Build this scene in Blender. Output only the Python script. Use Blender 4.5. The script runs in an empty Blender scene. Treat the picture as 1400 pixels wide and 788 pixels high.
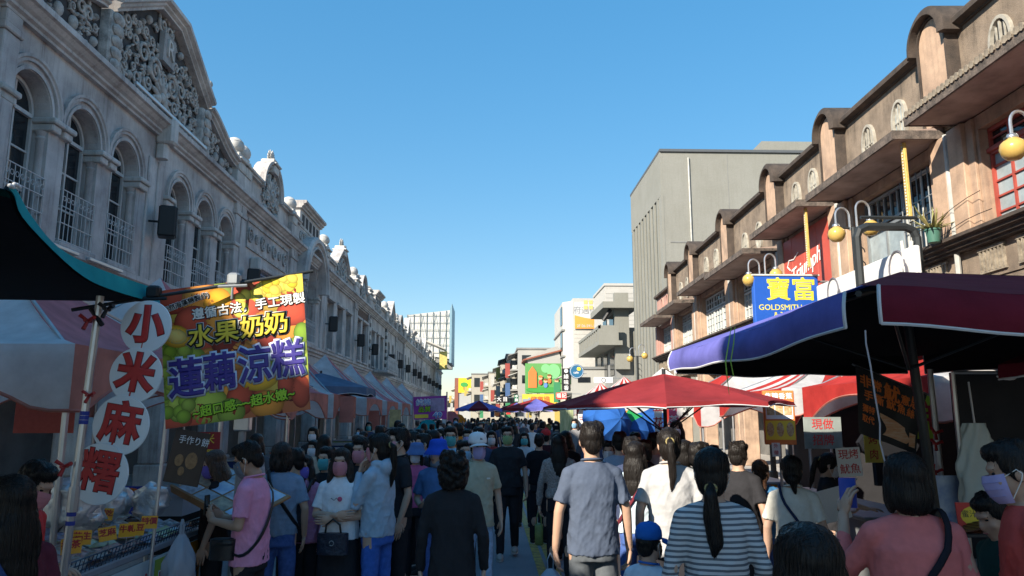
import bpy, math, random
import numpy as np
from mathutils import Vector, Matrix, noise
R = math.radians
rnd = random.Random(7)
SC = bpy.context.scene
COL = SC.collection

# ---------------------------------------------------------------- camera
PITCH = math.atan(174 / 1020.0)
YAW = math.atan(32 / 1020.0 * math.cos(PITCH))
CAMH = 1.87
cam_d = bpy.data.cameras.new('camera')
cam_d.sensor_width = 36.0
cam_d.lens = 36.0 * 1020 / 1400
cam_d.clip_start = 0.05
cam_d.clip_end = 3000
cam = bpy.data.objects.new('camera', cam_d)
COL.objects.link(cam)
cam.location = (0, 0, CAMH)
cam.rotation_euler = (math.pi / 2 + PITCH, 0, -YAW)
SC.camera = cam

# ---------------------------------------------------------------- sky, sun, exposure
SUN_EL = R(29.0)
SUN_AZ = R(225.0)          # clockwise from +Y: behind the camera, to the left
w = bpy.data.worlds.new('World')
SC.world = w
w.use_nodes = True
nt = w.node_tree
for n in list(nt.nodes):
    nt.nodes.remove(n)
out = nt.nodes.new('ShaderNodeOutputWorld')
bg = nt.nodes.new('ShaderNodeBackground')
sky = nt.nodes.new('ShaderNodeTexSky')
sky.sky_type = 'NISHITA'
sky.sun_disc = False
sky.sun_elevation = SUN_EL
sky.sun_rotation = SUN_AZ
sky.altitude = 50
sky.air_density = 1.15
sky.dust_density = 0.15
sky.ozone_density = 4.0
gam = nt.nodes.new('ShaderNodeGamma')          # evens the clear sky out toward the horizon
gam.inputs['Gamma'].default_value = 0.45
hsv = nt.nodes.new('ShaderNodeHueSaturation')
hsv.inputs['Saturation'].default_value = 2.0
nt.links.new(sky.outputs[0], gam.inputs['Color'])
nt.links.new(gam.outputs[0], hsv.inputs['Color'])
nt.links.new(hsv.outputs[0], bg.inputs[0])
nt.links.new(bg.outputs[0], out.inputs[0])
bg.inputs[1].default_value = 0.112
sun_d = bpy.data.lights.new('sun', 'SUN')
sun_d.energy = 2.6
sun_d.angle = R(0.5)
sun_d.color = (1.0, 0.90, 0.76)
sun = bpy.data.objects.new('sun', sun_d)
COL.objects.link(sun)
sd = Vector((math.sin(SUN_AZ) * math.cos(SUN_EL), math.cos(SUN_AZ) * math.cos(SUN_EL), math.sin(SUN_EL)))
sun.rotation_euler = sd.to_track_quat('Z', 'Y').to_euler()
SC.view_settings.view_transform = 'Standard'
SC.view_settings.look = 'None'
SC.view_settings.gamma = 1.0
SC.view_settings.exposure = 1.95
SC.view_settings.use_curve_mapping = False
SC.cycles.use_denoising = True
SC.cycles.max_bounces = 8
SC.cycles.diffuse_bounces = 5
SC.cycles.glossy_bounces = 3
SC.cycles.transmission_bounces = 4
SC.cycles.transparent_max_bounces = 12
SC.cycles.sample_clamp_indirect = 10.0

# ---------------------------------------------------------------- pixel helper: a pixel gives a direction, the depth comes from the place
_f = np.array([math.sin(YAW) * math.cos(PITCH), math.cos(YAW) * math.cos(PITCH), math.sin(PITCH)])
_r = np.array([math.cos(YAW), -math.sin(YAW), 0])
_u = np.cross(_r, _f)
def at(px, py, depth):
    d = _f + _r * (px - 700) / 1020 + _u * (394 - py) / 1020
    t = depth / d[1]
    return Vector((d[0] * t, d[1] * t, CAMH + d[2] * t))

# ---------------------------------------------------------------- mesh builder
class MB:
    def __init__(self):
        self.v = []; self.f = []; self.m = []; self.X = None
    def add(self, vs, fs, mi=0):
        o = len(self.v)
        if self.X is not None:
            vs = [tuple(self.X @ Vector(p)) for p in vs]
        self.v.extend([tuple(p) for p in vs])
        self.f.extend([tuple(i + o for i in f) for f in fs])
        self.m.extend([mi] * len(fs))
        return self
    def box(self, x0, x1, y0, y1, z0, z1, mi=0):
        v = [(x0,y0,z0),(x1,y0,z0),(x1,y1,z0),(x0,y1,z0),(x0,y0,z1),(x1,y0,z1),(x1,y1,z1),(x0,y1,z1)]
        f = [(0,3,2,1),(4,5,6,7),(0,1,5,4),(1,2,6,5),(2,3,7,6),(3,0,4,7)]
        return self.add(v, f, mi)
    def cbox(self, x0, x1, y0, y1, z0, z1, c=0.015, mi=0):
        """box with chamfered vertical and horizontal edges (cheap: 24 verts)"""
        c = min(c, (x1-x0)*.45, (y1-y0)*.45, (z1-z0)*.45)
        v = []
        def ring(z, i):
            a = [(x0+i,y0),(x1-i,y0),(x1,y0+i) if 0 else (x1,y0+c),(x1,y1-c),(x1-c,y1),(x0+c,y1),(x0,y1-c),(x0,y0+c)]
            return a
        def oct_(z, e):
            X0,X1,Y0,Y1 = x0+e,x1-e,y0+e,y1-e
            k = c
            return [(X0+k,Y0,z),(X1-k,Y0,z),(X1,Y0+k,z),(X1,Y1-k,z),(X1-k,Y1,z),(X0+k,Y1,z),(X0,Y1-k,z),(X0,Y0+k,z)]
        e = c * .98 if min(x1-x0, y1-y0) > 3*c else 0
        rings = [oct_(z0, c*.7 if min(x1-x0,y1-y0) > 4.5*c else 0), oct_(z0+c, 0), oct_(z1-c, 0), oct_(z1, c*.7 if min(x1-x0,y1-y0) > 4.5*c else 0)]
        for r_ in rings: v += r_
        f = [tuple(range(7,-1,-1)), tuple(range(24,32))]
        for k in range(3):
            for i in range(8):
                j = (i+1) % 8
                f.append((k*8+i, k*8+j, k*8+8+j, k*8+8+i))
        return self.add(v, f, mi)
    def tube(self, pts, r, n=8, mi=0, cap=True, flat=None):
        """round tube along a path; r a number or one per point; flat=(a) squashes along the binormal"""
        pts = [Vector(p) for p in pts]
        if not hasattr(r, '__len__'): r = [r] * len(pts)
        vs = []; prev = None
        for i, p in enumerate(pts):
            a = pts[max(i-1,0)]; b = pts[min(i+1,len(pts)-1)]
            t = (b - a).normalized() if (b-a).length > 1e-9 else Vector((0,0,1))
            if prev is None:
                h = Vector((0,0,1)) if abs(t.z) < .9 else Vector((1,0,0))
                s = t.cross(h).normalized()
            else:
                s = (prev - t * prev.dot(t))
                s = s.normalized() if s.length > 1e-6 else t.orthogonal().normalized()
            prev = s; q = t.cross(s)
            for k in range(n):
                an = 2*math.pi*k/n
                vs.append(p + s*math.cos(an)*r[i] + q*math.sin(an)*r[i]*(flat or 1))
        fs = []
        for i in range(len(pts)-1):
            for k in range(n):
                l = (k+1) % n
                fs.append((i*n+k, i*n+l, (i+1)*n+l, (i+1)*n+k))
        if cap:
            fs.append(tuple(range(n-1,-1,-1)))
            e = (len(pts)-1)*n
            fs.append(tuple(range(e, e+n)))
        return self.add(vs, fs, mi)
    def lathe(self, prof, n=12, c=(0,0,0), mi=0, arc=None):
        """prof: list of (radius, z)"""
        vs = []; fs = []
        full = arc is None
        a0, a1 = (0, 2*math.pi) if full else arc
        m = n if full else n + 1
        for rr, z in prof:
            for k in range(m):
                an = a0 + (a1-a0)*k/n
                vs.append((c[0]+rr*math.cos(an), c[1]+rr*math.sin(an), c[2]+z))
        for i in range(len(prof)-1):
            for k in range(n):
                l = (k+1) % m
                fs.append((i*m+k, i*m+l, (i+1)*m+l, (i+1)*m+k))
        if prof[0][0] > 1e-6: fs.append(tuple(range(m-1,-1,-1)))
        if prof[-1][0] > 1e-6: fs.append(tuple(range((len(prof)-1)*m, len(prof)*m)))
        return self.add(vs, fs, mi)
    def ell(self, c, r, nu=14, nv=9, rot=None, mi=0):
        vs = []; fs = []
        for j in range(nv+1):
            t = math.pi*j/nv
            for i in range(nu):
                a = 2*math.pi*i/nu
                p = Vector((r[0]*math.sin(t)*math.cos(a), r[1]*math.sin(t)*math.sin(a), r[2]*math.cos(t)))
                if rot is not None: p = rot @ p
                vs.append(p + Vector(c))
        for j in range(nv):
            for i in range(nu):
                k = (i+1) % nu
                fs.append((j*nu+i, (j+1)*nu+i, (j+1)*nu+k, j*nu+k))
        return self.add(vs, fs, mi)
    def prism(self, poly, y0, y1, mi=0, axis='y'):
        """polygon in (x,z) pushed along y (axis y), in (x,y) along z, or (y,z) along x; poly anticlockwise seen from -y"""
        n = len(poly)
        def P(a, b, d):
            return (a, d, b) if axis == 'y' else ((a, b, d) if axis == 'z' else (d, a, b))
        vs = [P(a, b, y0) for a, b in poly] + [P(a, b, y1) for a, b in poly]
        fs = [tuple(range(n)), tuple(range(2*n-1, n-1, -1))]
        for i in range(n):
            j = (i+1) % n
            fs.append((i, i+n, j+n, j))
        return self.add(vs, fs, mi)
    def strip(self, pts, prof, mi=0, close=False):
        """sweep a profile (list of (out, up)) along pts in the (x,z) plane, 'up' = left normal of the path, 'out' = +y"""
        vs = []; fs = []
        n = len(prof); N = len(pts)
        for i, (x, z) in enumerate(pts):
            a = pts[(i-1) % N] if (close or i > 0) else pts[i]
            b = pts[(i+1) % N] if (close or i < N-1) else pts[i]
            tx, tz = b[0]-a[0], b[1]-a[1]
            L = math.hypot(tx, tz) or 1
            nx, nz = -tz/L, tx/L
            for o, u in prof:
                vs.append((x + nx*u, o, z + nz*u))
        for i in range(N if close else N-1):
            k = (i+1) % N
            for j in range(n):
                l = (j+1) % n
                fs.append((i*n+j, k*n+j, k*n+l, i*n+l))
        if not close:
            fs.append(tuple(range(n))); fs.append(tuple(range((N-1)*n+n-1, (N-1)*n-1, -1)))
        return self.add(vs, fs, mi)
    def grid(self, fn, nu, nv, mi=0):
        vs = [fn(i/nu, j/nv) for j in range(nv+1) for i in range(nu+1)]
        fs = [(j*(nu+1)+i, j*(nu+1)+i+1, (j+1)*(nu+1)+i+1, (j+1)*(nu+1)+i) for j in range(nv) for i in range(nu)]
        return self.add(vs, fs, mi)
    def build(self, name, mat, parent=None, smooth=False, loc=None, rot=None, auto=None):
        me = bpy.data.meshes.new(name)
        me.from_pydata(self.v, [], self.f)
        mats = mat if isinstance(mat, (list, tuple)) else [mat]
        for mm in mats: me.materials.append(mm)
        if len(mats) > 1: me.polygons.foreach_set('material_index', self.m)
        if smooth: me.polygons.foreach_set('use_smooth', [True]*len(me.polygons))
        if auto is not None:
            me.polygons.foreach_set('use_smooth', [True]*len(me.polygons))
            me.update()
            me.set_sharp_from_angle(angle=R(auto))
        me.update()
        return link(name, me, parent, loc, rot)

def link(name, data, parent=None, loc=None, rot=None):
    o = bpy.data.objects.new(name, data)
    COL.objects.link(o)
    if parent is not None: o.parent = parent
    if loc is not None: o.location = loc
    if rot is not None: o.rotation_euler = rot
    return o
def tag(o, label=None, cat=None, group=None, kind=None):
    if label: o['label'] = label
    if cat: o['category'] = cat
    if group: o['group'] = group
    if kind: o['kind'] = kind
    return o
def thing(name, label, cat, loc=(0,0,0), rz=0, group=None, rot=None):
    o = link(name, None, None, loc, rot or (0,0,rz))
    o.empty_display_size = .2
    return tag(o, label, cat, group)
def kids(o): return [c for c in KIDS.get(o.name, [])]
def copy_tree(o, parent=None, loc=None, rz=None):
    c = o.copy(); COL.objects.link(c); c.parent = parent
    if loc is not None: c.location = loc
    if rz is not None: c.rotation_euler = (0,0,rz)
    for ch in list(o.children): copy_tree(ch, c)
    return c
def share(o, loc, parent=None, rot=None, scale=None, name=None):
    c = o.copy(); COL.objects.link(c); c.location = loc
    if parent is not None: c.parent = parent
    if rot is not None: c.rotation_euler = rot
    if scale is not None: c.scale = scale
    return c

# ---------------------------------------------------------------- materials
def lin(c):
    if isinstance(c, str):
        c = tuple(int(c[i:i+2], 16)/255 for i in (0,2,4))
        return tuple((x/12.92 if x <= .04045 else ((x+.055)/1.055)**2.4) for x in c) + (1,)
    return tuple(c) + (1,) if len(c) == 3 else tuple(c)
MATS = {}
def mat(name, col, rough=.7, metal=0., var=.12, scale=3., bump=0., bscale=40., streak=0., dark=None, spec=.4, fine=.0, coat=0., trans=0., stretch=(1,1,1), sheen=0.):
    """principled surface with two noises in the colour, optional rain streaks and bump"""
    if name in MATS: return MATS[name]
    m = bpy.data.materials.new(name); MATS[name] = m
    m.use_nodes = True
    N = m.node_tree.nodes; L = m.node_tree.links
    b = N['Principled BSDF']
    c = lin(col)
    b.inputs['Roughness'].default_value = rough
    b.inputs['Metallic'].default_value = metal
    b.inputs['Specular IOR Level'].default_value = spec
    if coat: b.inputs['Coat Weight'].default_value = coat
    if sheen: b.inputs['Sheen Weight'].default_value = sheen
    tc = N.new('ShaderNodeTexCoord')
    mp = N.new('ShaderNodeMapping'); mp.inputs['Scale'].default_value = stretch
    L.new(tc.outputs['Object'], mp.inputs[0])
    d = lin(dark) if dark else tuple(x*.45 for x in c[:3]) + (1,)
    n1 = N.new('ShaderNodeTexNoise'); n1.inputs['Scale'].default_value = scale
    n1.inputs['Detail'].default_value = 6; n1.inputs['Roughness'].default_value = .62
    L.new(mp.outputs[0], n1.inputs['Vector'])
    mr = N.new('ShaderNodeMapRange')
    mr.inputs['From Min'].default_value = .35; mr.inputs['From Max'].default_value = .72
    mr.inputs['To Min'].default_value = 0; mr.inputs['To Max'].default_value = min(1, var*2.2)
    L.new(n1.outputs['Fac'], mr.inputs['Value'])
    fac = mr.outputs[0]
    if streak:
        m2 = N.new('ShaderNodeMapping'); m2.inputs['Scale'].default_value = (5.5, 5.5, .35)
        L.new(tc.outputs['Object'], m2.inputs[0])
        n2 = N.new('ShaderNodeTexNoise'); n2.inputs['Scale'].default_value = 1.6; n2.inputs['Detail'].default_value = 7
        n2.inputs['Roughness'].default_value = .7
        L.new(m2.outputs[0], n2.inputs['Vector'])
        r2 = N.new('ShaderNodeMapRange')
        r2.inputs['From Min'].default_value = .5; r2.inputs['From Max'].default_value = .78
        r2.inputs['To Max'].default_value = streak
        L.new(n2.outputs['Fac'], r2.inputs['Value'])
        ad = N.new('ShaderNodeMath'); ad.operation = 'ADD'; ad.use_clamp = True
        L.new(fac, ad.inputs[0]); L.new(r2.outputs[0], ad.inputs[1])
        fac = ad.outputs[0]
    mx = N.new('ShaderNodeMix'); mx.data_type = 'RGBA'
    mx.inputs['A'].default_value = c; mx.inputs['B'].default_value = d
    L.new(fac, mx.inputs['Factor'])
    colout = mx.outputs['Result']
    if fine:
        n3 = N.new('ShaderNodeTexNoise'); n3.inputs['Scale'].default_value = bscale*1.3; n3.inputs['Detail'].default_value = 3
        L.new(mp.outputs[0], n3.inputs['Vector'])
        r3 = N.new('ShaderNodeMapRange'); r3.inputs['From Min'].default_value=.3; r3.inputs['From Max'].default_value=.7
        r3.inputs['To Min'].default_value = 1-fine; r3.inputs['To Max'].default_value = 1+fine
        L.new(n3.outputs['Fac'], r3.inputs['Value'])
        vm = N.new('ShaderNodeVectorMath'); vm.operation = 'SCALE'
        L.new(colout, vm.inputs[0]); L.new(r3.outputs[0], vm.inputs['Scale'])
        colout = vm.outputs[0]
    L.new(colout, b.inputs['Base Color'])
    if bump:
        n4 = N.new('ShaderNodeTexNoise'); n4.inputs['Scale'].default_value = bscale; n4.inputs['Detail'].default_value = 5
        L.new(mp.outputs[0], n4.inputs['Vector'])
        bp = N.new('ShaderNodeBump'); bp.inputs['Strength'].default_value = min(1, bump*2); bp.inputs['Distance'].default_value = .02
        L.new(n4.outputs['Fac'], bp.inputs['Height']); L.new(bp.outputs[0], b.inputs['Normal'])
    if trans:
        o = N['Material Output']
        tr = N.new('ShaderNodeBsdfTranslucent'); L.new(colout, tr.inputs['Color'])
        ms = N.new('ShaderNodeMixShader'); ms.inputs[0].default_value = trans
        L.new(b.outputs[0], ms.inputs[1]); L.new(tr.outputs[0], ms.inputs[2]); L.new(ms.outputs[0], o.inputs['Surface'])
    return m
def cloth(name, col, **k):
    k.setdefault('rough', .9); k.setdefault('var', .1); k.setdefault('scale', 6); k.setdefault('spec', .15)
    k.setdefault('bump', .12); k.setdefault('bscale', 22); k.setdefault('fine', .06)
    return mat(name, col, **k)
def plain(name, col, **k):
    k.setdefault('var', .06)
    return mat(name, col, **k)
def glass(name='window_glass', col=(.015,.02,.025), rough=.05):
    return mat(name, col, rough=rough, spec=.5, var=.2, scale=1.5)

# ---------------------------------------------------------------- lettering (built-in font, turned into meshes)
_tc = {}
def text(s, size, m, parent, loc, rot=(0,0,0), bold=0., depth=.0015, name='lettering', shear=0., space=1., align='CENTER', sx=1.):
    key = (s, round(bold,4), round(depth,4), shear, space, align)
    if key not in _tc:
        cu = bpy.data.curves.new('lettering', 'FONT')
        cu.body = s; cu.size = 1; cu.align_x = align; cu.align_y = 'CENTER'
        cu.bevel_depth = bold; cu.bevel_resolution = 0; cu.extrude = depth; cu.shear = shear; cu.space_character = space
        cu.resolution_u = 3
        o = bpy.data.objects.new('lettering', cu); COL.objects.link(o)
        bpy.context.view_layer.update()
        me = bpy.data.meshes.new_from_object(o.evaluated_get(bpy.context.evaluated_depsgraph_get()))
        bpy.data.objects.remove(o); bpy.data.curves.remove(cu)
        if bold:
            for v in me.vertices: v.co.z *= (depth + .002) / (depth + bold)
        _tc[key] = me
    me = _tc[key].copy()
    me.materials.clear(); me.materials.append(m)
    o = link(name, me, parent, loc, rot)
    o.scale = (size*sx, size, size)
    return o
# ================================================================ ground
m_road = mat('asphalt', (.27,.285,.31), rough=.85, var=.35, scale=.8, bump=.35, bscale=90, fine=.25, dark=(.18,.19,.21))
m_pave = mat('pavement_stone', (.46,.44,.41), rough=.8, var=.3, scale=1.2, bump=.15, bscale=30, fine=.1)
m_kerb = mat('kerb_stone', (.30,.29,.27), rough=.8, var=.3, scale=2, bump=.1)
m_yel = mat('yellow_paint', (.52,.37,.07), rough=.7, var=.55, scale=9, dark=(.12,.10,.06), fine=.2, bscale=60)
m_wpaint = mat('white_paint', (.55,.55,.53), rough=.7, var=.5, scale=9, dark=(.12,.12,.12))
m_earth = mat('earth', (.16,.15,.13), rough=.95, var=.3, scale=.05)
g = MB().grid(lambda a, b: (-1500+3000*a, -300+3000*b, -.16), 4, 4).build('ground', m_earth); tag(g, kind='structure')
rd = MB().grid(lambda a, b: (-4.2+9.9*a, -20+340*b, 0), 2, 20).build('road', m_road); tag(rd, kind='structure')
for sx, (xa, xb) in (('left', (-14, -4.2)), ('right', (5.7, 20))):
    pv = MB().box(xa, xb, -20, 320, -.15, .12).build('pavement_' + sx, m_pave); tag(pv, kind='structure')
    xk = -4.2 if sx == 'left' else 5.7
    s_ = 1 if sx == 'left' else -1
    kb = MB()
    for i in range(60):
        kb.cbox(min(xk, xk+s_*.16), max(xk, xk+s_*.16), -10+i*1.5+.006, -8.5+i*1.5-.006, -.15, .125, .015)
    k = kb.build('kerb', m_kerb, pv)
for x in (.66, .82):
    ln = MB().grid(lambda a, b: (x-.055+.11*a, -10+260*b, .004), 1, 40).build('yellow_line', m_yel, rd)
ln = MB()
MB().box(-.28,-.10,14.8,15.1,.001,.004).build('paint_mark', m_wpaint, rd)
MB().box(.12,.27,11.9,12.02,.001,.004).build('paint_mark', m_wpaint, rd)
# manhole cover, drain joints
mh = MB(); mh.lathe([(.33,0),(.33,.006),(.30,.008),(.0,.008)], 28, (-.55, 9.6, 0.001))
mh.build('manhole_cover', mat('cast_iron', (.06,.06,.06), rough=.6, metal=.6, var=.3, scale=10), rd)

# ================================================================ left row of stone shophouses
m_st = mat('wash_stone', (.57,.55,.525), rough=.85, var=.34, scale=1.1, bump=.14, bscale=60, streak=.6, dark=(.19,.165,.16), fine=.10)
m_st2 = mat('wash_stone_pale', (.60,.585,.56), rough=.85, var=.26, scale=1.6, bump=.14, bscale=60, streak=.55, dark=(.22,.215,.18), fine=.10)
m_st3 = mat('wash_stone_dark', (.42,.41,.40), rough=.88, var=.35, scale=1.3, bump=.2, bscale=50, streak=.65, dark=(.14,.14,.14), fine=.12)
m_rel = mat('relief_stone', (.52,.505,.48), rough=.9, var=.4, scale=5, bump=.2, bscale=50, dark=(.10,.10,.095), fine=.12)
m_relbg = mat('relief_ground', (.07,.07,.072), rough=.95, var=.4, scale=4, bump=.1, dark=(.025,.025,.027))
m_wfr = mat('window_frame_white', (.58,.58,.55), rough=.55, var=.2, scale=6)
m_gl = glass()
m_glc = mat('window_glass_curtain', (.16,.18,.20), rough=.15, var=.4, scale=2)
m_blue = mat('window_frame_blue', (.20,.36,.62), rough=.5, var=.2, scale=6)
m_brick = mat('brown_brick', (.13,.075,.055), rough=.85, var=.4, scale=6, bump=.15, fine=.2)
m_iron = mat('white_iron', (.55,.55,.54), rough=.5, var=.15, scale=10)
m_blk = mat('black_plastic', (.012,.012,.013), rough=.5, var=.2)
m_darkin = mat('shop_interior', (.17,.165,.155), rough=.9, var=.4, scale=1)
m_stripe_w = mat('quoin_white', (.60,.585,.55), rough=.8, var=.2, scale=5, bump=.08)
m_stripe_d = mat('quoin_dark', (.09,.09,.09), rough=.8, var=.2, scale=5)

def opening(mb, x0, x1, z0, z1, cx, hw, zb, zt, depth, arch=True, n=14):
    """front wall x0..x1 z0..z1 (y=0) with one opening; zb bottom, zt springing (arch) or head"""
    L = [(cx-hw, zb)]
    if arch:
        A = [(cx-hw*math.cos(math.pi*i/n), zt+hw*math.sin(math.pi*i/n)) for i in range(n+1)]
    else:
        A = [(cx-hw, zt), (cx+hw, zt)]
    q = lambda *p: mb.add([(a,0,b) for a,b in p], [tuple(range(len(p)))])
    q((x0,z0),(cx-hw,z0),(cx-hw,zt),(x0,zt))
    q((cx+hw,z0),(x1,z0),(x1,zt),(cx+hw,zt))
    if zb > z0: q((cx-hw,z0),(cx+hw,z0),(cx+hw,zb),(cx-hw,zb))
    k = len(A)-1
    T = [(x0+(x1-x0)*i/k, z1) for i in range(k+1)]
    q((x0,zt),A[0],T[0]); q(A[-1],(x1,zt),T[-1])
    for i in range(k): q(A[i],A[i+1],T[i+1],T[i])
    B = [(cx-hw,zb)] + A + [(cx+hw,zb)]
    for i in range(len(B)-1):
        (a,b),(c,d) = B[i],B[i+1]
        mb.add([(a,0,b),(c,0,d),(c,-depth,d),(a,-depth,b)], [(0,1,2,3)])
    mb.add([(cx-hw,0,zb),(cx+hw,0,zb),(cx+hw,-depth,zb),(cx-hw,-depth,zb)], [(0,1,2,3)])

MOLD = [(0,0),(.10,0),(.10,.05),(.16,.08),(.16,.13),(.22,.17),(.28,.24),(.34,.26),(.34,.36),(.30,.40),(0,.40)]
MOLD_S = [(0,0),(.05,0),(.05,.04),(.09,.07),(.09,.12),(0,.12)]
ARCHV = [(0,0),(.05,0),(.05,.05),(.08,.07),(.08,.12),(0,.12)]
def arc_pts(cx, cz, r, a0=180, a1=0, n=18):
    return [(cx+r*math.cos(R(a0+(a1-a0)*i/n)), cz+r*math.sin(R(a0+(a1-a0)*i/n))) for i in range(n+1)]
def spiral(mb, x, z, r, y, turns=1.6, s=1, a0=0., th=.035):
    n = int(14*turns)
    pts = []
    for i in range(n+1):
        t = i/n; rr = r*(1-.82*t); a = a0 + s*2*math.pi*turns*t
        pts.append((x+rr*math.cos(a), y+.03*t, z+rr*math.sin(a)))
    mb.tube(pts, [th*(1-.45*i/n) for i in range(n+1)], 5)
def leaf(mb, x, z, L, a, y, w=.35):
    rot = Matrix.Rotation(-a, 3, 'Y')
    mb.ell((x+math.cos(a)*L/2, y, z+math.sin(a)*L/2), (L/2, .045, L*w/2), 7, 5, rot=rot)
def shell(mb, x, z, r, y, n=9):
    for i in range(n):
        a = R(200 - 220*i/(n-1))
        leaf(mb, x+.1*r*math.cos(a), z+.1*r*math.sin(a), r, a, y, .28)
    mb.ell((x, y+.02, z), (r*.25, .07, r*.25), 8, 6)
def carving(mb, cx, z0, wid, hfun, y, seed, dens=1.):
    """mirrored scrolls and leaves filling a panel: |x|<wid, z0..z0+hfun(x)"""
    q = random.Random(seed)
    placed = []
    for it in range(int(200*dens)):
        x = q.uniform(.08, wid-.1); h = hfun(x)
        if h < .3: continue
        z = z0 + q.uniform(.12, h-.12); r = q.choice([.10,.14,.19,.24])
        if r > min(h*.45, wid-x): continue
        if any((x-a)**2+(z-b)**2 < (.80*(r+c))**2 for a,b,c in placed): continue
        placed.append((x,z,r))
        a0 = q.uniform(0, 6.28); s = q.choice((-1,1)); k = q.random()
        for sg in (-1, 1):
            if k < .62:
                A = a0 if sg > 0 else math.pi-a0
                spiral(mb, cx+sg*x, z, r, y, 1.5, s*sg, A, .022+r*.13)
                for j in range(3):
                    aa = a0 + j*1.3; aa = aa if sg > 0 else math.pi-aa
                    leaf(mb, cx+sg*x+math.cos(aa)*r*.8, z+math.sin(aa)*r*.8, r*.9, aa+.6*sg, y, .4)
            elif k < .8:
                for j in range(6):
                    leaf(mb, cx+sg*x, z, r*.95, j*math.pi/3+a0*sg, y, .42)
            else:
                mb.ell((cx+sg*x, y, z), (r*.6, .09, r*.75), 9, 6)

def finial(parent, x, y, z, s=1., kind='ball', m=None):
    mb = MB()
    mb.cbox(x-.36*s, x+.36*s, y-.36*s, y+.36*s, z, z+.35*s, .03)
    mb.cbox(x-.46*s, x+.46*s, y-.46*s, y+.46*s, z+.355*s, z+.45*s, .03)
    mb.cbox(x-.32*s, x+.32*s, y-.32*s, y+.32*s, z+.455*s, z+.66*s, .03)
    if kind == 'ball':
        mb.lathe([(.0,.66),(.30,.66),(.33,.70),(.24,.76),(.33,.84),(.36,.96),(.33,1.08),(.30,1.10),(.31,1.13),(.22,1.24),(.10,1.30),(0,1.32)], 16, (x,y,z)) if s == 1 else \
        mb.lathe([(a*s,b*s) for a,b in [(.0,.66),(.30,.66),(.33,.70),(.24,.76),(.33,.84),(.36,.96),(.33,1.08),(.30,1.10),(.31,1.13),(.22,1.24),(.10,1.30),(0,1.32)]], 14, (x,y,z))
    elif kind == 'cap':
        mb.cbox(x-.40*s, x+.40*s, y-.40*s, y+.40*s, z+.665*s, z+.76*s, .03)
        mb.lathe([(.36*s,.76*s),(.36*s,.86*s),(.2*s,1.0*s),(0,1.04*s)], 4, (x,y,z))
    elif kind == 'flame':
        for j in range(7):
            a = R(90 + (j-3)*22)
            leaf(mb, x, z+.6*s, .62*s*(1-.1*abs(j-3)), a, y, .30)
            leaf(mb, x, z+.62*s, .55*s*(1-.1*abs(j-3)), a, y+.08, .26)
    return mb.build('finial', m or m_st2, parent, auto=35)

def window_unit(parent, cx, hw, zb, zt, y, arch=True, fm=None, gm=None, cols=2, rows=3, transom=None):
    fm = fm or m_wfr; gm = gm or m_gl
    f = MB(); t = .055
    ztop = zt
    f.box(cx-hw, cx-hw+t, y, y+.07, zb, ztop); f.box(cx+hw-t, cx+hw, y, y+.07, zb, ztop)
    f.box(cx-hw+t, cx+hw-t, y, y+.07, zb, zb+t)
    f.box(cx-hw+t, cx+hw-t, y, y+.085, ztop-t*1.2, ztop)
    for i in range(1, cols):
        x = cx-hw+2*hw*i/cols; f.box(x-.022, x+.022, y+.003, y+.055, zb+t, ztop-t*1.2)
    for j in range(1, rows):
        z = zb+(ztop-zb)*j/rows; f.box(cx-hw+t, cx+hw-t, y+.006, y+.05, z-.016, z+.016)
    if arch:
        r = hw
        f.strip(arc_pts(cx, zt, r-.06), [(y,0),(y+.07,0),(y+.07,.06),(y,.06)])
        f.box(cx-.02, cx+.02, y+.003, y+.05, zt, zt+r-.06)
    w_ = f.build('window', fm, parent)
    p = MB()
    P = [(cx-hw+.01, zb+.01), (cx+hw-.01, zb+.01)]
    if arch: P += [(a, b) for a, b in arc_pts(cx, zt, hw-.02, 0, 180, 14)]
    else: P += [(cx+hw-.01, zt-.01), (cx-hw+.01, zt-.01)]
    p.add([(a, y+.02, b) for a, b in P], [tuple(range(len(P)))])
    p.build('pane', gm, w_)
    return w_
def railing(parent, cx, hw, z0, h, y, m=None):
    f = MB(); n = max(5, int(2*hw/.13))
    for zz in (z0+.03, z0+h*.36, z0+h*.68, z0+h):
        f.tube([(cx-hw, y, zz), (cx+hw, y, zz)], .011, 5)
        for sx in (-1,1): f.tube([(cx+sx*hw, y, zz), (cx+sx*hw, y-.22, zz)], .012, 5)
    for i in range(n+1):
        x = cx-hw+2*hw*i/n
        f.tube([(x, y, z0), (x, y, z0+h)], .008, 5)
    for i in range(n):
        x = cx-hw+2*hw*(i+.5)/n
        f.tube([(x+.045*math.cos(a), y, z0+h*.84+.045*math.sin(a)) for a in [k*math.pi/3 for k in range(7)]], .007, 4, cap=False)
    return f.build('railing', m or m_iron, parent)
def shutter(parent, cx, hw, zb, zt, y, m):
    f = MB(); n = int((zt-zb)/.11)
    for i in range(n):
        z = zb + (zt-zb)*i/n
        f.add([(cx-hw,y,z),(cx+hw,y,z),(cx+hw,y+.05,z+.02),(cx-hw,y+.05,z+.02),(cx-hw,y,z+.095),(cx+hw,y,z+.095),(cx+hw,y+.03,z+.08),(cx-hw,y+.03,z+.08)],
              [(0,1,2,3),(4,7,6,5),(3,2,6,7),(0,3,7,4),(1,5,6,2)])
    f.box(cx-.03, cx+.03, y, y+.07, zb, zt)
    return f.build('louvre_shutter', m, parent)

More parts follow.
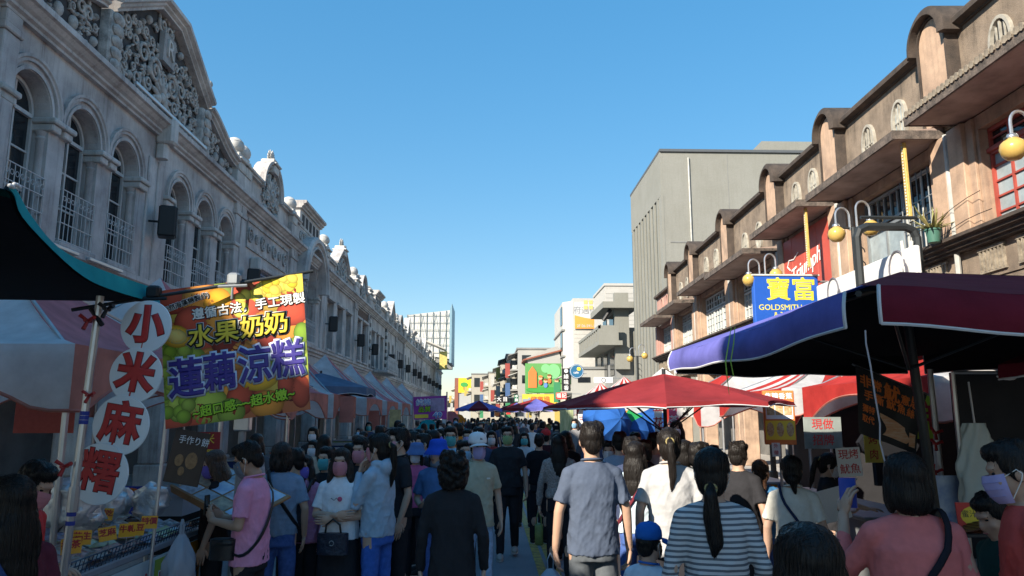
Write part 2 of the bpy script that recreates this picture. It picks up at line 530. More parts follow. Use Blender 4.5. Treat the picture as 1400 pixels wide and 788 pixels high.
ZS, ZC = 4.75, 8.05        # sill band and underside of the main cornice
SETB = .34                 # depth of the window recess
def left_house(y0, y1, label, bays, st=None, parapet=('tri',), fins=('ball','ball'), cols=None, group=None, detail=2, pil=True, top=9.0, quoin=False, band=None, zc=ZC, mats=None):
    st = st or m_st
    W = y1 - y0; hw = W/2
    h = thing('shophouse', label, 'building', (-7.5, (y0+y1)/2, 0), -math.pi/2, group)
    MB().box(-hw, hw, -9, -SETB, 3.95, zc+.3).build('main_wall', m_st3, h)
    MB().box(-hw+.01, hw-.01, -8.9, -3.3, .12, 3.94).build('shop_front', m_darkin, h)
    # ground floor arcade
    k = max(2, int(round(W/4.2))+1)
    for i in range(k):
        x = -hw+.32 + (W-.64)*i/(k-1)
        c = MB()
        c.cbox(x-.30, x+.30, -.62, -.02, .12, .75, .03); c.cbox(x-.25, x+.25, -.57, -.07, .755, 3.45, .04); c.cbox(x-.32, x+.32, -.64, .0, 3.455, 3.7, .03)
        c.build('arcade_column', st, h)
    MB().box(-hw, hw, -.6, -.02, 3.705, 4.35).build('arcade_beam', st, h)
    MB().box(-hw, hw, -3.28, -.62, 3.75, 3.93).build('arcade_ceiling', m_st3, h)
    sb = MB(); sb.strip([(-hw, 4.36), (hw, 4.36)], [(-.3,0),(.02,0),(.02,.10),(.10,.14),(.10,.24),(.16,.28),(.16,.385),(-.3,.385)])
    sb.build('sill_moulding', st, h)
    # front wall with openings
    fw = MB()
    n = len(bays)
    edges = [-hw] + [(bays[i][0]+bays[i+1][0])/2 if n > 1 else 0 for i in range(n-1)] + [hw]
    for i, b in enumerate(bays):
        cx, bw, zb, zt, kind = b[:5]
        opening(fw, edges[i], edges[i+1], ZS, zc, cx, bw, zb, zt, SETB, kind.startswith('arch'))
    fw.build('front_wall', st, h)
    for i, b in enumerate(bays):
        cx, bw, zb, zt, kind = b[:5]
        arch = kind.startswith('arch')
        fill = kind.split(':')[1] if ':' in kind else 'window'
        if fill == 'window':
            window_unit(h, cx, bw-.05, zb+.03, zt, -SETB+.02, arch, cols=2, rows=3 if detail > 1 else 2)
        elif fill == 'blue':
            window_unit(h, cx, bw-.04, zb+.03, zt-.02, -SETB+.15, False, fm=m_blue, gm=m_glc, cols=5, rows=3)
        elif fill == 'shutter':
            shutter(h, cx, bw-.04, zb+.02, zt, -SETB+.12, m_brick)
        if detail > 1 and arch:
            a = MB(); a.strip(arc_pts(cx, zt, bw+.14), ARCHV); a.strip(arc_pts(cx, zt, bw+.01), [(0,0),(.03,0),(.03,.06),(0,.06)])
            a.build('hood_mould', st, h)
            for sx in (-1, 1):
                p = MB()
                xe = cx + sx*bw
                p.lathe([(.115,ZS+.02),(.115,ZS+.2),(.085,ZS+.24),(.08,zt-.42),(.10,zt-.38),(.085,zt-.34),(.12,zt-.26)], 12, (xe+sx*.04, -.13, 0))
                p.build('colonnette', st, h, auto=40)
                gp = min([abs(abs(o_[0]-cx)-bw-o_[1])/2 for o_ in bays if o_[0] != cx and (o_[0]-cx)*sx > 0] + [.38]) - .045
                p = MB(); xa, xb = sorted((xe-sx*.06, xe+sx*gp))
                p.cbox(xa, xb, -SETB+.02, .10, zt-.255, zt-.13, .02); p.cbox(xa-.035, xb+.035, -SETB+.03, .15, zt-.125, zt-.03, .02)
                p.build('impost', m_st2 if st is m_st else st, h)
            MB().cbox(cx-bw-.04, cx+bw+.04, -.3, .12, ZS+.0, ZS+.09, .02).build('sill', st, h)
            railing(h, cx, bw-.02, ZS+.10, .92, .04)
        elif detail > 1:
            MB().cbox(cx-bw-.1, cx+bw+.1, -.2, .14, zb-.12, zb-.01, .02).build('sill', st, h)
            MB().cbox(cx-bw-.12, cx+bw+.12, -.1, .10, zt+.02, zt+.16, .02).build('lintel', st, h)
    if pil:
        for sx in (-1, 1):
            p = MB(); x = sx*(hw-.24)
            if quoin:
                nn = 13
                for j in range(nn):
                    z = ZS + (zc-ZS)*j/nn
                    q_ = MB(); q_.cbox(x-.2-(j%2)*.05, x+.2+(j%2)*.05, 0, .10+(j%2)*.03, z+.005, z+(zc-ZS)/nn-.005, .015)
                    q_.build('quoin_block', m_stripe_w if j % 2 else m_stripe_d, h)
            else:
                p.cbox(x-.2, x+.2, -.01, .09, ZS, zc-.35, .015); p.cbox(x-.24, x+.24, -.01, .13, zc-.345, zc-.22, .02); p.cbox(x-.2, x+.2, -.01, .10, zc-.215, zc, .015)
                p.build('pilaster', st, h)
    # cornice
    c = MB(); c.strip([(-hw, zc), (hw, zc)], MOLD); c.box(-hw, hw, -.5, -.002, zc, zc+.39)
    c.build('cornice', st, h)
    zp = zc + .40
    # parapet
    kind = parapet[0]
    pw = hw - .5
    pm = MB()
    if kind == 'tri':
        hh, pk, gw = parapet[1:4] if len(parapet) > 3 else (.9, 1.0, hw*.55)
        pm.box(-hw, -gw, -.3, -.05, zp, zp+hh*.75); pm.box(gw, hw, -.3, -.05, zp, zp+hh*.75)
        P = [(-gw, zp), (gw, zp), (gw, zp+hh), (0, zp+hh+pk), (-gw, zp+hh)]
        pm.prism(P, -.32, -.02); pm.build('parapet', st, h)
        t = MB(); t.strip([(-gw-.12, zp+hh-.05), (0, zp+hh+pk+.05), (gw+.12, zp+hh-.05)], [(-.36,0),(.10,0),(.10,.05),(.17,.08),(.17,.17),(-.36,.17)])
        t.strip([(-hw, zp+hh*.75), (-gw-.03, zp+hh*.75)], [(-.36,0),(.06,0),(.06,.05),(.11,.08),(.11,.15),(-.36,.15)])
        t.strip([(gw+.03, zp+hh*.75), (hw, zp+hh*.75)], [(-.36,0),(.06,0),(.06,.05),(.11,.08),(.11,.15),(-.36,.15)])
        t.build('coping', st, h)
        r = MB(); r.strip(arc_pts(0, zp+hh*.85, gw*.42, 0, 360, 20)[:-1], [(0,0),(.08,0),(.08,.07),(0,.07)], close=True)
        carving(r, 0, zp+.05, gw*.95, lambda x: (hh+pk*(1-x/gw))*.9, .02, int(y0*7), .5)
        r.build('relief_carving', m_rel, h, smooth=True)
        if len(parapet) > 4: finial(h, 0, -.1, zp+hh+pk-.35, .8, parapet[4])
    elif kind == 'round':
        rr = parapet[1]; hh = parapet[2]
        pm.box(-hw, hw, -.3, -.05, zp, zp+hh)
        pm.prism([(-rr, zp+hh)] + [(rr, zp+hh)] + arc_pts(0, zp+hh, rr, 0, 180, 16)[1:-1], -.30, -.03)
        pm.build('parapet', st, h)
        t = MB(); t.strip(arc_pts(0, zp+hh-.02, rr-.03, 180, 0, 20), [(-.34,0),(.08,0),(.08,.06),(.14,.1),(.14,.2),(-.34,.2)])
        t.strip([(-hw, zp+hh), (-rr-.15, zp+hh)], [(-.36,0),(.06,0),(.06,.05),(.12,.08),(.12,.15),(-.36,.15)])
        t.strip([(rr+.15, zp+hh), (hw, zp+hh)], [(-.36,0),(.06,0),(.06,.05),(.12,.08),(.12,.15),(-.36,.15)])
        t.build('coping', st, h)
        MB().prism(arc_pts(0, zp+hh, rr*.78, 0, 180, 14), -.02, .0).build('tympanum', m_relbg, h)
        r = MB(); shell(r, 0, zp+hh*.9, rr*.62, .03); carving(r, 0, zp+.02, rr, lambda x: hh+math.sqrt(max(0, rr*rr-x*x))*.7, .0, int(y0*5), .45)
        r.strip(arc_pts(0, zp+hh*.85, rr*.3, 0, 360, 16)[:-1], [(0,0),(.09,0),(.09,.05),(0,.05)], close=True)
        r.build('relief_carving', m_rel, h, smooth=True)
        if len(parapet) > 3: finial(h, 0, -.1, zp+hh+rr-.25, .75, parapet[3])
    else:
        hh = parapet[1]; bw = parapet[2]
        pm.box(-hw, hw, -.3, -.05, zp, zp+hh*.55); pm.box(-bw, bw, -.32, -.02, zp+hh*.55, zp+hh); pm.build('parapet', st, h)
        t = MB(); t.strip([(-bw-.1, zp+hh), (bw+.1, zp+hh)], [(-.4,0),(.06,0),(.06,.06),(.14,.1),(.14,.16),(.24,.2),(.24,.3),(-.4,.3)])
        t.strip([(-hw, zp+hh*.55), (-bw-.02, zp+hh*.55)], [(-.36,0),(.05,0),(.05,.05),(.1,.08),(.1,.15),(-.36,.15)])
        t.strip([(bw+.02, zp+hh*.55), (hw, zp+hh*.55)], [(-.36,0),(.05,0),(.05,.05),(.1,.08),(.1,.15),(-.36,.15)])
        t.build('coping', st, h)
        kx = -bw+.3
        while kx < bw-.5:
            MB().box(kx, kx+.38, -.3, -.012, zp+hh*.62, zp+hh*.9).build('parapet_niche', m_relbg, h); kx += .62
        r = MB(); carving(r, 0, zp+.02, bw, lambda x: hh*.5, -.03, int(y0*3), .4); r.build('relief_carving', m_rel, h, smooth=True)
    for sx, fk in zip((1, -1), fins):
        if fk:
            MB().cbox(sx*(hw-.3)-.31, sx*(hw-.3)+.31, -.44, .12, zp, zp+.545, .02).build('finial_pier', st, h)
            finial(h, sx*(hw-.3), -.14, zp+.55, .82, fk)
    return h

# --- the double house with six arches, carved gable (nearest in view)
YA0, YA1 = 10.75, 21.85
ca = (YA0+YA1)/2
bz = ZS + .10
bays = [(s*x, .55, bz, 6.88, 'arch') for s, x in ((-1,4.55),(-1,2.95),(-1,1.35),(1,1.35),(1,2.95),(1,4.55))]
hA = left_house(YA0, YA1, 'grey stone double shophouse with six arched windows and a carved triangular gable', bays, parapet=('block', .02, .1), fins=('ball', 'ball'), pil=True)
for o in list(hA.children):
    if o.name.split('.')[0] in ('parapet', 'coping', 'relief_carving', 'parapet_niche'): bpy.data.objects.remove(o)
zp = ZC + .40; GW, GH, GP = 2.25, 1.45, 1.0; gx = 0.0
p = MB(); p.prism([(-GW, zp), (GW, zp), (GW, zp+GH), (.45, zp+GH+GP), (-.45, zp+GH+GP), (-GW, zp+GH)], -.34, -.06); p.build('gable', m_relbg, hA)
t = MB(); t.strip([(-GW-.16, zp+GH-.14), (-.5, zp+GH+GP+.02), (.5, zp+GH+GP+.02), (GW+.16, zp+GH-.14)], [(-.40,0),(.12,0),(.12,.05),(.19,.09),(.19,.14),(.28,.18),(.28,.28),(-.40,.28)]); t.build('gable_coping', m_st, hA)
r = MB(); carving(r, 0, zp+.05, GW-.1, lambda x: GH+GP*min(1, (1-x/GW)*1.2)-.12, -.03, 11, 2.2)
shell(r, 0, zp+.55, .5, 0); spiral(r, .45, zp+1.0, .3, 0, 1.7, -1, 2.6, .06); spiral(r, -.45, zp+1.0, .3, 0, 1.7, 1, .5, .06)
r.build('relief_carving', m_rel, hA, smooth=True)
MB().box(-.30, .30, -.02, .10, zp+1.35, zp+2.05).build('emblem_plate', m_st3, hA)
text('R', .62, m_st2, hA, (0, .112, zp+1.70), (R(90), 0, R(180)), bold=.0, depth=.05, name='emblem_letter')
for sx in (-1, 1):
    q = MB(); q.cbox(sx*(GW+.13)-.26, sx*(GW+.13)+.26, -.34, .12, zp, zp+GH-.2, .03)
    for j in range(5): q.ell((sx*(GW+.13), .14, zp+.18+j*.24), (.2, .07, .13), 10, 6)
    q.build('gable_pier', m_rel, hA, auto=40)
    f_ = MB()
    for j in range(6): f_.ell((sx*(GW+.30)+.1*math.sin(j*2.1), .05*math.cos(j), zp+GH+.22+.09*j), (.2-.022*j, .2-.022*j, .1), 9, 6)
    f_.build('gable_finial', m_rel, hA, smooth=True)
    pan = MB()
    cur = [(sx*(GW+.4 + 2.35*i/14), zp + .62 + .62*(.5+.5*math.cos(math.pi*min(1, (i/14)**.8)))) for i in range(15)]
    poly = [(sx*(GW+.4), zp)] + cur + [(sx*(GW+2.75), zp)]
    if sx > 0: poly = [(b[0], b[1]) for b in poly][::-1]
    pan.prism(poly, -.3, -.08); pan.build('parapet_panel', m_relbg, hA)
    cp = MB(); path = cur if sx > 0 else cur[::-1]
    cp.strip(path, [(-.36,0),(.06,0),(.06,.05),(.12,.08),(.12,.14),(.19,.17),(.19,.25),(-.36,.25)]); cp.build('panel_coping', m_st, hA)
    rr = MB(); 
    _c = MB(); carving(_c, sx*(GW+1.55), zp+.04, 1.12, lambda x: .62, -.06, 21, 2.4); carving(_c, sx*(GW+1.0), zp+.55, .5, lambda x: .5, -.06, 22, 1.0)
    _c.build('relief_carving', m_rel, hA, smooth=True)
    MB().cbox(sx*2.2-.9 if sx>0 else sx*2.2-.9, sx*2.2+.9, .06, .10, ZS-.46+.5, ZS+.08, .01) 
# centre pilaster with bracket, light strip under the gable
p = MB(); p.cbox(-.38, -.06, -.01, .05, ZS, ZC-.55, .02); p.cbox(.06, .38, -.01, .05, ZS, ZC-.55, .02); p.cbox(-.03, .03, -.01, .03, ZS, ZC-.55, .01)
p.build('pilaster', m_st, hA)
p = MB(); p.cbox(-.16, .16, .0, .40, ZC-.16, ZC+.44, .05); p.cbox(-.11, .11, 0, .24, ZC-.5, ZC-.165, .05); p.build('bracket', m_st2, hA)
MB().cbox(-1.9, 1.9, .30, .36, zp+.02, zp+.09, .01).build('light_strip', mat('aluminium', (.6,.6,.6), rough=.4, metal=.7), hA)
for x in (-3.75, -2.15, 2.15, 3.75):
    MB().cbox(x-.62, x+.62, .17, .24, ZS-.10, ZS-.04, .01).build('light_strip', MATS['aluminium'], hA)
for j in range(1, 5):       # coursed stone joints on the blank strip beside the centre
    MB().box(-.75, -.39, -.004, .004, ZS+j*.62, ZS+j*.62+.012).build('stone_joint', m_st3, hA)

# --- house with lettering relief panel and blue window
hB = left_house(21.85, 28.0, 'grey stone shophouse with blue glazed window under a panel of carved rings', [(0, 1.55, 5.0, 6.55, 'rect:blue')], parapet=('round', 1.0, .85, 'flame'), fins=('ball', 'ball'))
r = MB(); r.strip([(-2.3, 6.98), (-2.3, 7.88), (2.3, 7.88), (2.3, 6.98)][::-1], [(0,0),(.05,0),(.05,.06),(0,.06)], close=True)
for i in range(7):
    x = -1.95 + i*.65
    r.strip(arc_pts(x, 7.43, .24 if i % 2 == 0 else .16, 0, 360, 14)[:-1], [(0,0),(.06,0),(.06,.06),(0,.06)], close=True)
    spiral(r, x, 7.43, .15, .02, 1.3, 1 if i % 2 else -1, i, .03)
r.build('relief_panel', m_rel, hB, smooth=False)
for sx in (-1, 1):
    MB().cbox(sx*1.72-.14, sx*1.72+.14, 0, .34, 6.35, 6.75, .05).build('bracket', m_st2, hB)
# --- house with one great arch breaking the cornice
hC = left_house(28.0, 33.4, 'grey stone shophouse with one great arched hood and a square block parapet', [(0, 1.5, 4.85, 6.9, 'arch:none')], parapet=('block', 1.55, 1.75), fins=('', ''), st=m_st)
t = MB(); t.strip(arc_pts(0, 7.05, 1.62, 180, 0, 26), [(-.1,0),(.42,0),(.42,.07),(.34,.12),(.34,.2),(.46,.26),(.46,.42),(.36,.5),(-.1,.5)])
t.build('arch_hood', m_st, hC, auto=30)
MB().prism(arc_pts(0, 6.9, 1.44, 0, 180, 20), -.44, -.36).build('tympanum', m_st2, hC)
r = MB(); carving(r, 0, 6.95, 1.25, lambda x: math.sqrt(max(0, 1.4**2-x*x))-.1, -.34, 5, 1.6); r.build('relief_carving', m_rel, hC, smooth=True)
for i in (-1, 0, 1): window_unit(hC, i*.9, .40, 4.9, 6.75, -.42, False, cols=2, rows=4)
# --- house with three deep rectangular bays
hD = left_house(33.4, 41.6, 'plain grey shophouse with three tall deep-set rectangular bays and a pointed leaf-topped gable', [(-2.3, .72, 4.9, 7.2, 'rect'), (0, .72, 4.9, 7.2, 'rect'), (2.3, .72, 4.9, 7.2, 'rect')], parapet=('tri', .75, 1.0, 1.5, 'flame'), fins=('ball', 'ball'), st=m_st)
# --- brown louvred house
hE = left_house(41.6, 46.4, 'grey shophouse with brown louvred bays and a small rounded gable', [(-1.05, .75, 4.95, 7.3, 'rect:shutter'), (1.05, .75, 4.95, 7.3, 'rect:shutter')], parapet=('round', .8, .7), fins=('cap', 'cap'))
MB().box(-2.0, 2.0, -.01, .03, 7.5, 7.95).build('brick_panel', m_brick, hE)
# --- striped quoin house with balcony
hF = left_house(46.4, 54.4, 'shophouse with black and white striped quoins and a bulging stone balcony', [(-2.0, .7, 4.95, 7.2, 'rect'), (0, .55, 4.95, 7.2, 'rect:shutter'), (2.0, .7, 4.95, 7.2, 'rect')], parapet=('block', 1.3, 1.4), fins=('cap', 'ball'), quoin=True, st=m_st)
bl = MB(); bl.cbox(-2.6, 2.6, .16, 1.1, 4.55, 4.72, .04); bl.cbox(-2.6, 2.6, .98, 1.1, 5.5, 5.62, .03)
bl.build('balcony', m_st, hF)
for i in range(15):
    MB().lathe([(.06,0),(.08,.05),(.05,.15),(.10,.35),(.05,.6),(.08,.72),(.06,.78)], 8, (-2.45+i*.35, 1.04, 4.72)).build('baluster', m_st2, hF, smooth=True)
# --- the long run beyond
specs = [
 (60.2, 'paired arch windows and a ball-topped tall gable', [(-1.2,.6,4.95,6.7,'arch:shutter'),(1.2,.6,4.95,6.7,'arch:shutter')], ('tri', .8, 1.1, 1.3)),
 (66.0, 'three narrow openings under a rounded gable', [(-1.7,.5,4.95,7.1,'rect'),(0,.5,4.95,7.1,'rect'),(1.7,.5,4.95,7.1,'rect')], ('round', .95, .7)),
 (71.8, 'two arches and a steep pointed gable', [(-1.3,.65,4.95,6.6,'arch'),(1.3,.65,4.95,6.6,'arch')], ('tri', .7, 1.4, 1.1)),
 (78.0, 'a stepped block parapet above three dark bays', [(-1.9,.6,4.95,7.1,'rect'),(0,.6,4.95,7.1,'rect'),(1.9,.6,4.95,7.1,'rect')], ('block', 1.4, 1.2)),
 (84.0, 'brown shutters and a small round gable', [(-1.4,.6,4.95,7.0,'rect:shutter'),(1.4,.6,4.95,7.0,'rect:shutter')], ('round', .8, .8)),
 (90.0, 'slim twin arches beneath a sharp gable', [(-1.0,.5,4.95,6.9,'arch'),(1.0,.5,4.95,6.9,'arch')], ('tri', .9, 1.2, 1.0)),
 (96.5, 'wide square windows and a low block parapet', [(-1.6,.9,4.95,6.9,'rect'),(1.6,.9,4.95,6.9,'rect')], ('block', 1.1, 1.5)),
 (103., 'a shell carved round gable in the far row', [(-1.6,.6,4.95,6.8,'arch'),(1.6,.6,4.95,6.8,'arch')], ('round', 1.0, .6)),
 (110., 'a pointed gable near the end of the row', [(-1.6,.7,4.95,7.1,'rect'),(1.6,.7,4.95,7.1,'rect')], ('tri', .8, 1.0, 1.4)),
 (118., 'a plain block top at the end of the row', [(-1.8,.8,4.95,7.1,'rect'),(1.8,.8,4.95,7.1,'rect')], ('block', 1.2, 1.0)),
]
yy = 54.4
for i, (y1, lab, by, pp) in enumerate(specs):
    left_house(yy, y1, 'grey stone shophouse with ' + lab, by, parapet=pp, fins=('ball' if i % 2 else 'cap', 'cap'), detail=1, st=(m_st, m_st3, m_st2)[i % 3], group='stone shophouses along the left side of the street')
    yy = y1
for h_ in (hA, hB, hC, hD, hE, hF): h_['group'] = 'stone shophouses along the left side of the street'
# unseen houses added to shade the street; a low one lets sun through
def unseen_house(y0, y1, top, lab, name='shophouse'):
    h = thing(name, lab, 'building', (-7.5, (y0+y1)/2, 0), -math.pi/2, 'stone shophouses along the left side of the street')
    W = (y1-y0)/2
    fw = MB(); opening(fw, -W, 0, ZS, top-1, -W/2, .6, ZS+.2, top-2.0, SETB, True); opening(fw, 0, W, ZS, top-1, W/2, .6, ZS+.2, top-2.0, SETB, True)
    fw.build('front_wall', m_st, h)
    MB().box(-W, W, -9, -SETB, 3.95, min(top-.7, 6.2)).build('main_wall', m_st3, h)
    for x in (-W+.3, 0, W-.3): MB().cbox(x-.25, x+.25, -.55, -.05, .12, 3.75, .04).build('arcade_column', m_st, h)
    MB().box(-W, W, -.6, -.02, 3.755, ZS-.002).build('arcade_beam', m_st, h)
    MB().box(-W, W, -SETB-.2, -SETB-.01, 6.21, top-1.01).build('back_wall', m_st3, h)  # unseen backing added so no sun passes through the openings
    c = MB(); c.strip([(-W, top-1), (W, top-1)], MOLD); c.build('cornice', m_st, h)
    MB().box(-W, W, -.4, -.05, top-.6, top).build('parapet', m_st, h)
    return h
unseen_house(3.0, 10.75, 9.1, 'unseen grey stone shophouse added for shade beside the six-arched double house')
hS = unseen_house(-1.0, 3.0, 8.9, 'unseen grey stone shophouse added for shade, facing the teal canopy stall')
MB().prism([(-.9, 8.9), (1.3, 8.9), (.9, 9.7), (.2, 10.15), (-.5, 9.7)], -.38, -.07).build('gable', m_st, hS)  # unseen gable, added to cast shade on the red umbrella
unseen_house(-4.3, -1.0, 7.2, 'unseen low grey stone shophouse, its height set to let sun through')  # unseen, kept low so sun reaches the people on the right
unseen_house(-14.0, -4.3, 11.6, 'unseen tall grey stone shophouse, its height set to shade the near right')  # unseen, made tall to shade the near canopy and people

# wall speakers
def speaker(x, y, z, lab, s=1.):
    h = thing('wall_speaker', lab, 'speaker', (-7.5+x, y, z), R(-90+20), 'black speakers along the left facades')
    b = MB(); b.cbox(-.19*s, .19*s, -.16*s, .2*s, -.34*s, .34*s, .03); b.build('cabinet', m_blk, h)
    MB().cbox(-.16*s, .16*s, .195*s, .212*s, -.31*s, .31*s, .008).build('grille', mat('speaker_grille', (.02,.02,.02), rough=.8), h)
    MB().tube([(0,-.14*s,0),(0,-.14*s-.22,0)], .025, 6).build('bracket', m_blk, h)
speaker(.40, 16.15, 6.05, 'black wall speaker on the pilaster dividing the six arches')
speaker(.40, 22.25, 5.85, 'black wall speaker beside the blue glazed window')
speaker(.40, 33.9, 5.95, 'black wall speaker by the three tall deep-set bays')
speaker(.40, 41.4, 5.95, 'black wall speaker next to the brown louvred bays')
speaker(.40, 46.6, 5.9, 'black wall speaker under the first striped quoins')
for y in (54.6, 60, 66, 72, 77, 84, 90, 96.5, 103, 110):
    speaker(.40, y, 5.9, 'black wall speaker bracketed to the far grey shophouses')
# ================================================================ right row: plastered houses with arched parapet piers
m_pl = mat('scraped_plaster', (.30,.235,.175), rough=.9, var=.42, scale=1.3, bump=.35, bscale=70, streak=.6, dark=(.095,.075,.058), fine=.2)
m_pk = mat('smooth_plaster_pink', (.50,.345,.24), rough=.8, var=.45, scale=1.7, bump=.12, bscale=40, streak=.5, dark=(.24,.17,.125), fine=.06)
m_pk2 = mat('plaster_rose', (.46,.27,.22), rough=.8, var=.2, scale=1.2, bump=.06, streak=.25, dark=(.26,.15,.13))
m_cap = mat('coping_dark', (.085,.065,.052), rough=.9, var=.45, scale=2.5, bump=.25, bscale=40, streak=.5, dark=(.03,.025,.022), fine=.15)
m_soff = mat('soffit_plaster', (.40,.30,.25), rough=.85, var=.35, scale=1.8, dark=(.17,.12,.10), bump=.05)
m_eave = mat('eave_edge', (.15,.12,.10), rough=.9, var=.55, scale=6, bump=.3, bscale=30, dark=(.03,.027,.025), fine=.2)
m_tile = mat('eave_tile', (.34,.29,.22), rough=.85, var=.5, scale=8, bump=.2, dark=(.09,.075,.06))
m_wwin = mat('white_joinery', (.62,.62,.58), rough=.6, var=.25, scale=5)
m_redj = mat('red_joinery', (.38,.07,.05), rough=.5, var=.3, scale=4, dark=(.2,.04,.03))
m_gold = mat('gold_strip', (.62,.42,.12), rough=.5, var=.3, scale=20)
m_pipe = mat('drain_pipe', (.48,.48,.45), rough=.6, var=.3, scale=3, streak=.4)
m_frost = mat('frosted_pane', (.34,.40,.42), rough=.25, var=.3, scale=3)
m_dmetal = mat('dark_metal', (.035,.04,.042), rough=.45, var=.2, metal=.3)
m_grmetal = mat('grey_metal', (.30,.32,.33), rough=.45, var=.2, metal=.4)
m_globe = mat('lamp_globe', (.52,.36,.10), rough=.25, var=.25, scale=6, dark=(.35,.22,.06))
m_chrome = mat('galvanised_steel', (.55,.56,.57), rough=.35, metal=.8, var=.2, scale=5)
RA, RB = 8.25, .03
RROT = math.pi/2 - math.atan(RB)
def rwall(y): return RA + RB*y
def right_house(y0, y1, label, rose=False, tiles=False, bay='grid', eave=1.0, windows=('oval','oval'), arch=True, depth=12, top=8.9, post=False, zsh=0.):
    W = y1-y0; hw = W/2
    h = thing('plastered_house', label, 'building', (rwall((y0+y1)/2), (y0+y1)/2, 0), RROT, 'plastered houses along the right side of the street')
    wm = m_pk2 if rose else m_pl; sm = m_pk2 if rose else m_pk
    ZE = 7.1 + zsh
    MB().box(-hw, hw, -depth, -.35, 4.2, ZE+1.2).build('main_wall', m_pk if not rose else m_pk2, h)
    MB().box(-hw+.01, hw-.01, -depth+.1, -3.2, .12, 4.19).build('shop_front', m_darkin, h)
    MB().box(-hw, hw, -.5, -.03, 3.75, 4.2).build('arcade_beam', m_pl, h)
    MB().box(-hw, hw, -3.18, -.52, 3.98, 4.19).build('arcade_ceiling', m_pl, h)
    for x in (-hw+.3, hw-.3):
        MB().cbox(x-.26, x+.26, -.55, -.01, .12, 3.745, .03).build('arcade_column', sm, h)
    # spandrel, ledge
    MB().box(-hw, hw, -.35, .0, 4.21, 4.9).build('spandrel', m_pl, h)
    l = MB(); l.strip([(-hw, 4.78), (hw, 4.78)], [(-.2,0),(.16,0),(.16,.05),(.22,.05),(.22,.10),(.30,.12),(.30,.17),(.38,.19),(.38,.25),(-.2,.25)])
    l.build('ledge', m_cap, h)
    # upper storey
    fw = MB(); bw = hw-.78
    zt_ = min(6.85, ZE-.16)
    opening(fw, -hw, hw, 5.03, ZE, 0, bw, 5.03, zt_, .34, False); fw.build('front_wall', sm, h)
    for x in (-hw+.28, hw-.28):
        p = MB(); p.cbox(x-.22, x+.22, 0, .14, 5.035, ZE-.02, .015); p.build('pilaster', sm, h)
        p = MB(); xi = x + (.32 if x < 0 else -.32); p.cbox(xi-.10, xi+.10, 0, .06, 5.035, ZE-.02, .01); p.build('pilaster', sm, h)
    if bay == 'grid':
        for i in range(3):
            window_unit(h, -bw+(i+.5)*2*bw/3, bw/3-.02, 5.05, 6.2, -.25, False, fm=m_wwin, gm=m_frost, cols=3, rows=4)
            window_unit(h, -bw+(i+.5)*2*bw/3, bw/3-.02, 6.25, zt_-.05, -.25, False, fm=m_wwin, gm=m_gl, cols=3, rows=2)
    elif bay == 'red':
        for i in range(2):
            cx = -bw+(i+.5)*bw
            window_unit(h, cx, bw/2-.02, 5.05, 6.42, -.22, False, fm=m_redj, gm=m_frost, cols=3, rows=5)
            window_unit(h, cx, bw/2-.02, 6.46, 6.84, -.22, False, fm=m_redj, gm=m_gl, cols=3, rows=2)
        rl = MB(); rl.cbox(-bw, bw, -.2, -.1, 6.40, 6.48, .01); rl.build('transom', m_redj, h)
    elif bay == 'grille':
        window_unit(h, -bw*.55, bw*.40, 5.05, 6.8, -.25, False, fm=m_wwin, gm=m_gl, cols=2, rows=2)
        gr = MB()
        for i in range(7): gr.tube([(-bw*.95+i*bw*.13, -.1, 5.05), (-bw*.95+i*bw*.13, -.1, 6.8)], .014, 5)
        for z in (5.2, 5.7, 6.2, 6.7): gr.tube([(-bw*.95, -.1, z), (-bw*.17, -.1, z)], .014, 5)
        gr.build('window_grille', m_grmetal, h)
        window_unit(h, bw*.42, bw*.55, 5.05, 6.1, -.25, False, fm=m_grmetal, gm=m_frost, cols=2, rows=1)
        window_unit(h, bw*.42, bw*.55, 6.15, 6.8, -.25, False, fm=m_grmetal, gm=m_gl, cols=6, rows=1)
    elif bay == 'panel':
        MB().box(-bw+.02, bw-.02, -.2, -.10, 5.04, zt_-.01).build('back_panel', m_pl, h)
    # eave slab
    e = MB()
    x0, x1 = -hw+.22, hw-.34
    e.prism([(-.0, ZE+.02), (eave-.06, ZE), (eave, ZE+.03), (eave, ZE+.13), (0, ZE+.24)], x0, x1, axis='x')
    e.build('eave_slab', m_soff, h)
    ed = MB(); ed.box(x0-.02, x1+.02, eave+.001, eave+.045, ZE-.02, ZE+.15); ed.box(x0-.03, x0-.001, .02, eave+.04, ZE-.01, ZE+.16); ed.box(x1+.001, x1+.03, .02, eave+.04, ZE-.01, ZE+.16)
    ed.build('eave_edge', m_eave, h)
    if tiles:
        n = int((x1-x0)/.13)
        tl = MB(); tl.tube([(0,0,0),(0,.16,-.02)], [.055,.06], 8)
        t0 = None
        for i in range(n):
            loc = (x0+.06+i*.13, eave-.08, ZE+.185)
            if t0 is None: t0 = tl.build('eave_tile', m_tile, h, loc=loc)
            else: share(t0, loc, h, rot=(0, rnd.uniform(-.1,.1), rnd.uniform(-.1,.1)))
    # parapet
    MB().box(-hw, hw, -.35, -.02, ZE+.15, top+.0).build('parapet_wall', wm, h)
    c = MB(); c.strip([(-hw, top), (hw, top)], [(-.5,0),(.03,0),(.03,.03),(.17,.06),(.17,.16),(.12,.22),(-.5,.22)]); c.build('coping', m_cap, h)
    for z in (ZE+.75,):
        MB().box(-hw, hw, -.02, -.012, z, z+.014).build('plaster_joint', m_cap, h)
    nW = len(windows)
